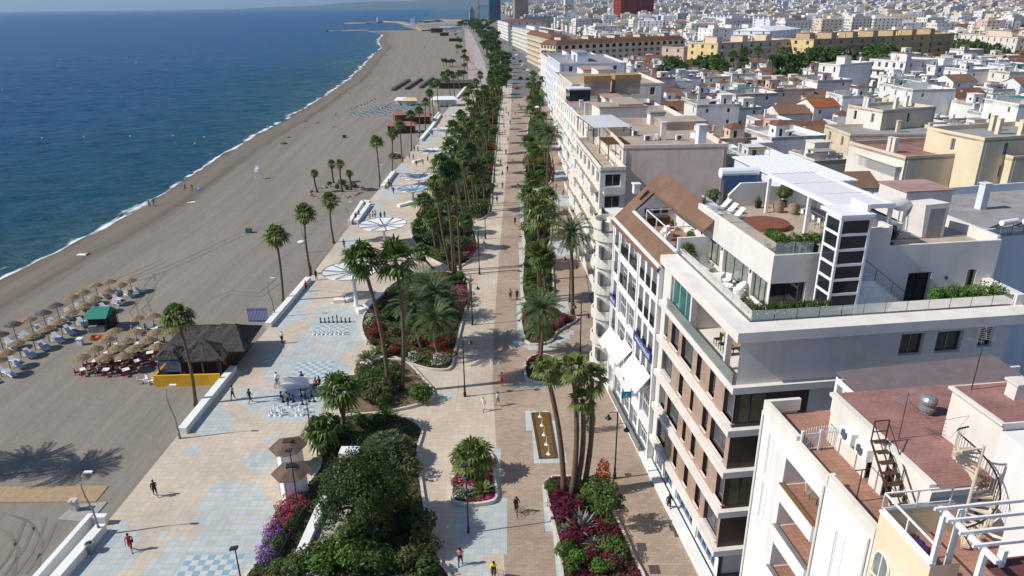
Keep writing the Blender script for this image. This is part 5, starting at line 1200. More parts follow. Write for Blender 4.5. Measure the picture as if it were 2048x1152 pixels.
rank(TB, 'small white table under a straw parasol on bar terrace, %s', 'left'); rank(CHS['bar_red'], 'red chair at the bar terrace tables on the sand, %s', 'left'); rank(CHS['lounger_white'], 'white chair at the bar terrace tables on the sand, %s', 'left')
q = P(296,770,SZ)
st = []
for i, (x, y) in enumerate(((0,0),(.5,.3),(-.5,.5),(.2,.9),(-1.0,.2))):
    o = link('dining_chair', CHM['lounger_white']); o.location = q+Vector((x, y, .03)); o.rotation_euler = (0, 0, i*1.3); tag(o, 'x', 'chair', 'loose white chairs'); st.append(o)
rank(st, 'loose white plastic chair piled beside the yellow bar wall, %s', 'left')
# green stall tent and wooden boat
t = thing('stall_tent', 'dark stall tent with a green canvas roof among the parasols', 'tent', P(172,668,SZ), R(4))
s = MB(); s.add([(0,0,2.1),(3.0,0,2.1),(2.8,2.2,3.0),(.3,2.2,3.0),(0,3.2,2.2),(3.0,3.2,2.2)], ((0,1,2,3),(3,2,5,4),(0,3,4),(1,5,2))); s.build('canvas_roof', 'tent_green', t)
s = MB(); s.box(.1, 1.0, 0, 2.9, 3.0, 2.0); s.build('stall_body', 'black_plastic', t); s = MB()
for x in (.06, 2.94):
    for y in (.06, 3.14): s.cyl(x, y, 0, 2.15, .04)
s.build('posts', 'dark_metal', t); s = MB(); s.box(.3, .2, 0, 2.4, .8, .9); s.build('counter', 'grey_metal', t)
def boat(px, L, w, label, m, rz, name='rowing_boat', z=SZ):
    s = MB(); st_ = []
    for i in range(9):
        u = i/8; hw = w*math.sin(PI*(.08+.92*u))**.6*.5 if u < 1 else .02; st_.append([(-L/2+L*u, hw, .55+.15*abs(u-.5)), (-L/2+L*u, hw*.65, .1), (-L/2+L*u, 0, .0), (-L/2+L*u, -hw*.65, .1), (-L/2+L*u, -hw, .55+.15*abs(u-.5))])
    vs = [p for r in st_ for p in r]; s.add(vs, [(i*5+j, i*5+j+1, (i+1)*5+j+1, (i+1)*5+j) for i in range(8) for j in range(4)]); t = thing(name, label, 'boat', P(*px, z), rz); s.build('hull', m, t)
    s = MB(); 
    for u in (-.2, .1, .3): s.box(L*u-.12, -w*.38, .42, L*u+.12, w*.38, .46)
    s.build('seats', 'pale_wood', t); return t
boat((204,680), 2.8, 1.1, 'small orange wooden boat on the sand below the green tent', 'cloth_orange', R(5))
o = MB(); o.box(-.3, -.3, 0, .3, .3, .9); o.box(-.35, -.35, .9, .35, .35, .98); b = o.build('storage_box', 'lounger_white'); b.location = P(162,690,SZ); tag(b, 'white storage box on the sand left of the orange boat', 'box')
# more sunbeds, huts and marquees along the far beach
fl = []
l2 = dup(lp)
for ch in l2.children:
    if ch.name.startswith(('cushion', 'backrest')):
        for sl in ch.material_slots: sl.link = 'OBJECT'; sl.material = MAT['sign_navy' if ch.name.startswith('c') else 'teal_cloth']
for j in range(7):
    for i in range(15):
        q = P(702,234,SZ)+Vector((1.75*i+.5*j, .3*i+5.0*j+1.2*(i % 2), 0))
        if j > 3 and i < 2: continue
        fl.append(dup(l2, q, R(70+rnd.uniform(-5, 5)), 'x', 'far sunbeds in a dense block'))
bpy.data.objects.remove(l2) if False else fl.append(l2); l2.location = P(745,228,SZ); l2['group'] = 'far sunbeds in a dense block'
fp = [parasol((705+6*k+rnd.uniform(-2,2), 232-2.6*(k % 9)), 'grey_thatch', 'closed parasols over the far sunbeds') for k in range(14)]
for o in fp: o.scale = (.35, .35, 1.25); o.name = 'closed_parasol'
rank(fp, 'dark closed parasol among the far dense sunbeds, %s', 'left')
rank(fl, 'far blue lounger in the dense block on open sand, %s')
s0 = P(785,182,SZ); rows = []
for k in range(4):
    t = thing('stacked_pedalos', 'x', 'sunbed stack', s0+Vector((6.5*k, 5*k, 0)), R(-2), 'rows of stacked brown sunbeds'); s = MB()
    for i in range(24): s.box(-.8, i*2.2, 0, .8, i*2.2+1.9, .6+.6*rnd.random()); 
    s.build('stack', 'dark_wood' if k % 2 else 'wood', t)
    for i in range(13): s = MB(); s.box(-.9, i*4.0, 1.25, .9, i*4.0+2.2, 1.4); s.build('cover', 'grey_thatch', t); rows.append(t)
for o in rows: o.name = 'sunbed_stack'
rank(rows, 'long row of stacked brown sunbeds on the far sand, %s', 'left')
def hut(px, w, d, h, roof, wall, label, open_=False, rz=3):
    t = thing('beach_hut', label, 'beach hut', P(*px, SZ), R(rz)); s = MB()
    if open_:
        for x in (.1, w/2, w-.1):
            for y in (.1, d-.1): s.cyl(x, y, 0, h, .12)
        s.box(.3, d*.55, 0, w-.3, d-.3, h*.8); s.build('posts', wall, t)
    else:
        s.facade((0, 0, 0), (1, 0, 0), (0, -1, 0), w, h, [(w*.12, h*.35, w*.42, h*.8), (w*.55, 0, w*.75, h*.8)], .3); s.box(0, .35, 0, w, d, h-.02); s.build('wall', wall, t)
    s = MB(); s.add([(-.7,-.9,h),(w+.7,-.9,h),(w+.7,d+.7,h),(-.7,d+.7,h),(w*.12,d*.45,h+1.1),(w*.88,d*.45,h+1.1)], ((0,1,5,4),(1,2,5),(2,3,4,5),(3,0,4),(3,2,1,0))); s.build('roof', roof, t); return t
hut((776,268),9,5,2.7,'red_roof_paint','rust_metal','brown beach hut with a wide open side, nearer of three'); hut((787,245),10,5,2.8,'red_roof_paint','wood','brown beach hut with posts just behind the nearer one',True); hut((822,249),7,5,2.8,'red_roof_paint','rust_metal','small brown beach hut beside the parapet wall')
t = hut((866,215),10,7,3.2,'canopy_white','white_metal','white flat marquee on the sand beside the parapet',True)
hut((792,211),5,5,2.2,'canopy_white','white_metal','white sail canopy at the edge of the dense sunbeds',True); hut((806,213),6,5,2.4,'yellow_wall','white_metal','yellow sail canopy beside the white one',True)
hut((878,178),18,8,3.0,'dark_thatch','dark_wood','long dark roofed beach restaurant before the bush trees',False,-1)
hut((898,83),16,7,3,'dark_thatch','dark_wood','dark far beach restaurant under the grove',False,0); hut((880,72),12,9,4,'dark_thatch','dark_wood','small dark beach restaurant far along the sand',False,0); hut((862,66),18,14,7,'red_roof_paint','rust_metal','rust coloured harbour shed at the far beach end',False,0)
hut((878,64),20,14,7,'canopy_blue','bluish_white_wall','blue roofed harbour shed beside the rust one',False,0); hut((893,63),24,14,7,'grey_roof','white_wall','white harbour shed with grey roof under trees',False,0)
# dark slatted wooden screens / thatch shelters beside the rock island, rocks
def rock_mesh():
    s = MB(); s.ball((0, 0, .15), .5, 0, 7, 5, (1, .8, .6)); s.v = [tuple(Vector(v)*(1+.35*noise.noise(Vector(v)*2.2+Vector((rnd.random()*9, 0, 0))))) for v in s.v]; return s.mesh('rock', 'rock')
RK = [rock_mesh() for _ in range(4)]; rk = []
for k in range(46):
    a = k*2*PI/46; q = P(672,385,SZ)+Vector((6.0*math.cos(a)+rnd.uniform(-.4, .4), 6.2*math.sin(a)+rnd.uniform(-.6, .6), 0)); o = link('rock', rnd.choice(RK)); o.location = q; o.rotation_euler = (0, 0, rnd.random()*6); o.scale = (rnd.uniform(.7, 1.4),)*3; tag(o, 'x', 'rock', 'rocks ringing the palm island'); rk.append(o)
rank(rk, 'pale boulder in the ring of rocks around the shaggy palms, %s', 'left')
os = [shrub('dark', tuple(P(x, y, SZ)), sc, 'the rock island') for x, y, sc in [(685,372,1.4),(707,376,1.3),(660,372,1.0),(695,380,1.0),(675,378,1.0)]]; rank(os, 'low dark shrub on the rock island under shaggy palms, %s', 'left')
os = [shrub('olive', tuple(P(x, y, SZ)), sc, 'the open sand') for x, y, sc in [(786,318,1.6),(798,316,1.2)]]; rank(os, 'low scrubby bush on the sand beyond the rock island, %s', 'left')
# lifeguard posts, volleyball poles, bins and boats
def post_chair(px, label):
    t = thing('lifeguard_chair', label, 'lifeguard chair', P(*px, SZ)); s = MB()
    for x in (-.5, .5):
        for y in (-.5, .5): s.bar((x, y, 0), (x*.7, y*.7, 2.6), .09)
    s.box(-.5, -.5, 2.0, .5, .5, 2.08); s.build('frame', 'white_metal', t); s = MB(); s.box(-.4, -.4, 2.5, .4, .4, 2.6); s.box(-.4, .35, 2.6, .4, .45, 3.3); s.build('seat', 'white_metal', t); s = MB(); s.cyl(.5, .5, 2.6, 4.6, .03); s.build('pole', 'white_metal', t)
post_chair((516,358),'tall white lifeguard chair alone on the open sand')
for px, lb in [((498,466),'small green bin box on the sand left of a palm'),((689,276),'small dark crate bin on the sand before the huts'),((850,95),'dark crate bin far out on the sand')]:
    o = MB(); o.box(-.5, -.4, 0, .5, .4, .9); o.box(-.55, -.45, .9, .55, .45, .98); b = o.build('beach_bin', 'tent_green' if px[0] == 498 else 'dark_metal'); b.location = P(*px, SZ); tag(b, lb, 'bin')
s = MB(); s.ball((0, 0, .2), .6, 0, 10, 6, (1.2, .9, .5)); b = s.build('upturned_dinghy', 'lounger_white'); b.location = P(603,486,SZ); tag(b, 'pale upturned dinghy on the sand between two palms', 'dinghy')
bo = []
for px in [(85,277),(168,274),(261,273),(347,272),(409,275),(390,288),(5,180),(272,126),(120,120)]:
    s = MB(); s.ball((0, 0, .1), .38, 0, 8, 5, (1, 1, .9)); b = s.build('marker_buoy', 'yellow_wall'); b.location = P(*px, SEA_Z); tag(b, 'x', 'buoy', 'yellow marker buoys'); bo.append(b)
rank(bo, 'yellow round marker buoy floating on the blue sea, %s', 'left')
def motor_boat(px, L, label):
    t = boat(px, L, L*.3, label, 'white_paint', R(8), 'motor_boat', SEA_Z); t.scale = (1, 1, 2.2); s = MB(); s.box(-L*.2, -L*.09, .5, L*.12, L*.09, .9); s.build('cabin', 'white_metal', t)
motor_boat((813,40),16,'small white motor boat beyond the breakwater'); motor_boat((966,16),60,'white ferry far off before the distant hills')
# breakwater and groyne of dumped rock
def mole(pts, w, h, label, m='rock'):
    q = [P(*p, SEA_Z) for p in pts]; s = MB(); vs = []; K = 0; D = []
    for a, b_ in zip(q, q[1:]):
        n_ = max(2, int((b_-a).length/25))
        for i in range(n_): D.append(a.lerp(b_, i/n_))
    D.append(q[-1])
    for i, p in enumerate(D):
        d = (D[min(i+1, len(D)-1)]-D[max(i-1, 0)]).normalized(); n_ = Vector((d.y, -d.x, 0)); j = lambda: rnd.uniform(.75, 1.25)
        vs += [p-n_*w*j()-Vector((0, 0, 1)), p-n_*w*.55*j()+Vector((0, 0, h*j())), p+n_*w*.5*j()+Vector((0, 0, h*j())), p+n_*w*j()-Vector((0, 0, 1))]
    s.add(vs, [(i*4+k, i*4+k+1, i*4+k+5, i*4+k+4) for i in range(len(D)-1) for k in range(3)]); o = s.build('breakwater', m); tag(o, label, 'breakwater')
mole([(690,47.5),(730,47),(765,44.5),(800,45),(835,54),(852,63)], 13, 3.0, 'pale rock breakwater curving out from the harbour', 'rock'); mole([(655,63),(690,62),(735,61)], 9, 1.4, 'thin dark groyne of rocks reaching out of the beach')
mole([(850,46),(880,43),(930,43.5)], 18, 5, 'low harbour mole behind the sheds', 'rock')
s = MB(); s.cyl(0, 0, 0, 9, 2.0, 1.4); s.cyl(0, 0, 9, 12, 1.0); b = s.build('harbour_light', 'white_paint'); b.location = P(755,44,3); tag(b, 'small white harbour light on the breakwater', 'harbour light')
s = MB(); s.box(-4, -4, 0, 4, 4, 15); s.box(-4.6, -4.6, 15, 4.6, 4.6, 16.5); b = s.build('harbour_tower', 'bluish_white_wall'); b.location = P(826,55); tag(b, 'square white harbour tower above the breakwater root', 'tower')
mst = []
for k in range(16):
    px = (838+k*6+rnd.uniform(-2, 2), 47+rnd.uniform(-1, 2)); t = thing('moored_yacht', 'x', 'yacht', P(*px, 0), 0, 'yachts in the harbour'); s = MB(); s.box(-4, -2, -1, 4, 2, 1.6); s.build('hull', 'white_paint', t); s = MB(); s.cyl(0, 0, 1.5, 15, .22); s.build('mast', 'grey_metal', t); mst.append(t)
rank(mst, 'tiny white yacht with a bare mast in the harbour, %s', 'left')
# umbrellas far, white cafe umbrella
def cafe_umbrella(px, m, label, z=0, r=1.6):
    t = thing('cafe_umbrella', label, 'umbrella', P(*px, z)); s = MB(); s.lathe(0, 0, [(r, 2.3), (r*.5, 2.65), (.05, 2.95)], 10); s.build('canopy', m, t); s = MB(); s.cyl(0, 0, 0, 2.9, .04); s.cyl(0, 0, 0, .1, .3); s.build('pole', 'white_metal', t)
cafe_umbrella((1076,226),'canopy_white','white open umbrella near the far palms')
# ------------------------------------------------------------------ window and balcony helpers
WIN = {}
def window_mesh(w, h, glass, frame, nv=1, nh=0, fw=.06):
    k = (round(w, 1), round(h, 1), glass, frame, nv, nh)
    if k not in WIN:
        s = MB(); x0, x1, z0, z1 = -w/2, w/2, -h/2, h/2
        s.quad((x0, 0, z0), (x1, 0, z0), (x1, 0, z1), (x0, 0, z1), 0)
        y = -.05
        for a, b, c, d in ((x0, z0, x1, z0+fw), (x0, z1-fw, x1, z1), (x0, z0+fw, x0+fw, z1-fw), (x1-fw, z0+fw, x1, z1-fw)): s.box(a, y, b, c, .02, d, 1)
        for i in range(nv): cx = x0+(x1-x0)*(i+1)/(nv+1); s.box(cx-fw*.4, y+.004, z0+fw, cx+fw*.4, .015, z1-fw, 1)
        for i in range(nh): cz = z0+(z1-z0)*(i+1)/(nh+1); s.box(x0+fw, y+.007, cz-fw*.4, x1-fw, .012, cz+fw*.4, 1)
        WIN[k] = s.mesh('window', [glass, frame])
    return WIN[k]
FACE_W, FACE_S = R(-90), 0.0
def windows(parent, face, O, ops, depth, glass, frame='white_metal', nv=1, nh=0, name='window'):
    """one object per opening of a facade built by MB.facade"""
    out = []
    for o in ops:
        a0, z0, a1, z1 = o[:4]; d = o[4] if len(o) > 4 else depth; g = o[5] if len(o) > 5 else glass; ca, cz = (a0+a1)/2, (z0+z1)/2
        me = window_mesh(a1-a0-.01, z1-z0-.01, g, frame, nv if (a1-a0) > .9 else 0, nh)
        w = link(name, me, parent)
        if face == 'S': w.location = (O[0]+ca, O[1]+d-.02, O[2]+cz)
        elif face == 'W': w.location = (O[0]+d-.02, O[1]+ca, O[2]+cz); w.rotation_euler = (0, 0, R(-90))
        out.append(w)
    return out
def mthing(name, label, cat, y=0.0, x=0.0, z=0.0, group=None):
    p = MF(x, y, z); return thing(name, label, cat, p, R(7), group)
_mu = Vector((math.sin(R(-7)), math.cos(R(-7)), 0)); _mv = Vector((math.cos(R(7)), math.sin(R(7)), 0)); MO = Vector((14.42, 40.73, 0))
def MF(x, y, z=0): return MO + _mv*x + _mu*y + Vector((0, 0, z))
WX, WY, Z = Vector((1, 0, 0)), Vector((0, 1, 0)), Vector((0, 0, 1))

# ------------------------------------------------------------------ modern stone and wood apartment building
t = mthing('modern_apartment_building', 'modern pale stone apartment building with brown panels and rooftop pergola', 'apartment building')
L_ = 15.3; s = MB()
bz = [2.55, 6.0, 9.4, 12.75, 16.05]
s = MB()
for z in bz: s.box(-.05, -.1, z, .9, L_, z+.5); s.box(.9, -.1, z, 20.6, .9, z+.5)
s.build('floor_bands', 'stone_wall', t)
fl = [(3.05, 6.0), (6.5, 9.4), (9.9, 12.75), (13.25, 16.05)]
W4 = [[(9.2,.5,10.1,2.3),(6.6,.5,7.5,2.3),(4.0,.5,5.0,2.3),(.6,.35,3.1,2.5),(12.2,.4,14.3,2.4)],
      [(9.7,.4,12.4,2.5),(7.6,.4,9.9-.3,2.5) if False else (7.9,.5,8.6,2.3),(5.8,.5,6.7,2.3),(3.3,.5,4.2,2.3),(-.02,.3,1.6,2.6) if False else (.35,.35,1.6,2.6),(13.0,.4,14.6,2.4)],
      [(12.0,.4,14.3,2.5),(9.3,.5,10.2,2.3),(7.0,.5,7.6,2.3),(4.1,.5,5.1,2.3),(.9,.35,3.5,2.55)],
      [(13.6,.4,14.4,2.4),(11.0,.4,12.7,2.5),(7.9,.35,10.3,2.55),(6.1,.4,7.0,2.4),(3.5,.4,4.5,2.4),(.35,.3,1.9,2.6)]]
s = MB(); sb = MB()
for k, ((z0, z1), ops) in enumerate(zip(fl, W4)):
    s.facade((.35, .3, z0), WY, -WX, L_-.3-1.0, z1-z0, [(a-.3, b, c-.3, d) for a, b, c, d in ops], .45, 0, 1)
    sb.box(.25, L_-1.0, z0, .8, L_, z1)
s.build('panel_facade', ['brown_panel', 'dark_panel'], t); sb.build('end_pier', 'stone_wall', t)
for (z0, z1), ops in zip(fl, W4):
    windows(t, 'W', (.35, .3, z0), [(a-.3, b, c-.3, d, .42, 'dark_glass' if c-a < 1.1 else 'window_grey') for a, b, c, d in ops], .42, 'window_grey', 'grey_metal')
    for a, b, c, d in ops: q = MB(); q.box(.22, a-.05, z0+b-.07, .55, c+.05, z0+b); q.build('window_sill', 'stone_wall', t)
# side face below the terrace: dark boards on two floors, glazed corner bays on the other two
s = MB(); sg = []
for k, (z0, z1) in enumerate(fl):
    if k in (1, 3): s.facade((.36, .3, z0), WX, -WY, 5.2, z1-z0, [(.02, .25, 2.3, z1-z0-.25)], .1, 0); sg.append((z0, [(.02, .25, 2.3, z1-z0-.25)]))
    else: s.facade((.36, .3, z0), WX, -WY, 5.2, z1-z0, [], .1, 0)
s.build('side_boards', 'dark_panel', t)
for z0, ops in sg: windows(t, 'S', (.36, .3, z0), ops, .08, 'olive_glass', 'dark_metal', 1)
s = MB(); s.facade((.55, .2, 0), WY, -WX, L_-.2, 2.55, [(.6, .2, 4.4, 2.2), (5.2, .2, 9.2, 2.2), (10.0, .2, 12.4, 2.2), (12.8, 0, 14.6, 2.3)], .25); s.build('ground_floor_wall', 'white_wall', t)
windows(t, 'W', (.55, .2, 0), [(.6, .2, 4.4, 2.2), (5.2, .2, 9.2, 2.2), (10.0, .2, 12.4, 2.2), (12.8, 0, 14.6, 2.3)], .22, 'blue_glass', 'white_metal', 3, 0, 'shop_window')
s = MB(); s.box(-.55, -.2, 0, .3, L_, .35); s.build('plinth', 'white_paint', t)
# core volume and side wall above the boards
s = MB(); s.box(1.2, .8, 0, 20.6, L_, 16.0); s.box(5.6, .32, 0, 20.6, .8, 16.0); s.build('core', 'stone_wall', t)
ops = [(11.2,1.3,12.9,2.9),(13.8,1.3,15.7,2.9),(16.9,1.5,18.0,3.0)]
s = MB(); s.facade((.3, .3, 16.55), WX, -WY, 19.0, 3.4, ops, .35); s.facade((19.3, .3, 16.55), WY, WX, L_, 3.4); s.build('side_wall', 'stone_wall', t); windows(t, 'S', (.3, .3, 16.55), ops, .33, 'dark_glass', 'grey_metal')
# loggia floor: terrace behind glass, back wall, pillar, end wall
for a in ((.3,13.5,.9,L_),(.3,8.85,.75,9.15),(.3,2.3,.7,2.6)): s = MB(); s.box(a[0],a[1],16.55,a[2],a[3],19.85); s.build('loggia_pillar', 'stone_wall', t)
s = MB(); s.facade((4.2, .35, 16.55), WY, -WX, 8.7, 3.3, [(3, 0, 7.6, 2.3)], .3); s.box(.35, 9.15, 16.55, .55, 9.3, 16.6); s.quad((.9, .35, 16.56), (4.2, .35, 16.56), (4.2, 9.1, 16.56), (.9, 9.1, 16.56)); s.quad((.75, 9.0, 16.55), (4.2, 9.0, 16.55), (4.2, 9.0, 19.85), (.75, 9.0, 19.85)); s.build('loggia_walls', 'stone_wall', t)
windows(t, 'W', (4.2, .35, 16.55), [(3, 0, 7.6, 2.3)], .28, 'dark_glass', 'dark_metal', 2)
windows(t, 'W', (.55, 9.15, 16.6), [(0, .25, 4.35, 3.2)], .05, 'teal_glass', 'white_metal', 2)
s = MB(); s.box(.02, .3, 16.55, .06, 13.5, 17.45); s.build('loggia_rail', 'rail_glass', t)
# terrace slab, parapet ledge, paving
s = MB(); s.box(-.15, -.15, 19.85, 1.3, L_, 20.55); s.box(1.3, -.15, 19.85, 20.9, 1.35, 20.55); s.box(1.3, 1.35, 19.6, 20.9, 4.7, 19.72); s.box(1.3, 4.7, 19.6, 4.2, L_+3.2, 19.72); s.box(20.3, 1.35, 19.6, 20.9, 4.6, 21.3); s.build('terrace_ledge', 'stone_wall', t)
def glass_run(pts, z0, z1, nm='glass_rail'):
    g = MB()
    for a, b in zip(pts, pts[1:]):
        n = max(1, round(math.dist(a, b)/1.6))
        for i in range(n):
            p = [a[k]+(b[k]-a[k])*(i+.01)/n for k in (0, 1)]; q = [a[k]+(b[k]-a[k])*(i+.98)/n for k in (0, 1)]
            g.bar((p[0], p[1], (z0+z1)/2), (q[0], q[1], (z0+z1)/2), .025, z1-z0)
    return g.build(nm, 'rail_glass', t)
glass_run([(1.45, L_), (1.45, 1.5), (20.2, 1.5)], 20.3, 21.3)
s = MB(); s.box(1.3, L_+.1, 19.7, 4.1, L_+.3, 21.9); s.build('end_screen_wall', 'stone_wall', t)
# penthouse
do = [(.35, .05, 2.8, 2.05), (3.4, .05, 8.0, 2.05), (8.6, .05, 12.1, 2.05)]
s = MB(); s.facade((4.1, 4.6, 19.72), WY, -WX, 14.0, 4.1, do, .35); s.facade((4.1, 4.6, 19.72), WX, -WY, 17.0, 4.1, [(.05, .05, 2.65, 2.1), (10.3, 0, 12.1, 2.3), (14.9, 0, 15.6, 2.3)], .35)
s.facade((21.1, 4.6, 19.72), WY, WX, 13, 4.4, [], .3); s.facade((4.1, 18.6, 19.72), WX, WY, 17, 4.1); s.build('penthouse_walls', 'stone_wall', t)
windows(t, 'W', (4.1, 4.6, 19.72), do, .33, 'curtain_glass', 'dark_metal', 2, 0, 'sliding_door'); windows(t, 'S', (4.1, 4.6, 19.72), [(.05, .05, 2.65, 2.1), (10.3, 0, 12.1, 2.3), (14.9, 0, 15.6, 2.3)], .33, 'dark_glass', 'dark_metal', 1, 0, 'sliding_door')
s = MB(); s.box(4.12, 4.62, 23.4, 21.05, 18.55, 23.55); s.build('roof_deck', 'beige_roof', t)
s = MB(); s.box(4.1, 4.6, 23.82, 4.35, 18.6, 23.9); s.box(4.35, 4.6, 23.82, 12.2, 4.85, 23.9); s.box(12.2, 4.6, 23.55, 12.5, 8, 25.6); s.box(9.3, 4.58, 23.5, 12.5, 4.9, 25.5); s.box(12.5, 4.6, 23.82, 21.1, 4.8, 24.15); s.box(20.85, 4.8, 23.55, 21.1, 17, 24.4); s.build('roof_parapet', 'stone_wall', t)
glass_run([(4.25, 18.4), (4.25, 4.75), (7.0, 4.75)], 23.9, 24.75)
for yy in (7.6, 12.8, 17.2): q = MB(); q.cyl(4.02, yy, 21.55, 21.8, .05); q.build('wall_lamp', 'dark_metal', t)
for xx in (7.9, 17.3): q = MB(); q.box(xx, 4.5, 21.4, xx+.12, 4.6, 21.65); q.build('wall_lamp', 'dark_metal', t)
# lift tower: white frame, dark panes
s = MB(); x0, x1, y0, y1, za, zb = 7.0, 9.15, 2.1, 3.9, 19.72, 27.0; nr = 7; hh = (zb-za)/nr
for x in (x0, x1-.16): s.box(x, y0, za, x+.16, y0+.16, zb)
s.box(x0, y1-.16, za, x0+.16, y1, zb)
for i in range(nr+1):
    z = za+hh*i; z = z-.0 if i else z
    s.box(x0+.16, y0+.01, z-.09, x1-.16, y0+.13, z+.09); s.box(x0+.01, y0+.16, z-.09, x0+.13, y1-.16, z+.09)
s.box(x1, y0+.3, za, x1+.12, 4.55, zb+.3); s.box(x0-.05, y0-.05, zb+.09, x1+.15, y1+.7, zb+.3); s.box(x1-.1, y0+.6, zb+.3, x1+.15, y1+.7, zb+.75); lf = s.build('lift_tower', 'white_metal', t)
for i in range(nr):
    g = MB(); z = za+hh*i; g.box(x0+.16, y0+.06, z+.09, x1-.16, y0+.09, z+hh-.09); g.build('pane', 'dark_glass', lf); g = MB(); g.box(x0+.06, y0+.16, z+.09, x0+.09, y1-.16, z+hh-.09); g.build('pane', 'dark_glass', lf)
# outside stair with solid side
s = MB(); n = 13
for i in range(n): xa = 9.4+4.5*i/n; s.box(xa, 3.3, 19.72, xa+4.5/n+.003, 4.55, 19.72+3.5*(n-i)/n)
s.build('roof_stair', 'stone_wall', t)
s = MB(); s.bar((9.5, 3.35, 24.1), (13.9, 3.35, 20.8), .04); 
for i in range(4): x = 9.6+i*1.4; z = 23.2-(x-9.5)*.75; s.bar((x, 3.35, z-.2), (x, 3.35, z+.85), .03)
s.build('stair_rail', 'dark_metal', t)
s = MB(); s.prism([(9.3,2.45),(11.4,2.45),(11.4,3.25),(9.3,3.25)], 19.72, 21.3); s.add([(9.3,2.45,21.3),(11.4,2.45,21.3),(10.3,2.45,22.5),(9.3,2.45,22.5),(9.3,3.25,21.3),(11.4,3.25,21.3),(10.3,3.25,22.5),(9.3,3.25,22.5)], ((0,1,2,3),(7,6,5,4),(1,5,6,2),(2,6,7,3))); s.box(9.9, 2.42, 19.8, 11.2, 2.45, 21.2); s.build('stair_cupboard', 'bluish_white_wall', t)
# pergola on the roof
s = MB(); zt = 26.55
for x, y in ((9.0, 16.0), (9.0, 9.6), (9.0, 5.9), (13.0, 5.9), (13.0, 16.0)): s.box(x-.12, y-.12, 23.55, x+.12, y+.12, zt)
s.box(8.85, 5.75, zt, 9.1, 16.2, zt+.32); s.box(12.95, 5.75, zt, 13.2, 16.2, zt+.32); s.box(9.1, 5.75, zt, 12.95, 6.0, zt+.32); s.box(9.1, 15.95, zt, 12.95, 16.2, zt+.32); 
for y in (9.2, 12.6): s.box(9.1, y, zt+.02, 12.95, y+.2, zt+.29)
pg = s.build('pergola', 'white_metal', t); s = MB()
for k in range(50): y = 6.0+k*.2; s.box(9.1, y+.006, zt+.22, 12.95, y+.19, zt+.25)
s.build('louvres', 'white_metal', pg)
s = MB(); s.add([(6.6,18.2,23.55),(10.2,18.2,23.55),(10.2,18.2,25.6),(7.6,18.2,25.6),(6.6,18.2,24.6),(6.6,18.45,23.55),(10.2,18.45,23.55),(10.2,18.45,25.6),(7.6,18.45,25.6),(6.6,18.45,24.6)], ((0,1,2,3,4),(9,8,7,6,5),(2,7,8,3),(3,8,9,4),(4,9,5,0))); s.box(10.2, 18.2, 23.55, 14.5, 18.45, 25.2); s.box(13.4, 6.0, 23.55, 13.6, 18.2, 25.0); s.build('roof_screen_wall', 'stone_wall', t)
MOD = t
# ---- things standing on its terraces
def on(name, label, cat, x, y, z, rz=0, group=None):
    return thing(name, label, cat, MF(x, y, z), R(7)+rz, group)
def deck_lounger(x, y, z, rz, label, group, m='lounger_white'):
    o = on('deck_lounger', label, 'sun lounger', x, y, z, rz, group); f = MB()
    for a in (-.3, .3): f.box(a-.03, -.95, .24, a+.03, .95, .3)
    f.build('frame', 'white_metal', o)
    for a in (-.28, .28):
        for b in (-.8, .7): f = MB(); f.box(a-.03, b-.03, 0, a+.03, b+.03, .24); f.build('leg', 'white_metal', o)
    f = MB(); f.box(-.3, -.95, .3, .3, .25, .36); f.build('mattress', m, o); f = MB(); f.add([(-.3,.25,.31),(.3,.25,.31),(.3,.85,.85),(-.3,.85,.85),(-.3,.22,.37),(.3,.22,.37),(.3,.82,.91),(-.3,.82,.91)], ((0,3,2,1),(4,5,6,7),(0,1,5,4),(1,2,6,5),(2,3,7,6),(3,0,4,7))); f.build('backrest', m, o); return o
ls = [deck_lounger(5.6, y, 23.55, R(-75), 'x', 'white loungers on the roof deck') for y in (17.3, 15.9, 14.5)]
rank(ls, 'white lounger with raised back on the roof deck by the glass rail, %s')
ls = [deck_lounger(x, y, 19.72, R(10), 'x', 'grey loungers on the lower terrace', 'grey_fabric') for x, y in ((2.2, 14.0), (3.2, 13.6))]; rank(ls, 'grey lounger on the lower terrace beside the round bush, %s', 'left')
o = on('round_deck', 'round reddish wooden deck cover on the roof terrace', 'round deck', 7.2, 12.2, 23.55); f = MB(); f.lathe(0, 0, [(1.75, 0), (1.75, .38), (0, .40)], 36); f.build('deck_boards', 'deck_red', o); f = MB()
for k in range(-7, 8): l = math.sqrt(max(0, 1.7**2-(k*.22)**2)); f.box(k*.22-.012, -l, .40, k*.22+.012, l, .406)
f.build('board_gaps', 'dark_wood', o)
def potted(x, y, z, kind, sc, label, m='dark_pot', group=None, base='pot', rz=0, w=.45, h=.6, world=None):
    o = thing('potted_shrub', label, 'potted plant', world or MF(x, y, z), R(7)+rz, group); f = MB(); f.add([(-w*.4,-w*.4,0),(w*.4,-w*.4,0),(w*.4,w*.4,0),(-w*.4,w*.4,0),(-w*.5,-w*.5,h),(w*.5,-w*.5,h),(w*.5,w*.5,h),(-w*.5,w*.5,h)], ((3,2,1,0),(4,5,6,7),(0,1,5,4),(1,2,6,5),(2,3,7,6),(3,0,4,7))); f.build('pot', m, o)
    p = link('leaves', rnd.choice(BUSH[kind]), o, (0, 0, h-.05)); p.scale = (sc, sc, sc*1.15); p.rotation_euler = (0, 0, rnd.random()*6); return o
ps = [potted(x, y, 23.55, 'bright' if i % 2 else 'green', .74, 'x', group='potted shrubs along the front glass', h=.75) for i, (x, y) in enumerate([(4.75,6.8),(4.8,5.9),(4.9,5.2),(5.8,5.15),(6.6,5.15),(7.3,5.2),(8.1,5.2)])]
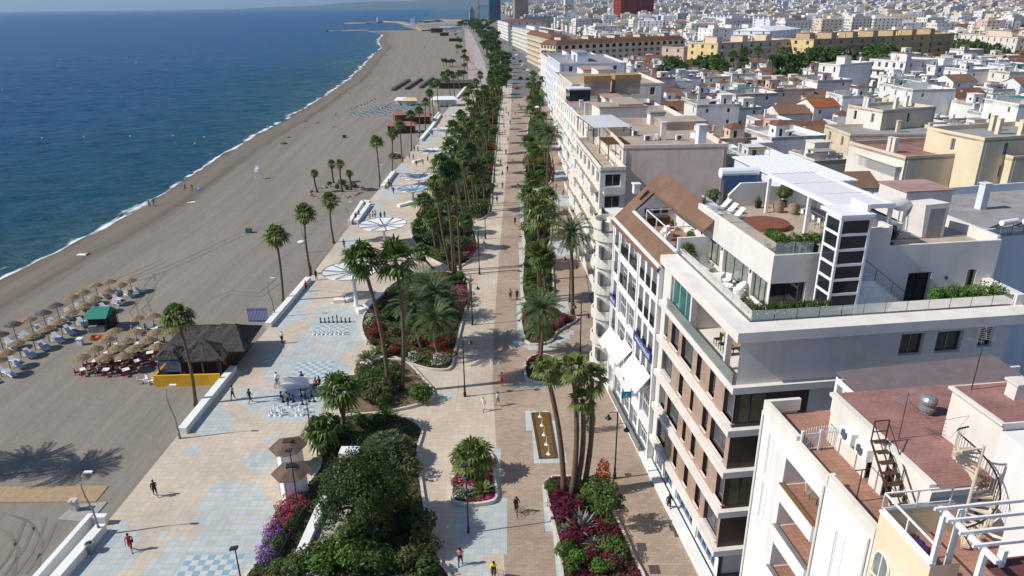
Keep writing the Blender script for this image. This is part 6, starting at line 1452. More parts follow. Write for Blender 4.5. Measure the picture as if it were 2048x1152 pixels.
rank(ps, 'bushy green shrub in a dark square pot along the front roof glass, %s', 'left')
potted(5.2, 18.2, 23.55, 'green', .85, 'big leafy shrub in a dark pot at the far roof corner'); potted(9.0, 17.5, 23.55, 'spikylight', .6, 'spiky plant in a dark pot against the roof screen wall'); potted(11.2, 17.4, 23.55, 'green', 1.1, 'large shrub behind the wicker chairs under the pergola'); potted(12.9, 5.3, 23.6, 'dark', .9, 'dark climbing shrub beside the lift tower on the roof')
potted(2.1, 15.0, 19.75, 'dark', .95, 'clipped round bush in a white trough at the terrace end', 'white_paint')
ps = []
for i in range(9):
    x = 1.9+i*.62; ps.append(potted(x, 2.1+.0*i, 19.72, 'dark' if i % 3 else 'green', .66, 'x', 'dark_pot', 'dark shrubs along the front terrace glass', h=1.0))
for y in (2.9, 3.8): ps.append(potted(1.95, y, 19.72, 'olive', .55, 'x', 'dark_pot', 'dark shrubs along the front terrace glass', h=1.0))
rank(ps, 'dark evergreen shrub in the trough behind the front terrace glass, %s', 'left')
ps = [potted(14.9+i*.9, 2.2, 19.72, 'bright', .82, 'x', 'concrete', 'yellow green shrubs in concrete boxes', w=.85, h=1.1) for i in range(6)]; rank(ps, 'yellow green shrub in a pale concrete box on the right terrace, %s', 'left')
potted(2.3, 1.6, 16.58, 'olive', .3, 'round concrete bowl with a withered plant in the loggia', 'concrete', w=.8, h=.6)
def wicker_chair(x, y, z, rz, label, group, m='wicker', open_=False):
    o = on('armchair', label, 'chair', x, y, z, rz, group); f = MB(); f.lathe(0, 0, [(.36, .0), (.38, .38), (.0, .40)], 12); f.build('seat_base', m, o); f = MB()
    for k in range(13): a = PI*.05+PI*.9*k/12; b = PI*.05+PI*.9*(k+1)/12; hgt = lambda q: .62+.45*math.sin(q); f.add([(.42*math.cos(a), .42*math.sin(a), .2), (.42*math.cos(b), .42*math.sin(b), .2), (.5*math.cos(b), .5*math.sin(b), hgt(b)), (.5*math.cos(a), .5*math.sin(a), hgt(a)), (.37*math.cos(a), .37*math.sin(a), .2), (.37*math.cos(b), .37*math.sin(b), .2), (.45*math.cos(b), .45*math.sin(b), hgt(b)), (.45*math.cos(a), .45*math.sin(a), hgt(a))], ((0,1,2,3),(7,6,5,4),(3,2,6,7)))
    f.build('backrest', m, o); f = MB(); f.lathe(0, 0, [(.33, .40), (.33, .52), (0, .55)], 12); f.box(-.25, .22, .5, .25, .34, .95); f.build('cushion', 'white_paint', o); return o
cs = [wicker_chair(10.1, 16.0, 23.55, R(160), 'x', 'wicker chairs under the pergola'), wicker_chair(11.0, 15.2, 23.55, R(150), 'x', 'wicker chairs under the pergola')]; rank(cs, 'round wicker armchair with white cushion under the pergola, %s', 'left')
cs = [wicker_chair(3.3, 9.8, 19.72, R(-60), 'x', 'chairs on the lower terrace', 'grey_metal'), wicker_chair(3.4, 7.9, 19.72, R(-100), 'x', 'chairs on the lower terrace', 'white_metal')]; rank(cs, 'open frame lounge chair with white cushion on the lower terrace, %s', 'left')
def rtable(x, y, z, r, h, label, m='white_metal'):
    o = on('round_table', label, 'table', x, y, z); f = MB(); f.lathe(0, 0, [(0, h-.04), (r, h-.04), (r, h), (0, h)], 18); f.build('tabletop', m, o); f = MB(); f.cyl(0, 0, 0, h-.04, .035); f.lathe(0, 0, [(.22, 0), (.22, .03), (0, .03)], 12); f.build('leg', 'grey_metal', o)
rtable(2.9, 8.8, 19.72, .45, .5, 'low white round table between terrace lounge chairs'); rtable(3.1, 5.0, 19.72, .42, .72, 'small white bistro table near the terrace corner')
o = on('bar_table', 'long dark bar table set for many under the pergola', 'table', 11.4, 10.9, 23.55); f = MB(); f.box(-.4, -3.4, 1.0, .4, 2.6, 1.06); f.build('tabletop', 'grey_metal', o)
for y in (-3.1, 2.3): f = MB(); f.box(-.06, y-.3, 0, .06, y+.3, 1.0); f.build('leg', 'grey_metal', o)
st = []; sm_ = MB(); sm_.box(-.19, -.19, .70, .19, .19, .75); sm_.box(-.19, .16, .75, .19, .2, 1.05)
for a in (-.17, .17):
    for b in (-.17, .17): sm_.bar((a*1.15, b*1.15, 0), (a, b, .7), .03)
sm_ = sm_.mesh('bar_stool', 'white_metal')
for sx in (-.75, .75):
    for k in range(7): o = link('bar_stool', sm_); o.location = MF(11.4+sx, 7.8+k*.85, 23.55); o.rotation_euler = (0, 0, R(7)+(R(90) if sx < 0 else R(-90))); tag(o, 'x', 'bar stool', 'white bar stools under the pergola'); st.append(o)
rank(st, 'white bar stool at the long dark table under the pergola, %s')
o = on('dining_table', 'dark dining table in the shaded loggia', 'table', 2.2, 5.4, 16.58); f = MB(); f.box(-.45, -1.2, .70, .45, 1.2, .75); f.build('tabletop', 'pale_wood', o)
for a in (-.38, .38):
    for b in (-1.1, 1.1): f = MB(); f.box(a-.03, b-.03, 0, a+.03, b+.03, .7); f.build('leg', 'dark_metal', o)
dcm = chair_mesh().mesh('dining_chair', 'dark_metal'); ds = []
for sx in (-.75, .75):
    for k in range(3): o = link('dining_chair', dcm); o.location = MF(2.2+sx, 4.5+k*.85, 16.58); o.rotation_euler = (0, 0, R(7)+(R(-90) if sx > 0 else R(90))); tag(o, 'x', 'chair', 'loggia dining chairs'); ds.append(o)
rank(ds, 'thin dark dining chair at the loggia table, %s')
def dish(pos, r, az, label, h=1.0, el=35):
    o = thing('satellite_dish', label, 'satellite dish', pos, az); f = MB(); prof = [(r*k/6, .0+ .35*r*(k/6)**2) for k in range(7)]; f.lathe(0, 0, prof, 20); rot = Matrix.Rotation(R(90-el), 4, 'X'); f.v = [tuple(rot @ Vector(v) + Vector((0, -.05, h))) for v in f.v]; f.build('reflector', 'white_metal', o, True); f = MB(); f.cyl(0, 0, 0, h, .05); tip = rot @ Vector((0, 0, r*.9)) + Vector((0, 0, h)); f.bar((0, 0, h), tip, .03); f.build('mast', 'grey_metal', o)
def ac_unit(pos, rz, label, group='air conditioner units', sc=1):
    o = thing('air_conditioner', label, 'air conditioner', pos, rz, group); o.scale = (sc,)*3; f = MB(); f.box(-.45, -.17, 0, .45, .17, .62); f.build('casing', 'white_metal', o); f = MB(); f.tube([(-.1+.24*math.cos(k*PI/8), -.18, .31+.24*math.sin(k*PI/8)) for k in range(17)], .02, 4, 0, False); f.box(-.3, -.175, .1, .12, -.171, .52); f.build('fan_grille', 'window_grey', o); return o
def solar_heater(pos, rz, label, group, sc=1.0):
    o = thing('solar_water_heater', label, 'solar water heater', pos, rz, group); o.scale = (sc,)*3; f = MB(); f.add([(-1,-.9,.15),(1,-.9,.15),(1,.7,1.35),(-1,.7,1.35),(-1,-.95,.22),(1,-.95,.22),(1,.65,1.42),(-1,.65,1.42)], ((0,3,2,1),(4,5,6,7),(0,1,5,4),(1,2,6,5),(2,3,7,6),(3,0,4,7))); f.build('collector', 'solar_panel', o); f = MB(); f.tube([(-1.05,.85,1.5),(1.05,.85,1.5)], .28, 12); f.build('tank', 'white_metal', o); f = MB()
    for x in (-.8, .8): f.bar((x,.8,0), (x,.8,1.3), .05); f.bar((x,-.85,0), (x,-.85,.2), .05)
    f.build('legs', 'grey_metal', o); return o
SOLAR = solar_heater
solar_heater(MF(9.5, 21.5, 22.9), R(7), 'large blue solar panel with white tank behind the roof screen wall', None, 1.7)
dish(MF(12.2, 21.0, 23.2), .95, R(160), 'large white satellite dish behind the roof screen wall', 1.1)
# rear service roof of the same plot
t = mthing('service_roof_block', 'grey service roof block with a door hut behind the modern building', 'building', 7.5, 13.7); s = MB(); s.box(0, 0, 23.56, 7.0, 9.0, 23.62); s.build('roof', 'grey_roof', t)
s = MB(); s.add([(3.4,0,23.6),(5.1,0,23.6),(5.1,2.0,23.6),(3.4,2.0,23.6),(3.2,0,26.1),(5.1,0,26.2),(5.1,2.0,26.0),(3.2,2.0,25.9)], ((3,2,1,0),(4,5,6,7),(0,1,5,4),(1,2,6,5),(2,3,7,6),(3,0,4,7))); hb = s.build('stair_hut', 'stone_wall', t); s = MB(); s.box(3.65, -.03, 23.65, 4.85, 0, 25.8); s.build('door', 'grey_metal', hb)
s = MB(); s.box(-.9, .4, 23.6, 1.0, 2.0, 25.0); s.add([(-.9,.3,25.0),(1.0,.3,25.0),(1.2,2.1,25.0),(-.9,2.1,25.0),(-.9,.3,25.9),(-.9,2.1,25.9)], ((0,1,4),(1,2,5,4),(2,3,5),(0,4,5,3))); s.build('shed', 'bluish_white_wall', t)
for y in (.3, 2.1): s = MB(); s.bar((-.95,y,25.97), (1.3,y,24.97), .12); s.build('shed_edge', 'dark_metal', t)
s = MB(); s.box(4.5, 4.0, 23.6, 8.4, 7.5, 26.0); s.facade((5.5, 3.98, 23.6), WX, -WY, 2.9, 2.4, [(1.0, .2, 1.8, 2.1)], .5); s.build('hut_wall', 'stone_wall', t); s = MB(); s.box(4.4, 3.9, 26.0, 8.5, 7.6, 26.1); s.build('hut_roof', 'pink_roof', t)
dish(MF(16.2, 9.2, 23.6), .75, R(150), 'white satellite dish in front of the stair hut', 1.9); dish(MF(14.6, 11.2, 23.6), .55, R(150), 'smaller white satellite dish on the service roof', 2.2); ac_unit(MF(15.4, 8.6, 23.62), R(7), 'air conditioner standing by the small shed on the service roof', sc=1.4)
# metal roofed shed behind the pergola
t = mthing('metal_roof_shed', 'long shed with a white corrugated metal roof behind the pergola', 'shed', 17.5, 11.5); s = MB(); s.box(0, 0, 16, 6.0, 11, 25.6); s.build('wall', 'bluish_white_wall', t); s = MB()
for k in range(24): x = -.2+k*.266; s.box(x, -.3, 25.6, x+.262, 11.3, 25.70+.025*(k % 2))
s.box(-.2, -.28, 25.58, 6.2, 11.28, 25.64); s.build('corrugated_roof', 'white_metal', t)

# ------------------------------------------------------------------ white building with tiled roof terrace
GY = 15.4; GL = 15.0
t = mthing('white_gabled_building', 'white street building with tall windows and a brown tiled roof cut open', 'building', GY)
def y_(u): return u-GY
ops = []
for z0 in (16.5, 13.4, 10.3, 7.3): 
    for a, b in ((.75, 1.95), (2.45, 3.65), (4.2, 5.5)): ops.append((a, z0, b, z0+2.4, .5))
for z0 in (16.6, 13.5): 
    for a, b in ((6.4, 9.0), (9.5, 12.1)): ops.append((a, z0, b, z0+2.2, .5))
for a, b in ((6.4, 9.0), (9.4, 12.1)): ops.append((a, 10.0, b, 12.5, .3))
for z0 in (16.8, 13.9, 10.6, 7.4): ops.append((12.9, z0, 14.3, z0+2.3, .5))
for a, b in ((6.3, 8.9), (9.4, 12.0)): ops.append((a, 7.2, b, 9.4, .3))
for a, b in ((.6,3.3),(3.8,6.0),(6.6,9.2),(9.8,12.2),(12.7,14.6)): ops += [(a, .5, b, 2.7, .4), (a, 3.5, b, 6.2, .4)]
s = MB(); s.facade((0, 0, 0), WY, -WX, GL, 19.3, ops, .4); s.facade((0, 0, 0), WX, -WY, 13, 19.3); s.facade((0, GL, 0), WX, WY, 13, 19.3); s.build('wall', 'white_wall', t)
windows(t, 'W', (0, 0, 0), ops, .4, 'window_grey', 'white_metal', 3, 1)
for o in ops:
    if 7 < o[1] and o[2]-o[0] < 1.6 or (o[1] > 13 and o[2]-o[0] > 2): q = MB(); q.box(-.06, o[0]+.04, o[1]-.0, -.02, o[2]-.04, o[1]+1.0); q.build('balcony_screen', 'dark_glass', t)
s = MB()
for z in (6.7, 9.75, 12.9, 16.0): s.box(-.12, 6.2, z-.12, -.003, 12.3, z+.05)
for y in (0, 6.0, 12.4, GL-.3): s.box(-.1, y, 0, -.003, y+.3, 19.3)
s.box(-.25, -.02, 19.3, .1, GL+.1, 19.5); s.build('white_mouldings', 'white_paint', t)
s = MB(); s.box(-.5, -.4, 0, -.1, GL+.4, .4); s.build('plinth', 'white_paint', t)
s = MB(); s.box(-.6, 1.0, .4, -.56, 12.5, 1.2); s.build('terrace_glass', 'rail_glass', t)
rs = [(.10*k) for k in range(8)]
zr = lambda v: 19.5 + (24.0-19.5)*min(v, 4.7+0*v)/4.7 if v <= 4.7 else 24.0-(v-4.7)*.72
def slope(mb, v0, v1, u0, u1, th=.25): 
    a, b = zr(v0), zr(v1); mb.add([(v0,u0,a),(v1,u0,b),(v1,u1,b),(v0,u1,a),(v0,u0,a-th),(v1,u0,b-th),(v1,u1,b-th),(v0,u1,a-th)], ((0,1,2,3),(7,6,5,4),(0,4,5,1),(1,5,6,2),(2,6,7,3),(3,7,4,0)))
s = MB(); slope(s, -.35, 1.15, .0, 12.6); slope(s, -.35, 4.7, 12.6, GL+.15); slope(s, 4.7, 9.3, -.5, GL+.15); slope(s, 3.25, 4.7, -.5, 12.6)
s.build('tiled_roof', 'brown_tile', t)
s = MB(); s.quad((1.15,-.2,19.32), (9,-.2,19.32), (9,12.6,19.32), (1.15,12.6,19.32)); s.build('roof_terrace_floor', 'terracotta_floor', t)
s = MB(); s.box(1.15, 0, 19.3, 1.32, 12.6, 20.72); s.box(1.1, 0, 20.72, 1.37, 12.6, 20.8); s.add([(1.3,12.4,19.3),(5.6,12.4,19.3),(5.6,12.4,23.0),(4.7,12.4,23.7),(1.3,12.4,20.6)], ((0,1,2,3,4),)); s.box(5.5, 0, 19.3, 5.7, 12.4, 23.0); s.build('terrace_walls', 'white_wall', t)
for x in (2.3, 3.2, 4.1): q = MB(); q.box(x, 12.32, 20.5, x+.6, 12.39, 21.0); q.box(x+.06, 12.31, 20.56, x+.54, 12.315, 20.94); q.build('picture_frame', 'dark_metal', t)
s = MB(); s.box(1.6, 11.7, 19.36, 4.8, 12.35, 20.2); s.build('terrace_kitchen', 'dark_wood', t)
s = MB()
for x, y in ((1.7, 9.8), (1.7, 6.8), (1.7, 4.0), (4.6, 9.8), (4.6, 4.0)): s.bar((x,y,19.35), (x,y,21.6), .08)
for a, b in (((1.7,4,21.6),(1.7,9.8,21.6)), ((1.7,9.8,21.6),(4.6,9.8,21.6)), ((1.7,4,21.6),(4.6,4,21.6)), ((4.6,4,21.6),(4.6,9.8,21.6))): s.bar(a, b, .08)
s.build('awning_frame', 'white_metal', t)
s = MB(); s.box(1.4, 13.3, 22.3, 2.0, 14.0, 23.2); s.box(1.3, 13.2, 23.2, 2.1, 14.1, 23.32); s.build('chimney', 'white_wall', t)
# awnings and signs on it
aw = []
for a, b, z1, z0, out in ((12.3, 14.8, 7.3, 5.7, 1.6), (9.3, 12.2, 7.7, 6.2, 1.5), (6.2, 9.2, 8.5, 7.0, 1.8), (3.2, 6.2, 8.4, 6.7, 1.6), (.4, 3.2, 8.7, 7.1, 1.7)):
    o = mthing('white_awning', 'x', 'awning', GY+a, 0, 0, 'white awnings over the first floor'); f = MB(); w = b-a-.3; out *= .85; f.add([(-.12,0,z1),(-.12,w-.06,z1),(-out,w-.06,z0),(-out,0,z0),(-.12,0,z1+.05),(-.12,w-.06,z1+.05),(-out,w-.06,z0+.05),(-out,0,z0+.05)], ((3,2,1,0),(4,5,6,7),(0,1,5,4),(1,2,6,5),(2,3,7,6),(3,0,4,7))); f.build('cloth', 'canopy_white', o); f = MB(); f.bar((-out,0,z0),(-out,w-.06,z0),.07); f.bar((-.1,.05,z1-.9),(-out,.05,z0),.05); f.bar((-.1,w-.1,z1-.9),(-out,w-.1,z0),.05); f.build('arms', 'white_metal', o); aw.append(o)
rank(aw, 'white awning stretched out from the white gabled building, %s')
def sign(y, w, z, h, label, m, marks):
    o = mthing('shop_sign', label, 'sign', y, -.16); f = MB(); f.box(-.06, 0, z, .02, w, z+h); f.add([(-.07, w*.38, z+h), (-.07, w*.62, z+h), (-.07, w*.5, z+h*1.35)], ((0,1,2),)); f.build('board', m, o); f = MB()
    for k in range(marks): y0 = w*(.08+.84*k/marks); hh_ = h*(.5 if k % 3 else .62); f.box(-.075, y0, z+h*.22, -.062, y0+w*.25/marks, z+h*.22+hh_); f.box(-.075, y0, z+h*.42, -.062, y0+w*.62/marks, z+h*.50); 
    f.build('lettering', 'white_paint', o)
sign(15.9, 5.3, 10.0, .95, 'long navy banner sign with white lettering on white building', 'sign_navy', 12); sign(28.1, 2.1, 10.3, .9, 'small navy sign with white lettering by the rounded corner', 'sign_navy', 5)
o = mthing('projecting_sign', 'bright azure sign with a white bird sticking out over the pavement', 'sign', 21.3, -.55); f = MB(); f.box(-.5, -.05, 3.4, .5, .05, 4.1); f.build('board', 'sign_azure', o); f = MB(); f.add([(-.12,-.06,3.7),(0,-.06,3.85),(.16,-.06,3.95),(.05,-.06,3.74),(-.02,-.06,3.66)], ((0,1,2,3,4),)); f.box(-.3, -.06, 3.5, .3, -.055, 3.54); f.build('emblem', 'white_paint', o); f = MB(); f.bar((.5, 0, 3.75), (.6, 0, 3.75), .05); f.build('bracket', 'grey_metal', o)
# furniture on the cut-out roof terrace
o = mthing('terrace_table', 'dark blue table with chairs on the terracotta roof terrace', 'table', GY+3.0, 3.2, 19.36); f = MB(); f.box(-.5, -1.1, .7, .5, 1.1, .76); f.build('tabletop', 'sign_navy', o)
for a in (-.4, .4):
    for b in (-1, 1): f = MB(); f.box(a-.04, b-.04, 0, a+.04, b+.04, .7); f.build('leg', 'sign_navy', o)
navc = chair_mesh().mesh('dining_chair', 'sign_navy'); ds = []
for sx in (-.8, .8):
    for k in range(3): c = link('dining_chair', navc); c.location = MF(3.2+sx, GY+2.3+k*.75, 19.36); c.rotation_euler = (0, 0, R(7)+(R(-90) if sx > 0 else R(90))); tag(c, 'x', 'chair', 'navy chairs on the roof terrace'); ds.append(c)
rank(ds, 'navy chair at the dark table on the terracotta roof terrace, %s')
for y, x, k, lb in ((4.6,4.6,'green','leafy plant in a terracotta pot beside the navy table'),(6.0,4.7,'bright','taller plant in a terracotta pot on the roof terrace'),(10.4,4.5,'spikylight','palm like plant in a terracotta pot near the far gable')): potted(x, GY+y, 19.36, k, .6, lb, 'terracotta_pot', h=.5)
cs = [wicker_chair(3.0, GY+yy, 19.36, R(100+yy*20), 'x', 'white chairs on the roof terrace', 'white_metal') for yy in (7.2, 8.4)]; rank(cs, 'white lounge chair on the terracotta roof terrace, %s')

# ------------------------------------------------------------------ cream building with rounded balconies
t = mthing('rounded_cream_building', 'cream corner building with stacked rounded balconies', 'apartment building', 30.5); s = MB(); s.box(0, 0, 0, 11, 6.5, 18.6); 
for y in (1.6,): s.cyl(0, y, 0, 18.2, 1.45, 1.45, 20)
for k in range(6): z = 1.6+k*3.0; s.lathe(0, 1.6, [(1.5, z), (1.72, z+.12), (1.72, z+1.15), (1.60, z+1.15), (1.60, z+.9)], 22)
s.build('wall', 'warm_white_wall', t); s = MB(); s.lathe(0, 1.6, [(1.58, 18.0), (0, 18.02)], 20); s.build('round_terrace', 'terracotta_floor', t); s = MB(); s.lathe(0, 1.6, [(1.72, 18.0), (1.72, 18.9), (1.58, 18.9), (1.58, 18.0)], 22); s.build('round_parapet', 'warm_white_wall', t)
for k in range(6): q = MB(); z = 2.9+k*3.0; q.box(-1.30, -.05, z-.05, -1.0, 1.0, z+1.3); q.build('window', 'window_grey', t)
for k in range(6): q = MB(); z = 2.9+k*3.0; q.box(-.01, 3.6, z-.4, -.06, 5.2, z+1.3); q.build('window', 'dark_glass', t)

# ------------------------------------------------------------------ near white building with red roof terraces
NY = -4.1
t = mthing('white_terrace_building', 'near white building with balconies, red tiled terrace and red painted roof', 'apartment building')
bal = [(-10.9, 14.35, -7.3, 16.2, 2.4), (-10.9, 11.45, -7.3, 13.3, 2.4), (-10.9, 8.4, -7.3, 10.4, 2.4), (-10.9, 5.4, -7.3, 7.4, 2.4)]
Y0 = -15.2; ops = [(a-Y0, z0, b-Y0, z1, d) for a, z0, b, z1, d in bal] + [(Y0*-1-13.9, 12.6, Y0*-1-12.6, 15.6, .12), (Y0*-1-13.9, 9.2, Y0*-1-12.6, 12.0, .12), (Y0*-1-6.1, 13.5, Y0*-1-5.2, 16.4, .12), (Y0*-1-6.1, 10.4, Y0*-1-5.2, 13.0, .12)]
s = MB(); s.facade((0, Y0, 0), WY, -WX, 11.2, 17.3, ops, .2); s.facade((0, NY, 0), WX, WY, 2.2, 17.3); s.facade((0, Y0, 0), WX, -WY, 12, 17.3); s.build('wall', 'white_wall', t)
windows(t, 'W', (0, Y0, 0), ops[4:], .1, 'lounger_white', 'white_metal', 1, 0, 'shuttered_window')
windows(t, 'W', (0, Y0, 0), [(a-Y0, z0, b-Y0, z1, d) for a, z0, b, z1, d in bal], 2.4, 'warm_white_wall', 'wood', 2)
for a, z0, b, z1, d in bal:
    q = MB(); q.box(-.16, a+.0, z0-.95, -.02, b, z0+.1); q.box(-.04, a+.05, z0-.08, 2.3, b-.05, z0-.02); bq = q.build('balcony', 'white_paint', t); q = MB(); q.box(-.20, a-.02, z0+.1, .06, b+.02, z0+.17); q.build('coping', 'wood' if z0 > 14 else 'grey_metal', bq); q = MB(); q.box(.05, a+.06, z0+.004, 2.36, b-.06, z0+.02); q.build('balcony_floor', 'terracotta_floor', bq)
s = MB(); zf = 16.9
s.box(0, NY-.25, 17.3, 2.2, NY, 18.05); s.box(0, -8.0, 17.3, .25, NY-.25, 18.05); s.box(0, -11.1, 17.3, .25, -8.0, 17.75); s.box(-.06, -11.3, 17.3, .4, -11.1, 17.9); s.box(.0, Y0, 17.3, .28, -11.3, 17.9); s.build('terrace_parapet', 'warm_white_wall', t)
s = MB(); s.quad((.2,Y0,zf+.15),(4.3,Y0,zf+.15),(4.3,NY-.1,zf+.15),(.2,NY-.1,zf+.15)); s.build('terrace_floor', 'terracotta_floor', t)
s = MB(); s.facade((2.35, Y0, zf), WY, -WX, 8.1, 2.95, [(2.4,.1,3.1,2.0),(4.1,.1,4.5,2.0)], .06); s.facade((2.35, -7.1, zf), WX, WY, 12, 2.95); s.box(2.15, Y0, 19.85, 2.5, -7.0, 20.05); s.build('upper_wall', 'warm_white_wall', t)
s = MB(); s.quad((2.5,Y0-.2,19.98),(14,Y0-.2,19.98),(14,-7.05,19.98),(2.5,-7.05,19.98)); s.build('painted_roof', 'red_roof_paint', t)
s = MB(); s.add([(4.2,-7.0,19.4),(14.2,-7.0,19.7),(14.2,-4.3,19.9),(4.2,-4.3,19.6),(4.2,-7.0,19.55),(14.2,-7.0,19.85),(14.2,-4.3,20.05),(4.2,-4.3,19.75)], ((3,2,1,0),(4,5,6,7),(0,1,5,4),(1,2,6,5),(2,3,7,6),(3,0,4,7))); s.build('purple_metal_roof', 'purple_roof', t)
s = MB(); s.facade((4.2, -7.0, 17.0), WY, -WX, 2.7, 2.4, [(.2,.7,.9,2.1),(1.0,.7,1.7,2.1),(1.8,.7,2.5,2.1)], .06); s.build('sunroom_wall', 'white_paint', t); windows(t, 'W', (4.2,-7.0,17.0), [(.2,.7,.9,2.1),(1.0,.7,1.7,2.1),(1.8,.7,2.5,2.1)], .05, 'curtain_glass')
s = MB(); s.facade((5.4, -14.8, 19.9), WY, -WX, 3.2, 2.7); s.facade((5.4, -11.6, 19.9), WX, WY, 9, 2.7); s.facade((5.4,-14.8,19.9), WX, -WY, 9, 2.7); s.box(5.2, -14.9, 22.6, 14.5, -11.5, 22.72); s.build('penthouse_wall', 'warm_white_wall', t); s = MB(); s.quad((5.4,-14.8,22.735),(14.4,-14.8,22.735),(14.4,-11.6,22.735),(5.4,-11.6,22.735)); s.build('penthouse_roof', 'red_roof_paint', t)
s = MB(); s.box(6.1, -10.4, 21.4, 14.5, -7.6, 21.9) if False else s.box(7.2, -13.2, 22.72, 7.9, -12.6, 23.5); s.box(7.1, -13.3, 23.5, 8.0, -12.5, 23.6); s.build('chimney', 'warm_white_wall', t)
s = MB(); s.facade((5.35, -17.9, 17.2), WY, -WX, 3.1, 5.0); s.box(5.35, -17.9, 22.2, 12, -14.85, 22.3); s.build('side_house_wall', 'white_wall', t)
for z in (0,): pass
s = MB()
for k in range(9): s.box(2.4+k*.0, -14.6+k*.0, 17.1, 2.45, -14.6, 17.1)
NB = t
for y, z0 in ((-11.15, 2), (-15.0, 2), (-4.3, 2)): s = MB(); s.tube([(-.09, y, z0), (-.09, y, 17.2)], .05, 6); s.build('downpipe', 'warm_white_wall', t)
s = MB(); s.tube([(3.1, -11.6, 22.2), (4.2, -12.2, 21.2), (5.38, -12.9, 21.9)], .012, 4); s.build('cable', 'black_plastic', t)
s = MB(); s.tube([(2.32, -7.3, 18.2), (2.32, -15.0, 18.0)], .02, 5); s.build('cable', 'black_plastic', t)
for y in (-8.4, -9.9, -11.7): s = MB(); s.tube([(2.32, y, 17.1), (2.32, y, 18.3)], .025, 5); s.build('pipe', 'grey_metal', t)
def nthing(name, label, cat, x, y, z, rz=0, group=None): return thing(name, label, cat, MF(x, y, z), R(7)+rz, group)
os = [ac_unit(MF(2.16, y, 18.35), R(7)+R(-90), 'x', 'air conditioners on the roof terrace wall', 1.15) for y in (-9.2, -10.6)]; rank(os, 'white air conditioner fixed high on the roof terrace wall, %s', 'left')
o = nthing('terrace_gate', 'white picket gate with pointed bars across the terracotta terrace', 'gate', .3, -8.0, 17.06); f = MB(); f.bar((0,0,.15),(2.1,0,.15),.06); f.bar((0,0,1.1),(2.1,0,1.1),.06); f.bar((0,0,.15),(1.0,0,1.1),.05)
for k in range(15): x = .07+k*.14; f.bar((x,0,.1),(x,0,1.35+.18*math.sin(PI*k/14)),.03)
f.build('bars', 'white_metal', o); f = MB(); f.box(-.06,-.06,0,.06,.06,1.3); f.box(1.0,-.06,0,1.1,.06,1.3); f.box(2.0,-.06,0,2.1,.06,1.4); f.build('posts', 'white_metal', o)
o = nthing('steel_stair', 'rusty open steel stair climbing to the red roof', 'stair', 1.5, -15.0, 17.06); f = MB()
for k in range(9): y = .0+k*.36; z = .35*(k+1); f.box(0, y, z-.03, .75, y+.3, z)
f.build('treads', 'rust_metal', o); f = MB()
for x in (0, .75): f.bar((x,-.1,0),(x,3.2,3.1),.07,.1); f.bar((x,-.1,.95),(x,3.2,4.05),.04); f.bar((x,3.2,3.0),(x,3.2,4.2),.05); f.bar((x,-.1,0),(x,-.1,.95),.05); f.bar((x,1.6,1.5),(x,1.6,2.5),.04)
f.bar((0,3.2,4.2),(.75,3.2,4.2),.05); f.bar((0,3.2,3.6),(.75,3.2,3.6),.04); f.build('rails', 'rust_metal', o)
def antenna(pos, h, label, rz=0):
    o = thing('roof_antenna', label, 'antenna', pos, rz, 'roof antennas'); f = MB(); f.cyl(0, 0, 0, h, .03, .02, 6); f.build('mast', 'rust_metal', o); f = MB(); f.bar((-.9,0,h-.2),(.9,0,h-.2),.03)
    for k in range(8): x = -.85+k*.24; f.bar((x,-.35,h-.2),(x,.35,h-.2),.018)
    f.bar((0,0,h-.7),(0,.7,h-.7),.02)
    for k in range(4): f.bar((-.3,.15*k+.1,h-.7),(.3,.15*k+.1,h-.7),.016)
    f.build('elements', 'grey_metal', o); return o
antenna(MF(3.1, -11.6, 20.0), 2.6, 'thin rusty antenna mast on the red roof near the stair top', .4); antenna(MF(6.0, -12.0, 22.75), 3.2, 'tall antenna mast above the small red penthouse roof', 1.0)
o = nthing('clothes_post', 'thin rusty clothes post on the terracotta terrace', 'post', .9, -12.4, 17.06); f = MB(); f.cyl(0,0,0,1.9,.03,.03,6); f.bar((-.4,0,1.9),(.4,0,1.9),.04); f.build('post', 'rust_metal', o)
s = MB(); s.lathe(0, 0, [(.32,0),(.32,.2),(.42,.22),(.42,.4),(.34,.42),(.34,.6),(.42,.62),(.42,.8),(.3,.95),(0,1.0)], 14); o = s.build('roof_ventilator', 'grey_metal'); o.location = MF(6.0, -9.6, 20.0); tag(o, 'grey turbine ventilator on the red painted roof', 'roof ventilator')
def folding_chair(x, y, z, rz, label, g): o = nthing('bistro_chair', label, 'chair', x, y, z, rz, g); f = MB(); f.lathe(0,0,[(.22,.42),(.22,.46),(0,.47)],12); f.build('seat','pale_wood',o); f = MB(); f.tube([(.22*math.cos(a*PI/8),.22*math.sin(a*PI/8)+.02,.75+.12*math.sin(a*PI/8)) for a in range(9)],.02,5); 
for x, y, rz, lb in ((.9,-8.6,.4,'wire bistro chair on the upper balcony by the far end'),(1.0,-9.9,2.6,'wire bistro chair on the upper balcony by the near end')):
    o = nthing('bistro_chair', lb, 'chair', x, y, 14.34, rz, 'bistro chairs on the balcony'); f = MB(); f.lathe(0, 0, [(.24,.42),(.24,.46),(0,.47)], 12); f.build('seat', 'pale_wood', o); f = MB()
    for k in range(7): a = PI*(.1+.8*k/6); f.bar((.22*math.cos(a),.22*math.sin(a),.45),(.3*math.cos(a),.3*math.sin(a),.95),.015)
    f.tube([(.3*math.cos(PI*(.1+.8*k/6)),.3*math.sin(PI*(.1+.8*k/6)),.95) for k in range(7)], .015, 5); f.build('wire_back', 'white_metal', o); f = MB()
    for a in (-.17, .17):
        for b in (-.17, .17): f.bar((a,b,0),(a*.9,b*.9,.42),.02)
    f.build('legs', 'dark_metal', o)
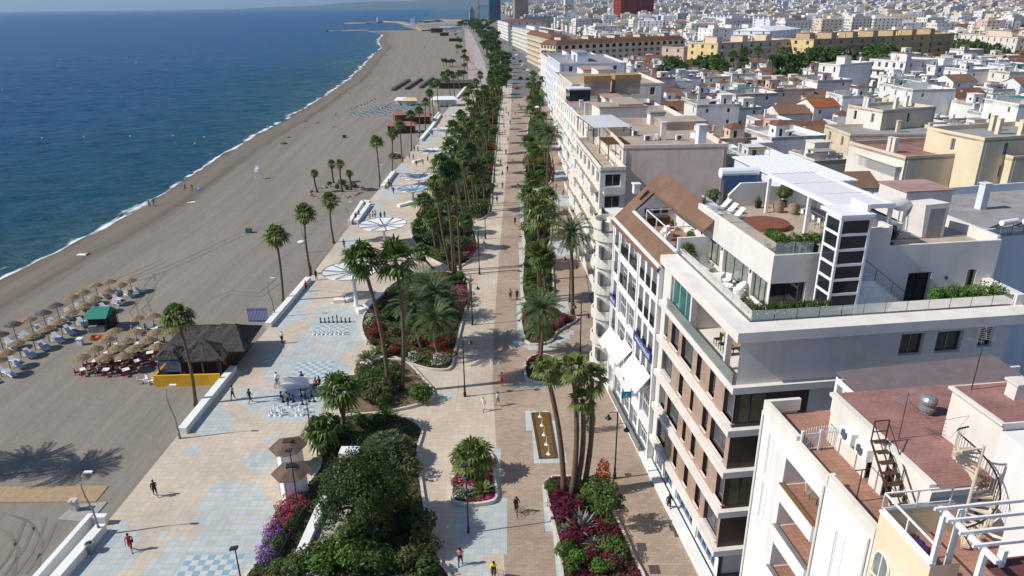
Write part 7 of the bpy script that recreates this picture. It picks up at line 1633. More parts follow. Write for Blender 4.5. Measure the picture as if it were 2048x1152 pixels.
rt = nthing('bistro_table', 'small glass topped bistro table on the upper balcony', 'table', 1.0, -9.25, 14.34); f = MB(); f.lathe(0,0,[(0,.68),(.4,.68),(.4,.71),(0,.71)],16); f.build('tabletop','grey_metal',rt); f = MB(); f.cyl(0,0,0,.68,.03); f.build('leg','dark_metal',rt)
s = MB(); s.box(-.5,-.3,0,.5,.3,.55); s.box(-.45,-.25,.55,.45,.25,.6); o = s.build('wooden_chest','terracotta_pot'); o.location = MF(1.6,-8.5,11.45); o.rotation_euler = (0,0,R(7)); tag(o,'terracotta coloured chest on the lower red balcony','chest')

# ------------------------------------------------------------------ yellow building with white pergola, bottom right
t = mthing('yellow_arched_building', 'pale yellow building with arched windows and white roof railings', 'building')
YA, YB = -18.6, -15.25; s = MB(); s.facade((0, YA, 0), WY, -WX, YB-YA, 18.9, [], .2); s.facade((0, YA, 0), WX, -WY, 1.3, 18.9); s.facade((0, YB, 17.2), WX, WY, 4, 1.7); s.build('wall', 'pale_yellow_wall', t)
for y, w, z, h in ((-16.55, 1.0, 14.6, 2.6), (-17.75, .7, 15.2, 2.0)):
    if w:
        q = MB(); pts = [(-.03, y, z), (-.03, y+w, z)] + [(-.03, y+w/2+w/2*math.cos(k*PI/10), z+h-w/2+w/2*math.sin(k*PI/10)) for k in range(11)]; q.poly(pts); q.build('arched_window', 'curtain_glass', t)
        q = MB(); q.tube([(-.05,)+p[1:] for p in pts]+[(-.05, y, z)], .06, 5); q.bar((-.06, y+w/2, z), (-.06, y+w/2, z+h), .06); q.bar((-.06, y, z+h*.45), (-.06, y+w, z+h*.45), .06); q.build('arch_frame', 'white_paint', t)
s = MB(); s.quad((.1,-24,17.4),(5.3,-24,17.4),(5.3,YB,17.4),(.1,YB,17.4)); s.build('terrace_floor', 'terracotta_floor', t)
s = MB(); s.box(-.08, YA, 18.9, .2, YB, 19.0); s.box(.2, YB-.02, 18.9, 3.6, YB+.15, 19.0); s.build('coping', 'white_paint', t)
def rail(parent, pts, z0, h, m='white_metal', n=3):
    f = MB()
    for a, b in zip(pts, pts[1:]):
        f.bar((*a, z0+h), (*b, z0+h), .07); f.bar((*a, z0+.12), (*b, z0+.12), .04)
        for k in range(n): u = k/(n-1); f.bar((a[0]+(b[0]-a[0])*u, a[1]+(b[1]-a[1])*u, z0), (a[0]+(b[0]-a[0])*u, a[1]+(b[1]-a[1])*u, z0+h), .06)
    return f.build('railing', m, parent)
rail(t, [(.05, YA+.1), (.05, YB), (3.3, YB)], 19.0, .85)
s = MB()
for x, y in ((.1,-18.5),(.1,-20.6),(.9,-18.4),(.9,-20.6),(5.0,-18.5),(5.0,-20.6)): s.box(x-.09, y-.09, 17.4, x+.09, y+.09, 21.4)
s.bar((.1,-18.2,21.45),(.1,-21.2,21.45),.16,.18); s.bar((5.0,-18.2,21.45),(5.0,-21.2,21.45),.16,.18)
for k in range(4): y = -18.45-k*.68; s.bar((-.35,y,21.62),(6.5,y+.0,21.62),.09,.13)
s.build('pergola', 'white_metal', t)
s = MB(); s.facade((4.6, -24, 17.4), WY, -WX, 7.0, 2.6, [(3.0,.1,4.2,2.1),(4.5,.1,5.6,2.1)], .08); s.build('back_wall', 'white_wall', t); windows(t, 'W', (4.6,-24,17.4), [(3.0,.1,4.2,2.1),(4.5,.1,5.6,2.1)], .06, 'teal_glass')
s = MB(); s.add([(.9,-24,20.1),(8,-24,20.1),(8,-20.3,20.6),(.4,-20.3,20.6),(.9,-24,20.2),(8,-24,20.2),(8,-20.3,20.7),(.4,-20.3,20.7)], ((3,2,1,0),(4,5,6,7),(0,1,5,4),(1,2,6,5),(2,3,7,6),(3,0,4,7))); s.build('maroon_awning_roof', 'maroon_roof', t)
YB_T = t
o = nthing('spiral_stair', 'cream spiral stair with dark handrail winding up beside white wall', 'stair', 3.9, -15.6, 17.4); f = MB(); f.cyl(0,0,0,4.8,.07); n = 18
for k in range(n): a = -2.2+k*.30; z = .26*(k+1); f.add([(.07*math.cos(a),.07*math.sin(a),z),(1.05*math.cos(a),1.05*math.sin(a),z),(1.05*math.cos(a+.32),1.05*math.sin(a+.32),z),(.07*math.cos(a+.32),.07*math.sin(a+.32),z),(.07*math.cos(a),.07*math.sin(a),z-.05),(1.05*math.cos(a),1.05*math.sin(a),z-.12),(1.05*math.cos(a+.32),1.05*math.sin(a+.32),z-.12),(.07*math.cos(a+.32),.07*math.sin(a+.32),z-.05)], ((0,1,2,3),(7,6,5,4),(0,4,5,1),(1,5,6,2),(2,6,7,3)))
f.build('treads', 'cream_wall', o); f = MB(); f.tube([(1.05*math.cos(-2.2+k*.30),1.05*math.sin(-2.2+k*.30),.26*(k+1)+.95) for k in range(n+1)], .04, 6); f.build('handrail', 'black_plastic', o); f = MB()
for k in range(n*2): a = -2.2+k*.15; f.bar((1.04*math.cos(a),1.04*math.sin(a),.13*(k+1)),(1.04*math.cos(a),1.04*math.sin(a),.13*(k+1)+1.05),.022)
f.build('balusters', 'cream_wall', o)
o = nthing('draped_cloth', 'dark purple cloth hanging inside the white roof railing', 'cloth', .32, -18.0, 17.4); f = MB(); pts = [(0.06*math.sin(k*1.9), k*.11) for k in range(9)]
for (a, b), (c, d) in zip(pts, pts[1:]): f.quad((a,b,0),(c,d,0),(c,d,1.75),(a,b,1.75)); f.quad((a+.06,b,0),(a+.06,b,1.75),(c+.06,d,1.75),(c+.06,d,0))
f.build('folds', 'purple_cloth', o)
f = MB(); f.ball((0,0,.22),.3,0,10,6,(1.1,.9,.7)); o = f.build('teal_bundle','teal_cloth'); o.location = MF(2.9,-19.1,17.4); f_ = o; tag(o,'teal cloth bundle on the terrace under the white pergola','bundle')
potted(.9, -21.6, 16.9, 'spikylight', .75, 'bright green spiky plant in a shiny blue pot at the picture corner', 'blue_pot', h=.7, w=.6)
potted(.7, -16.3, 17.42, 'spikylight', .4, 'small spiky plant in the shaded roof corner behind the railing', 'terracotta_pot', h=.3)
# ------------------------------------------------------------------ the town: apartment blocks first, then the houses between them
OCC = [[(11,28),(75,28),(60,92),(14,99),(10,70)]]
def chimney_part(t, x, y, z, m, h=1.2, w=.55):
    s = MB(); s.box(x-w/2, y-w/2, z, x+w/2, y+w/2, z+h); s.box(x-w/2-.08, y-w/2-.08, z+h, x+w/2+.08, y+w/2+.08, z+h+.12); s.build('chimney', m, t)
def apartment(label, loc, rz, w, d, h, floors, wall, ss=6, ws=3, roof='flat', roofm='beige_roof', glass='dark_glass', balS=0, balW=0, hut=True, name='apartment_block', ww=1.3, chim=2, wallW=None, group=None, sd=.25):
    t = thing(name, label, 'apartment block', loc, rz, group); fh = h/floors
    rr = random.Random(label)
    mk = lambda n, W: [(W*(i+.5)/n-min(ww, W/n*.62)/2, fh*k+fh*.26, W*(i+.5)/n+min(ww, W/n*.62)/2, fh*k+fh*.82) for k in range(floors) for i in range(n)] if n else []
    oS, oW = mk(ss, w), mk(ws, d)
    s = MB(); s.facade((0,0,0), WX, -WY, w, h, oS, sd); s.facade((0,0,0), WY, -WX, d, h, oW, sd, 1); s.facade((0,d,0), WX, WY, w, h); s.facade((w,0,0), WY, WX, d, h); s.build('wall', [wall, wallW or wall], t)
    gl = ('dark_glass', 'window_grey', 'curtain_glass')
    if len(oS)+len(oW) <= 150:
        windows(t, 'S', (0,0,0), oS[:100], sd, glass); windows(t, 'W', (0,0,0), oW[:100], sd, glass)
    else:
        f = MB()
        for a in oS: f.quad((a[0],sd-.02,a[1]),(a[2],sd-.02,a[1]),(a[2],sd-.02,a[3]),(a[0],sd-.02,a[3]))
        for a in oW: f.quad((sd-.02,a[2],a[1]),(sd-.02,a[0],a[1]),(sd-.02,a[0],a[3]),(sd-.02,a[2],a[3]))
        f.build('windows', glass, t)['kind'] = 'stuff'
    for k in range(1, floors):
        for i in range(balS): f = MB(); x = w*(i+.12)/balS; x1 = w*(i+.88)/balS; f.box(x, -1.1, fh*k-.1, x1, -.003, fh*k+.02); f.box(x, -1.1, fh*k+.02, x1, -1.0, fh*k+.95); f.build('balcony', wall, t)
        for i in range(balW): f = MB(); x = d*(i+.1)/balW; x1 = d*(i+.9)/balW; f.box(-1.2, x, fh*k-.1, -.003, x1, fh*k+.02); f.box(-1.2, x, fh*k+.02, -1.1, x1, fh*k+.95); f.build('balcony', wallW or wall, t)
    f = MB()
    if roof == 'flat':
        f.quad((.2,.2,h-.35),(w-.2,.2,h-.35),(w-.2,d-.2,h-.35),(.2,d-.2,h-.35)); f.build('roof', roofm, t); f = MB()
        for a in ((0,0,w,.22),(0,d-.22,w,d),(0,.22,.22,d-.22),(w-.22,.22,w,d-.22)): f.box(a[0],a[1],h-.36,a[2],a[3],h+.45)
        f.build('parapet', wall, t)
    elif roof == 'band':      # tiled mansard band round a flat middle
        f.add([(-.5,-.5,h),(w+.5,-.5,h),(w+.5,d+.5,h),(-.5,d+.5,h),(2.4,2.4,h+2.2),(w-2.4,2.4,h+2.2),(w-2.4,d-2.4,h+2.2),(2.4,d-2.4,h+2.2)], ((0,1,5,4),(1,2,6,5),(2,3,7,6),(3,0,4,7),(4,5,6,7),(3,2,1,0))); f.build('tiled_roof', roofm, t)
    else:
        f.add([(-.5,-.5,h),(w+.5,-.5,h),(w+.5,d+.5,h),(-.5,d+.5,h),(min(w,d)*.4,d/2,h+2.6),(w-min(w,d)*.4,d/2,h+2.6)], ((0,1,5,4),(1,2,5),(2,3,4,5),(3,0,4),(3,2,1,0))); f.build('tiled_roof', roofm, t)
    hz = h-.35 if roof == 'flat' else h+.5
    if hut:
        for i in range(max(1, int(w/16))):
            f = MB(); x = w*(i+.35)/max(1, int(w/16)); f.box(x, d*.35, hz, x+4.2, d*.75, hz+3.2); f.facade((x,d*.35-.02,hz), WX, -WY, 4.2, 3.2, [(1.2,1.0,2.2,2.2)], .3); q = f.build('stair_hut', wall, t); f = MB(); f.box(x-.2, d*.35-.2, hz+3.2, x+4.4, d*.75+.2, hz+3.4); f.build('hut_roof', roofm, q)
    for xx in ((w*.03, w*.97) if w > 6 else ()): f = MB(); f.tube([(xx,-.07,0),(xx,-.07,h-.2)], .06, 5); f.build('downpipe', 'grey_wall', t)
    for k in range(chim): chimney_part(t, w*(.1+.8*rr.random()), d*(.15+.7*rr.random()), hz, wallW or wall, 2.6, .75)
    c = [loc+Vector((math.cos(rz)*x-math.sin(rz)*y, math.sin(rz)*x+math.cos(rz)*y, 0)) for x, y in ((-4,-5),(w+3,-5),(w+3,d+3),(-4,d+3))]; OCC.append([(p.x, p.y) for p in c]); return t
def block(label, pL, pR, z, d, floors, wall, rz=None, w=None, **k):
    if len(pL) == 3: a = P(pL[0], pL[2]); b = a
    else: a = P(*pL, z); b = P(*pR, z) if pR else a
    r = math.atan2(b.y-a.y, b.x-a.x) if rz is None else R(rz); a.z = 0
    return apartment(label, a, r, w or (b-a).length, d, z, floors, wall, **k)
# street row behind the rounded building
block('beige block with a big blank side wall facing the camera', (1247,297),(1452,290), 21, 25, 6, 'taupe_wall', rz=1.5, w=14.8, ss=0, ws=6, balW=3, wallW='warm_white_wall', roofm='beige_roof', chim=1, hut=False)
t = apartment('cream front wing with terracotta corner balconies beside the blank wall', P(1192,590), R(3), 3.6, 24, 18.6, 6, 'warm_white_wall', ss=1, ws=6, balW=3, balS=1, hut=False, chim=0, roofm='beige_roof', ww=2.2)
for lab, p0, w, d, h, fl, wall, rm, k in [
    ('cream street block with roof pergola beyond the blank wall', (1172,470), 20, 26, 19.5, 6, 'warm_white_wall', 'beige_roof', dict(balW=4, ws=6, ss=3)),
    ('white street block with long balconies past the tall feather palm', (1152,385), 22, 28, 16.8, 5, 'white_wall', 'pink_roof', dict(balW=4, ws=7, ss=3)),
    ('cream street block with twin ochre roof huts', (1141,330), 24, 30, 20.5, 6, 'warm_white_wall', 'beige_roof', dict(balW=5, ws=7, ss=4)),
    ('white street block with blue glazed roof room', (1130,283), 20, 36, 17.5, 5, 'white_wall', 'pink_roof', dict(balW=5, ws=8, ss=3)),
    ('narrow white street block before the crossing', (1118,243), 24, 46, 20, 6, 'bluish_white_wall', 'grey_roof', dict(balW=6, ws=9, ss=3)),
    ('last white street block at the green lawn corner', (1107,206), 26, 66, 16.5, 5, 'white_wall', 'roof_tile', dict(balW=6, ws=10, ss=4))]:
    apartment(lab, P(*p0), R(2.5), w, d, h, fl, wall, roofm=rm, **k)
def roofbox(px, pz, w, d, h, m, rm, label, rz=6, cap=.35, rail_=False):
    a = P(*px, pz); t = thing('roof_room', label, 'roof room', a, R(rz)); s = MB(); s.facade((0,0,0), WX, -WY, w, h); s.facade((0,0,0), WY, -WX, d, h); s.facade((w,0,0), WY, WX, d, h); s.facade((0,d,0), WX, WY, w, h); s.build('wall', m, t); s = MB(); s.box(-.15,-.15,h,w+.15,d+.15,h+cap); s.build('roof', rm, t); return t
roofbox((1168,192),19.4,6.4,5,3.2,'beige_wall','ochre_roof','square beige roof room with ochre rim, left of its twin',cap=1.4); roofbox((1230,189),19.4,6.2,5,3.2,'beige_wall','ochre_roof','square beige roof room with ochre rim, right of its twin',cap=1.4)
roofbox((1139,203),18.5,5,5,2.6,'dark_glass','bluish_white_wall','blue glazed roof room with pale roof on street block'); roofbox((1199,246),19.3,9,7,2.6,'warm_white_wall','beige_roof','low cream roof room inside white railings')
a = P(1270,285,20.7)
cl = [ac_unit(a+Vector((x, y, 0)), r, 'x', 'air conditioners over the blank wall', 1.3) for x, y, r in ((2.2,1.5,.2),(3.6,2.2,1.4),(7,1.6,.1),(9.5,3,2),(1,6,.5),(12,2,1))]; rank(cl, 'white air conditioner on the roof above the big blank wall, %s', 'left')
roofbox((1330,262),20.6,7,6,1.1,'beige_wall','beige_roof','low beige roof slab on the blank walled block'); roofbox((1395,296),20.6,1.2,1.2,3.2,'white_metal','white_metal','slim white flue at the right end above blank wall',cap=.05); roofbox((1300,250),20.6,2.5,2,1.8,'white_wall','grey_roof','small white roof hut on the blank walled block')
o = thing('barred_sunroom', 'balcony sunroom with upright bars on the cream building', 'sunroom', P(1812,352,11.8), R(7)); s = MB(); s.box(-2.4, -.4, -1.6, 3.0, 12, -.1); s.build('base', 'warm_white_wall', o); s = MB()
for k in range(60): s.bar((-2.4,-.4+k*.205,-.1),(-2.4,-.4+k*.205,1.7),.07)
for k in range(26): s.bar((-2.4+k*.2,-.4,-.1),(-2.4+k*.2,-.4,1.7),.07)
s.build('bars', 'white_metal', o); s = MB(); s.box(-2.2,-.2,-.1,3,12,1.68); s.build('inside', 'dark_wood', o); s = MB(); s.box(-2.6,-.6,1.7,3,12.2,1.78); s.build('roof', 'white_roof', o)
o = thing('roof_pergola', 'grey and white slatted pergola on the roof behind the blank wall', 'pergola', P(1184,288,19.6), R(6)); s = MB()
for k in range(12): s.box(.2, k*1.1, 2.5, 6.2, k*1.1+.75, 2.56)
s.build('white_slats', 'canopy_white', o); s = MB()
for x in (.2, 6.1):
    for y in (0, 4, 8, 12.4): s.cyl(x, y, 0, 2.5, .07)
    s.bar((x,-.3,2.44),(x,13,2.44),.1)
s.build('frame', 'dark_metal', o)
o = thing('wooden_pergola', 'orange brown wooden pergola at the corner of the blank walled block', 'pergola', P(1216,322,18.6), R(6)); s = MB()
for k in range(11): s.bar((-.2,k*.55,2.45),(3.2,k*.55,2.45),.12)
for x in (0,3): s.bar((x,-.4,2.3),(x,6,2.3),.16); s.cyl(x,0,0,2.3,.1); s.cyl(x,5.6,0,2.3,.1)
s.build('beams', 'bar_yellow' if False else 'wood', o)
# blocks of the middle distance
B_ = [
 ('long cream arcaded block with tiled mansard roof across the street', (1112,90),(1366,79), 19, 16, 6, 'cream_wall', dict(ss=20, ws=5, roof='band', roofm='roof_tile', balS=0, ww=2.4, wallW='cream_wall', balW=2, chim=5)),
 ('brown balconied corner block where the road bends', (1099,78),None, 20, 95, 6, 'cream_wall', dict(rz=7,w=14,ss=3, ws=24, balW=10, roof='band', roofm='roof_tile', chim=2)),
 ('white balconied block along the far road', (1062,64),None, 18, 150, 5, 'white_wall', dict(rz=6,w=30,ss=4, ws=34, balW=17, roofm='grey_roof', wallW='warm_white_wall')),
 ('white apartments with red tiled roof at the dark grove', (1016,45),None, 21, 160, 6, 'white_wall', dict(rz=5,w=45,ss=5, ws=32, balW=16, roof='hip', roofm='roof_tile', chim=0, hut=False)),
 ('stepped brown apartment tower at the end of the far road', (1030,None,44),None, 62, 32, 14, 'beige_wall', dict(rz=8,w=34,ss=3, ws=3, balW=2, balS=1, hut=False, chim=0, sd=.6)),
 ('wide pale grey block rear behind the far road', (1046,34),None, 20, 40, 4, 'grey_wall', dict(rz=7,w=85,ss=10, ws=3, chim=4)),
 ('slim white tower left of the red block', (1130,None,30),None, 58, 28, 14, 'warm_white_wall', dict(rz=10,w=36,ss=3, ws=2, hut=False, chim=0)),
 ('broad white tower just left of the red block', (1156,None,30),None, 44, 30, 10, 'bluish_white_wall', dict(rz=8,w=62,ss=5, ws=2, chim=2)),
 ('dark red apartment block with rows of balconies', (1240,None,48),None, 62, 55, 12, 'red_wall', dict(rz=8,w=72,ss=6, ws=4, balW=3, balS=3, hut=False, chim=0, glass='curtain_glass')),
 ('pale blue glass fronted block', (1392,33),(1540,40), 20, 40, 6, 'bluish_white_wall', dict(ss=9, ws=4, glass='blue_glass', ww=4, wallW='white_wall', hut=True)),
 ('white stepped block with many chimneys above the ochre block', (1426,58),(1522,56), 19, 26, 5, 'white_wall', dict(ss=6, ws=3, chim=8)),
 ('pale blue gabled block between the ochre blocks', (1540,62),(1600,57), 19, 30, 6, 'bluish_white_wall', dict(ss=8, ws=3, roof='hip', roofm='white_metal', chim=0, hut=False)),
 ('nearer ochre apartment block with bright yellow end wall', (1436,88),(1577,80), 20.5, 20, 6, 'cream_wall', dict(ss=8, ws=3, balS=4, wallW='yellow_wall', roofm='pink_roof', ww=1.6, chim=5)),  # end wall's brighter yellow is sunlight put into the wall colour
 ('longer ochre apartment block with yellow end wall behind trees', (1628,80),(1906,68), 21, 24, 6, 'ochre_wall', dict(ss=14, ws=3, balS=5, wallW='yellow_wall', roofm='red_roof_paint', ww=1.8, chim=6)),  # one ochre building: sunlit end coloured brighter, shaded front coloured darker
 ('blank white tower house above the low roofs', (1681,131),(1728,127), 15.5, 10, 4, 'white_wall', dict(ss=0, ws=2, chim=1, hut=True, ww=.8)),
 ('white hotel like block with stepped balconies', (1812,124),(1868,120), 15, 18, 4, 'white_wall', dict(ss=3, ws=5, balW=2, roofm='red_roof_paint', chim=2)),
 ('white block with square stair tower beside the stepped white block', (1872,133),(1950,131), 13, 16, 4, 'white_wall', dict(ss=5, ws=2, roofm='white_roof', chim=2, hut=True)),
 ('pink wing between the arcaded block and the yellow end wall', (1368,96),(1400,93), 17, 14, 5, 'pale_pink_wall', dict(ss=2, ws=2, balS=1, roofm='red_roof_paint', chim=1, hut=False))]
for lab, a, b, z, d, fl, wall, k in B_: block(lab, a, b, z, d, fl, wall, **k)
a, b = P(2036,76,19), P(1916,68,19); apartment('cream block turned to the sun at the right edge', Vector((a.x,a.y,0)), math.atan2(b.y-a.y,b.x-a.x)-PI/2, 26, (b-a).length, 19, 5, 'cream_wall', ss=4, ws=10, balW=0, wallW='warm_white_wall', chim=8, roofm='pink_roof')
# yellowish walled houses just behind the modern building
block('cream house with square dark roofed stair tower and chimneys', (1766,224),(1806,221), 15.5, 11, 4, 'cream_wall', ss=1, ws=2, chim=4, hut=False, roofm='grey_roof', ww=.9, wallW='warm_white_wall')
block('cream flat building with grey roof behind the red roof terrace', (1700,272),(1885,270), 11.5, 14, 3, 'cream_wall', ss=0, ws=2, chim=2, hut=False, roofm='grey_roof')
block('yellow cream building with red roof terrace and twin chimneys', (1811,318),(1895,313), 15, 15, 4, 'cream_wall', ss=0, ws=0, chim=3, hut=False, roofm='red_roof_paint', wallW='warm_white_wall')
block('tall yellow tower house with drainpipes and dark slit windows', (1969,281),(2028,277), 18.5, 12, 5, 'pale_yellow_wall', ss=2, ws=1, chim=4, hut=False, roofm='grey_roof', ww=.9, glass='dark_wood')
block('yellow house with brown window shutter at the right edge', (2026,318),(2110,313), 15.5, 14, 4, 'pale_yellow_wall', ss=2, ws=1, chim=1, hut=False, roofm='red_roof_paint', glass='dark_wood', ww=2.2)
block('pale blue white building with solar tanks at right edge', (1958,470),(2130,455), 20.5, 14, 5, 'bluish_white_wall', ss=0, ws=0, chim=1, hut=False, roofm='grey_roof')
a = P(2004,470,20.4); hs = [SOLAR(a+Vector((k*2.3,.6+.4*k,-.1)), R(200), 'x', 'solar heaters at the right edge', .9) for k in range(3)]; rank(hs, 'blue solar panel with white tank on the pale blue white building, %s', 'left')
block('low brown tile roofed house between service roof and yellow tower', (1952,432),(2030,425), 12.5, 9, 3, 'bluish_white_wall', ss=1, ws=1, roof='hip', roofm='roof_tile', chim=0, hut=False)
# ------------------------------------------------------------------ small houses
def occupied(x, y, r=6):
    for pl in OCC:
        if inpoly(x, y, pl): return True
        for a, b in ((r,0),(-r,0),(0,r),(0,-r)):
            if inpoly(x+a, y+b, pl): return True
    return False
HW = ['white_wall']*7+['bluish_white_wall']*2+['warm_white_wall']*2+['cream_wall','pale_pink_wall']
WNAME = dict(white_wall='white', bluish_white_wall='bluish white', warm_white_wall='off white', cream_wall='cream', pale_pink_wall='pale pink')
HK = {}
def house(x, y, rz, w, d, h, rr, detail=2):
    wall = rr.choice(HW); kind = 'terrace' if w > 11.5 else rr.choice(['terrace']*10+['tile','tile','tile','lean']); rm = rr.choice(['terracotta_floor','white_roof','white_roof','pink_roof','grey_roof','beige_roof','white_roof']) if kind == 'terrace' else rr.choice(['roof_tile','brown_tile','roof_tile','brown_tile','orange_tile','brown_tile'] if y < 260 else ['roof_tile','brown_tile','brown_tile'])
    t = thing('town_house', 'x', 'house', (x, y, 0), rz, 'white houses of the old town'); fl = max(2, round(h/3.1)); fh = h/fl
    oS = [(w*(i+.5)/2-.45, fh*k+.9, w*(i+.5)/2+.45, fh*k+2.1) for k in range(fl) for i in range(2) if rr.random() < .55]; oW = [(d*(i+.5)/2-.45, fh*k+.5, d*(i+.5)/2+.45, fh*k+2.3) for k in range(fl) for i in range(2) if rr.random() < .7]
    s = MB(); s.facade((0,0,0), WX, -WY, w, h, oS, .18); s.facade((0,0,0), WY, -WX, d, h, oW, .18); s.facade((0,d,0), WX, WY, w, h); s.facade((w,0,0), WY, WX, d, h)
    if kind == 'tile': s.add([(0,0,h),(0,d,h),(0,d/2,h+d*.19)], ((0,2,1),)); s.add([(w,0,h),(w,d,h),(w,d/2,h+d*.19)], ((0,1,2),))
    s.build('wall', wall, t); g = rr.choice(['dark_glass','window_grey','dark_wood','window_grey'])
    if detail: windows(t, 'S', (0,0,0), oS, .16, g); windows(t, 'W', (0,0,0), oW, .16, g)
    f = MB(); extra = ''
    if kind == 'terrace':
        z = h-.8; f.quad((.2,.2,z),(w-.2,.2,z),(w-.2,d-.2,z),(.2,d-.2,z)); f.build('roof_terrace', rm, t); f = MB()
        for a in ((0,0,w,.2),(0,d-.2,w,d),(0,.2,.2,d-.2),(w-.2,.2,w,d-.2)): f.box(a[0],a[1],z-.01,a[2],a[3],h+.02+.3*rr.random())
        f.build('parapet', wall, t)
        if rr.random() < .72:
            f = MB(); x0 = rr.uniform(.3, w-4.2); hh_ = rr.uniform(2.3, 3.4); y0 = rr.uniform(.8, d-4); f.facade((x0,y0,z), WX, -WY, 3.4, hh_, [(.9,.02,1.7,2.0)], .2); f.facade((x0,y0,z), WY, -WX, 3.2, hh_, [(1.0,.9,1.9,1.8)], .2); f.facade((x0+3.4,y0,z), WY, WX, 3.2, hh_); f.facade((x0,y0+3.2,z), WX, WY, 3.4, hh_); q = f.build('stair_hut', wall, t); f = MB()
            if rr.random() < .35: f.add([(x0-.3,y0-.3,z+hh_),(x0+3.7,y0-.3,z+hh_),(x0+3.7,y0+3.5,z+hh_),(x0-.3,y0+3.5,z+hh_),(x0+1.7,y0+1.6,z+hh_+1.1)], ((0,1,4),(1,2,4),(2,3,4),(3,0,4),(3,2,1,0))); f.build('hut_roof', 'roof_tile', q); extra = ' and tiled stair hut'
            else: f.box(x0-.15,y0-.15,z+hh_,x0+3.55,y0+3.35,z+hh_+.15); f.build('hut_roof', wall if rr.random() < .5 else rm, q); extra = ' and square stair hut'
        if rr.random() < .3:
            f = MB()
            for a in (w*.15, w*.6):
                for b in (d*.2, d*.5): f.cyl(a, b, z, z+2.2, .05, n=5)
            f.box(w*.12, d*.17, z+2.2, w*.63, d*.53, z+2.27); f.build('awning', rr.choice(['canopy_white','roof_tile','grey_roof','tent_green','ochre_roof']), t); extra += ' and awning'
    elif kind == 'tile':
        f.add([(-.3,-.35,h-.08),(w+.3,-.35,h-.08),(w+.3,d/2,h+d*.19+.12),(-.3,d/2,h+d*.19+.12),(-.3,d+.35,h-.08),(w+.3,d+.35,h-.08)], ((0,1,2,3),(3,2,5,4))); f.add([(-.3,-.35,h-.2),(w+.3,-.35,h-.2),(w+.3,-.35,h-.08),(-.3,-.35,h-.08)], ((0,1,2,3),)); f.build('tiled_roof', rm, t)
    else:
        f.add([(-.2,-.3,h),(w+.2,-.3,h),(w+.2,d+.2,h+1.7),(-.2,d+.2,h+1.7),(-.2,-.3,h-.15),(w+.2,-.3,h-.15),(w+.2,d+.2,h-.15),(-.2,d+.2,h-.15)], ((0,1,2,3),(4,5,1,0),(4,0,3,7),(5,6,2,1),(7,3,2,6))); f.build('tiled_roof', rm, t)
    if kind == 'terrace':
        if rr.random() < .6: f = MB(); y1 = d*rr.uniform(.3,.7); f.box(.2, y1, h-.8, w*rr.uniform(.4,1)-.2, y1+.18, h+.6+rr.random()); f.build('roof_wall', wall, t)
        if rr.random() < .45: f = MB(); f.cyl(w*.8, d*.25, h-.8, h+.5, .5, .5, 10); f.build('water_tank', rr.choice(['lounger_white','grey_metal','bright_blue' if rr.random() < .3 else 'white_metal']), t)
    for k in range(rr.choice([0,1,1,2])): chimney_part(t, w*rr.uniform(.12,.88), d*rr.uniform(.55,.9), h-.3, wall, 1.5+rr.random()*.8); extra = extra or ' and white chimney'
    rn = dict(terracotta_floor='terracotta terrace', red_roof_paint='red terrace', grey_roof='grey terrace', white_roof='pale terrace', pink_roof='pink terrace', beige_roof='beige terrace', roof_tile='brown tiles', orange_tile='orange tiles', brown_tile='tan tiles')[rm]
    where = 'behind the modern building' if y < 150 else 'past the blank wall' if y < 230 else 'in the old town middle' if y < 330 else 'below the ochre blocks' if y < 460 else 'around the ochre blocks'
    pass; rise = {'tile': 'gabled house', 'lean': 'sloped roof house'}.get(kind, 'flat house')
    HK.setdefault('%s %s with %s%s %s' % (WNAME[wall], rise, rn, extra, where), []).append(t)
    return t
rr = random.Random(42); HOUSES = []; cells = []
row_x = lambda y: interp([(60, 34), (100, 34), (125, 40), (170, 36), (210, 40), (260, 46), (330, 50), (420, 60), (700, 110), (900, 120)], y)
ca, sa = math.cos(R(7)), math.sin(R(7))
for j in range(64):
    for i in range(-2, 62):
        gx, gy = 30+i*11.2+(j % 2)*3, 66+j*11.6; x, y = 12+gx*ca-(gy-66)*sa*.55+rr.uniform(-1.5, 1.5), gy+gx*sa*.55+rr.uniform(-1.2, 1.2)
        if x < row_x(y) or y > 760 or y < 70: continue
        px, py, zz = proj((x+5, y+5, 6))
        if not -20 < px < 2090 or py > 620: continue
        if occupied(x+4.5, y+4.5, 5): continue
        cells.append((zz, x, y, rr.random()))
cells.sort(); nh = 0; FARC = []
for zz, x, y, u in cells:
    if u < .07 and y > 150: FARC.append(('tree', x, y)); continue
    if 402 < y-.12*x < 418: continue
    w, d = rr.uniform(8.2, 11.2), rr.uniform(8.5, 11.5); h = rr.choice([6.2, 6.8, 7.4, 8.2, 9.2, 9.8, 11.5]) + (1.5 if y < 150 else 0)
    if nh % 11 == 5 and y > 150 and nh < 290: w, d, h = rr.uniform(12, 15), rr.uniform(11, 14), rr.uniform(11.5, 14.5)
    if nh < 290: house(x, y, R(7+rr.uniform(-5, 5)), w, d, h, rr, 2 if zz < 420 else 1); nh += 1
    else: FARC.append(('house', x, y))
for k, os in HK.items():
    for cut in (' and awning', ' and square stair hut', ' and tiled stair hut', ' and white chimney'):
        if len(k.split()) > 12: k = k.replace(cut, '')
    rank(os, k+', %s', 'left')
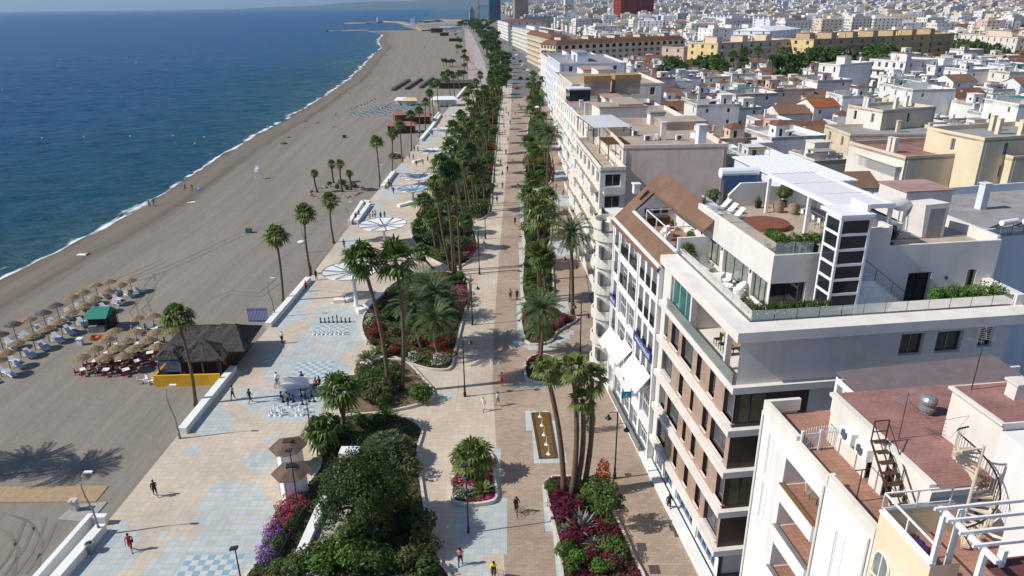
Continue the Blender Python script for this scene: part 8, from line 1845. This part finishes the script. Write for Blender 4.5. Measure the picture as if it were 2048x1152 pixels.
# solar heaters, air conditioners, dishes and aerials on the roofs of the nearer houses
near = [o for o in bpy.data.objects if o.name.startswith('town_house') and o.location.y < 330]; sh, ah, th = [], [], []
for o in near:
    zt = max((v[2] for ch in o.children if ch.name.startswith(('roof_terrace',)) for v in ch.bound_box), default=None)
    if zt is None: continue
    m = Matrix.Rotation(o.rotation_euler.z, 4, 'Z')
    if rr.random() < .55: sh.append(SOLAR(o.location+m@Vector((rr.uniform(2,6.5),rr.uniform(1.5,6),zt)), R(rr.choice([185,200,170])), 'x', 'rooftop solar heaters'))
    if rr.random() < .35: ah.append(ac_unit(o.location+m@Vector((rr.uniform(1,7),rr.uniform(1,7),zt)), rr.random()*6, 'x', 'rooftop air conditioners'))
    if rr.random() < .5: th.append(antenna(o.location+m@Vector((rr.uniform(1,7),rr.uniform(1,7),zt)), rr.uniform(2.5,4), 'x', rr.random()*3))
rank(sh, 'solar panel with white tank on an old town roof, %s'); rank(ah, 'air conditioner box on an old town roof, %s'); rank(th, 'thin aerial on an old town roof, %s')
# the town beyond: too many houses to tell apart, one mass
s = MB(); ft = MB(); WMI = ['white_wall','bluish_white_wall','warm_white_wall','cream_wall','pale_pink_wall','roof_tile','red_roof_paint','grey_roof','dark_glass','ochre_wall']
def far_house(x, y, w, d, h, rz):
    z0 = hill_z(y); c, n = math.cos(rz), math.sin(rz); q = lambda a, b, z: (x+a*c-b*n, y+a*n+b*c, z+z0); wm = rr.choice([0,0,0,0,1,1,2,2,3,4] if h < 13 else [0,2,2,3,3,4,1]); r_ = rr.choice([5,6,7,wm,wm,wm,0])
    b = [q(0,0,0),q(w,0,0),q(w,d,0),q(0,d,0),q(0,0,h),q(w,0,h),q(w,d,h),q(0,d,h)]; s.add(b, ((0,1,5,4),(1,2,6,5),(2,3,7,6),(3,0,4,7)), wm)
    if r_ == 5 and h < 13: s.add([q(-.3,-.3,h),q(w+.3,-.3,h),q(w+.3,d+.3,h),q(-.3,d+.3,h),q(0,d/2,h+d*.2),q(w,d/2,h+d*.2)], ((0,1,5,4),(3,4,5,2),(0,4,3),(1,2,5)), 5)
    else:
        s.add(b[4:], ((0,1,2,3),), r_); k = rr.random(); s.add([q(w*k*.5,d*.3,h),q(w*k*.5+w*.4,d*.3,h),q(w*k*.5+w*.4,d*.7,h),q(w*k*.5,d*.7,h),q(w*k*.5,d*.3,h+2.6),q(w*k*.5+w*.4,d*.3,h+2.6),q(w*k*.5+w*.4,d*.7,h+2.6),q(w*k*.5,d*.7,h+2.6)], ((4,5,6,7),(0,1,5,4),(3,0,4,7),(1,2,6,5)), wm)
    for k in range(int(h/3.1)):
        for i in range(max(2, int(w/4.5))):
            if rr.random() < .8: a = w*(i+.3)/max(2, int(w/4.5)); s.add([q(a,-.08,k*3.1+.9),q(a+1.4,-.08,k*3.1+.9),q(a+1.4,-.08,k*3.1+2.3),q(a,-.08,k*3.1+2.3)], ((0,1,2,3),), 8)
            if rr.random() < .7: a = d*(i+.3)/max(2, int(w/4.5)); s.add([q(-.08,a+1.3,k*3.1+.9),q(-.08,a,k*3.1+.9),q(-.08,a,k*3.1+2.3),q(-.08,a+1.3,k*3.1+2.3)], ((0,1,2,3),), 8)
def far_tree(x, y, r):
    for _ in range(26): leaf_cards(ft, rr, 1, (x+rr.gauss(0, r*.5), y+rr.gauss(0, r*.5), hill_z(y)+r*rr.uniform(.5, 1.3)), (r*.3,r*.3,r*.3), r*.42, rr.randrange(2), 0)
for k, x, y in FARC:
    if k == 'tree': far_tree(x, y, rr.uniform(3, 5))
    else: far_house(x, y, rr.uniform(8,11), rr.uniform(8,11), rr.uniform(5.5,10), R(7+rr.uniform(-8,8)))
y = 640
while y < 5600:
    st_ = 17+(y-640)*.012; x = interp([(640,100),(1000,100),(1700,50),(2600,-20),(5600,-100)], y)
    while x < .74*y+60:
        if not occupied(x, y, 12) and not (y < 762 and not occupied(x, y) and False):
            u = rr.random()
            if u < .19:
                for _ in range(rr.choice([1,1,2,5])): far_tree(x+rr.uniform(-9,9), y+rr.uniform(-9,9), rr.uniform(3,6))
            elif u < .33 and y > 800: far_house(x, y, rr.uniform(18,40), rr.uniform(12,18), rr.uniform(14,24), R(7+rr.uniform(-15,15)))
            elif y > 755: far_house(x+rr.uniform(-2,2), y+rr.uniform(-3,3), rr.uniform(9,20), rr.uniform(9,16), rr.uniform(6,12), R(7+rr.uniform(-12,12)))
        x += st_*rr.uniform(.8, 1.3)
    y += st_*rr.uniform(.8, 1.1)
o = s.build('distant_town', WMI); tag(o, 'distant spread of white and cream houses reaching the hills', 'houses', kind='stuff')
o = ft.build('distant_trees', ['dark_leaf', 'mid_leaf']); tag(o, 'scattered dark trees among the distant houses', 'trees', kind='stuff')
# towers, crane
t = block('blue glass tower under scaffolding at the end of the bay', (979,None,41),None, 80, 30, 20, 'blue_glass', rz=7, w=32, ss=4, ws=3, hut=False, chim=0, glass='dark_glass')
s = MB(); s.box(-6,-5,0,6,5,30); s.box(-3,-3,31,3,3,37); s.box(-6.3,-5.3,30,6.3,5.3,31); o = s.build('slim_tower', 'tower_grey'); o.location = P(944,46); o.rotation_euler = (0,0,.2); tag(o, 'slim grey tower rising from the far grove', 'tower')
t = thing('tower_crane', 'red tower crane standing over the far grove', 'crane', P(958,45)); s = MB(); hC = 95
for a, b in ((-1.6,-1.6),(1.6,-1.6),(1.6,1.6),(-1.6,1.6)): s.bar((a,b,0),(a,b,hC),.9)
for k in range(24): s.bar((-1.6,-1.6,k*4),(1.6,-1.6,k*4+4),.5); s.bar((-1.6,1.6,k*4),(-1.6,-1.6,k*4+4),.5)
s.build('mast', 'crane_red', t); s = MB(); s.bar((-18,0,hC),(50,0,hC),2.2); s.bar((0,0,hC),(0,0,hC+10),1.2); s.build('jib', 'crane_red', t)
# trees and palms of the palm lined street
wood([(1400,180),(1412,182),(1424,180),(1390,184),(1630,164),(1645,169),(1655,154),(1640,144),(1670,172),(1620,174),(1610,172),(1735,154),(1748,162),(1742,172),(1755,154),(1918,132),(1930,138),(1945,144),(1960,146),(1975,152),(1990,154),(1905,126),(2005,156),(1340,190),(1350,194),(1575,180),(1590,186),(1600,174)], 13, 19, 'round dark tree along the palm lined town street, %s', 'trees of the town street', None, 3)
wood([(1270,44),(1290,48),(1305,46),(1320,50),(1335,46),(1350,44),(1365,42),(1250,46),(1150,40),(1170,42),(1185,44),(1205,46),(1600,30),(1620,33),(1640,36)], 10, 16, 'dark tree near the red apartment block, %s', 'trees by the red block', None, 6)
for b, c in [((1335,182),(1333,122)),((1402,174),(1400,122)),((1428,189),(1430,128)),((1450,194),(1450,135)),((1466,189),(1466,112)),((1488,189),(1490,125)),((1490,184),(1488,105)),((1515,174),(1516,103)),((1568,174),(1566,105)),((1545,182),(1545,122)),((1630,138),(1634,98)),((1695,136),(1702,92)),((1750,136),(1752,92)),((1790,136),(1793,92)),((1835,133),(1838,92)),((1880,130),(1882,94)),((1918,128),(1920,72)),((1970,130),(1972,76)),((1955,142),(1954,88)),((1995,150),(1994,95))]:
    palm(b, c, 'fan', 'x', 'palms of the town street', 1.7, .25, skirt=.2)
rank(PALMS['palms of the town street'], 'tall fan palm before the ochre and cream apartment blocks, %s', 'left')
for b, c in [((880,172),(886,150)),((890,172),(896,146)),((903,172),(905,150)),((912,168),(918,148)),((936,140),(934,118)),((912,108),(914,93)),((916,106),(918,94))]: palm(b, c, 'fan', 'x', 'palms at the far beach restaurant', 1.3, .2, skirt=.4)
rank(PALMS['palms at the far beach restaurant'], 'fan palm around the dark roofed beach restaurants, %s', 'left')
# cars
def car(px, head, m, label, van=False):
    t = thing('parked_car', label, 'car', P(*px, .02), R(-head), 'cars on the far road'); L, H = (4.6, 1.9) if van else (4.3, 1.45); s = MB(); pr = [(-L/2,.3),(-L/2,.85),(-L*.42,.95),(-L*.30,H) if not van else (-L*.47,H),(L*.12,H) if not van else (L*.2,H),(L*.27,.95),(L*.47,.8),(L/2,.5),(L/2,.3)]; vs = [(-.85,y,z) for y, z in pr]+[(.85,y,z) for y, z in pr]; n = len(pr); s.add(vs, [(i,(i+1)%n,n+(i+1)%n,n+i) for i in range(n)]+[tuple(range(n))[::-1],tuple(range(n,2*n))]); s.build('body', m, t)
    s = MB()
    for sx in (-.86, .86): s.quad((sx,-L*.36,.98),(sx,L*.22,.98),(sx,L*.10,H-.08),(sx,-L*.28,H-.08))
    s.build('side_windows', 'dark_glass', t); s = MB(); s.quad((-.7,L*.262,1.0),(.7,L*.262,1.0),(.7,L*.14,H-.05),(-.7,L*.14,H-.05)); s.build('windscreen', 'dark_glass', t)
    for sx in (-.82, .82):
        for y in (-L*.3, L*.3): s = MB(); s.tube([(sx-.1,y,.32),(sx+.1,y,.32)], .32, 12); s.build('wheel', 'rubber', t)
    return t
CR = [car(p, h, m, 'x', v) for p, h, m, v in [((1046,132),-12,'car_white',True),((1055,143),-12,'car_white',False),((1060,146),-12,'car_silver',False),((1040,124),-12,'car_dark',False),((1033,112),-15,'car_white',False),((1027,101),-15,'car_red',False),((1041,158),-8,'car_dark',False),((1026,118),-15,'car_blue',False),((1062,152),-10,'car_white',False),((1020,90),-15,'car_silver',False),((1033,178),-5,'car_red',False),((1055,160),-10,'car_dark',False),((1047,139),-12,'car_silver',False),((1016,82),-15,'car_white',False)]]
CR += [car(p, 85, m, 'x') for p, m in [((1400,180),'car_white'),((1412,180),'car_red'),((1390,182),'car_silver'),((1425,181),'car_dark'),((1970,143),'car_dark'),((1985,145),'car_white'),((2010,146),'car_dark'),((2030,147),'car_silver'),((1960,146),'car_silver')]]
rank(CR, 'small parked or passing car on the town roads, %s')
# ------------------------------------------------------------------ people on the promenade and the beach
person((312,993), -35, 'walk', 'black', 'black', None, 'brown', 'tan', label='walker in black with a bag crossing the beige paving', group='walkers')
o = MB(); o.ball((0,-.2,1.22),.2,0,8,6,(.9,.6,1.2)); b = o.build('backpack','cloth_black'); b.location = P(312,993); b.rotation_euler = (0,0,R(35)); tag(b,'black backpack on the walker crossing beige paving','backpack')
person((263,1102), 160, 'walk', 'red', 'red', None, 'dark', 'tan', label='walker in a red dress near the white ramp wall', group='walkers')
o = MB(); o.ball((-.24,.05,1.0),.16,0,8,5,(.5,.9,1.1)); b = o.build('handbag','cloth_black'); b.location = P(263,1102); b.rotation_euler = (0,0,R(-160)); tag(b,'black shoulder bag of the walker in the red dress','bag')
person((565,687), 10, 'stand', 'white', 'black', 'cloth_black'[6:], 'grey', 'fair', label='man in white shirt and dark trousers beside the upper chess board', group='walkers')
person((467,799), 20, 'walk2', 'skyblue', 'navy', 'navy', 'dark', 'tan', label='man in pale blue shirt and dark trousers by the parapet', group='walkers')
person((501,806), 30, 'walk', 'black', 'black', None, 'dark', 'tan', label='woman in black pointing beside the empty chess board', group='walkers')
def cyclist(px, head, top, bottom, label, bl, legs=None):
    p = P(*px); bicycle(p, head, bl); person(tuple(p), head, 'ride', top, bottom, legs, 'dark', 'tan', label=label, group='cyclists')
cyclist((555,772), 5, 'white', 'khaki', 'cyclist in white beside the empty chess board', 'dark bicycle under the cyclist in white')
cyclist((1033,1026), 175, 'black', 'black', 'cyclist in black riding over the brick paving', 'dark bicycle under the cyclist in black')
cyclist((988,1158), 178, 'yellow', 'black', 'cyclist in a bright yellow top at the bottom edge', 'dark bicycle under the cyclist in yellow')
person((1004,772), 180, 'stand', 'orange', 'red', 'red', 'dark', 'fair', label='person in orange red clothes on the path edge', group='walkers')
person((967,822), 200, 'walk', 'white', 'white', 'grey', 'grey', 'fair', label='person in white walking towards the pink oval bed', group='walkers')
person((996,812), -40, 'walk', 'white', 'khaki', None, 'brown', 'fair', label='person in white top and khaki shorts on the brick edge', group='walkers')
person((921,1131), 190, 'walk2', 'pink', 'black', 'black', 'dark', 'tan', True, label='long haired woman in pink on the blue tiles', group='walkers')
person((1337,1022), 10, 'walk', 'black', 'black', None, 'brown', 'fair', True, label='long haired woman in a black dress passing the shops', group='walkers')
person((1021,600), 0, 'walk', 'grey', 'black', None, 'dark', 'tan', label='stroller in grey on the brick path, left of pair', group='walkers'); person((1034,601), 0, 'walk2', 'black', 'black', 'black', 'dark', 'fair', label='stroller in black on the brick path, right of pair', group='walkers')
person((633,560), -20, 'walk', 'black', 'black', 'black', 'dark', 'fair', label='walker in black passing the long parapet', group='walkers'); person((613,583), 170, 'walk', 'red', 'navy', None, 'dark', 'tan', label='walker in red at the end of the long parapet', group='walkers'); person((622,547), 0, 'walk2', 'grey', 'black', 'black', 'dark', 'fair', label='walker in grey beyond the long parapet', group='walkers')
person((689,497), 0, 'walk', 'black', 'denim', 'denim', 'dark', 'fair', label='walker in black and denim before the large canopy', group='walkers'); person((994,406), 0, 'walk', 'red', 'black', None, 'brown', 'fair', label='walker in red on the brick path beyond the avenue bushes', group='walkers')
for px, top, bt, lb in [((606,770),'black','black','player in black watching the chess game'),((633,776),'red','black','player in red seated by the white slab bench'),((640,774),'black','navy','player in navy seated by the white slab bench')]: person(px, 200, 'sit' if px[0] > 610 else 'stand', top, bt, bt, 'dark', 'tan', label=lb, group='chess players', z=.0)
person((577,812), 190, 'stand', 'grey', 'black', 'black', 'dark', 'fair', label='player in grey standing among the chess pieces', group='chess players')
def extras(pts, fmt, group, order='near', beach=False, pose=None):
    cl = ['black','white','navy','red','grey','skyblue','khaki','green','pink','denim','orange','yellow']; out = []; rr = random.Random(len(pts))
    for x, y in pts:
        p = P(x, y); 
        if beach: p = P(x, y, -.25); p.z = beach_z(p.x, p.y)
        b = rr.choice(['black','navy','khaki','denim','grey']); out.append(person(tuple(p), rr.uniform(0, 360) if beach else rr.choice([0,10,180,190,-15]), pose or rr.choice(['walk','walk2','stand']), rr.choice(cl), 'red' if beach and rr.random() < .3 else b, b if rr.random() < .4 and not beach else None, rr.choice(['dark','brown','grey','blond']), rr.choice(['fair','tan']), rr.random() < .4, group=group))
    rank(out, fmt, order)
extras([(740,441),(746,438),(751,437),(762,440),(770,439),(712,441),(718,436)], 'person in the group beside the large canopy and ramp, %s', 'people near the ramp', 'left')
extras([(778,372),(783,378),(787,388),(776,380)], 'person in the small group by the rock island, %s', 'people by the rock island')
extras([(819,318),(827,320),(833,333),(846,331),(856,324),(829,304),(836,304),(860,274),(865,272)], 'small figure among the canopies on the upper promenade, %s', 'people among the canopies')
extras([(1005,355),(1001,330),(1012,310),(1030,450),(1010,270),(1016,285),(1020,250),(1005,240),(1030,232),(1012,222),(1038,215),(1025,205),(1000,215),(1017,232),(1032,198),(1042,222),(1005,378),(1015,345),(1036,380),(1025,330),(1105,330),(1112,380),(1126,395),(1120,450)], 'distant walker on the brick path between the planted beds, %s', 'distant walkers')
extras([(940,150),(944,135),(947,130),(941,125),(938,110),(950,152),(946,142),(936,95),(943,118),(940,102),(951,140),(934,88)], 'tiny walker on the pink promenade, %s', 'walkers on the pink promenade')
extras([(299,411),(308,410)], 'bather in swimwear standing at the water edge, %s', 'bathers at the edge', 'left', True); extras([(371,381),(385,382)], 'bather standing on the wet sand up the shore, %s', 'bathers up the shore', 'left', True)
extras([(604,222),(607,221),(619,218),(536,256),(672,233),(700,190),(722,165),(742,150),(775,112),(797,102),(773,112),(745,128),(790,133),(845,112),(844,98),(838,140)], 'far figure on the beach, %s', 'far figures on the beach', 'near', True)
extras([(175,508),(400,378),(380,403),(578,275),(636,246),(668,254),(612,243)], 'sunbather lying on the open sand, %s', 'sunbathers', 'near', True, 'lie')
for (x, y), m, lb in [((400,379),'bright_blue','blue towel'),((382,404),'lounger_white','white towel'),((165,509),'lounger_white','white towel'),((567,288),'bright_leaf','green beach tent cloth')]:
    s = MB(); s.box(-.9,-.5,0,.9,.5,.04) if 'tent' not in lb else s.ball((0,0,.1),.9,0,10,6,(1.3,.8,.7)); o = s.build('beach_towel', m); p = P(x, y, -.25); o.location = (p.x, p.y, beach_z(p.x, p.y)+.01); tag(o, {400:'blue towel beside a sunbather',382:'white towel near the blue one',165:'white towel alone low on the beach',567:'bright green cloth shelter on the open sand'}[x], 'towel' if 'tent' not in lb else 'beach shelter')
rr = random.Random(9); out = []
for i, t_ in enumerate(TB):
    for k in range(rr.choice([1, 2, 2])):
        a = k*PI/2*2+.4; q = t_.location+Vector((.75*math.cos(a), .75*math.sin(a), .0)); out.append(person(tuple(q), R(0)+math.degrees(-a-PI/2)+180, 'sit', rr.choice(['black','red','white','navy','green','grey','pink']), rr.choice(['black','navy','khaki']), None, rr.choice(['dark','brown','grey']), 'tan', group='diners on the bar terrace'))
rank(out, 'diner seated under the straw parasols of the bar terrace, %s', 'left')
# ------------------------------------------------------------------ the air of the bay
m = bpy.data.materials.new('haze_air'); m.use_nodes = True; N = m.node_tree.nodes; N.remove(N['Principled BSDF'])
v = N.new('ShaderNodeVolumePrincipled'); v.inputs['Color'].default_value = (.52, .76, 1, 1); v.inputs['Density'].default_value = .00004; v.inputs['Anisotropy'].default_value = .2
m.node_tree.links.new(v.outputs[0], N['Material Output'].inputs['Volume']); MAT['haze_air'] = m
s = MB(); s.box(-66000, -1000, -4, 66000, 125000, 1200); o = s.build('haze', 'haze_air'); o['kind'] = 'stuff'; o['label'] = 'thin blue haze over the bay'
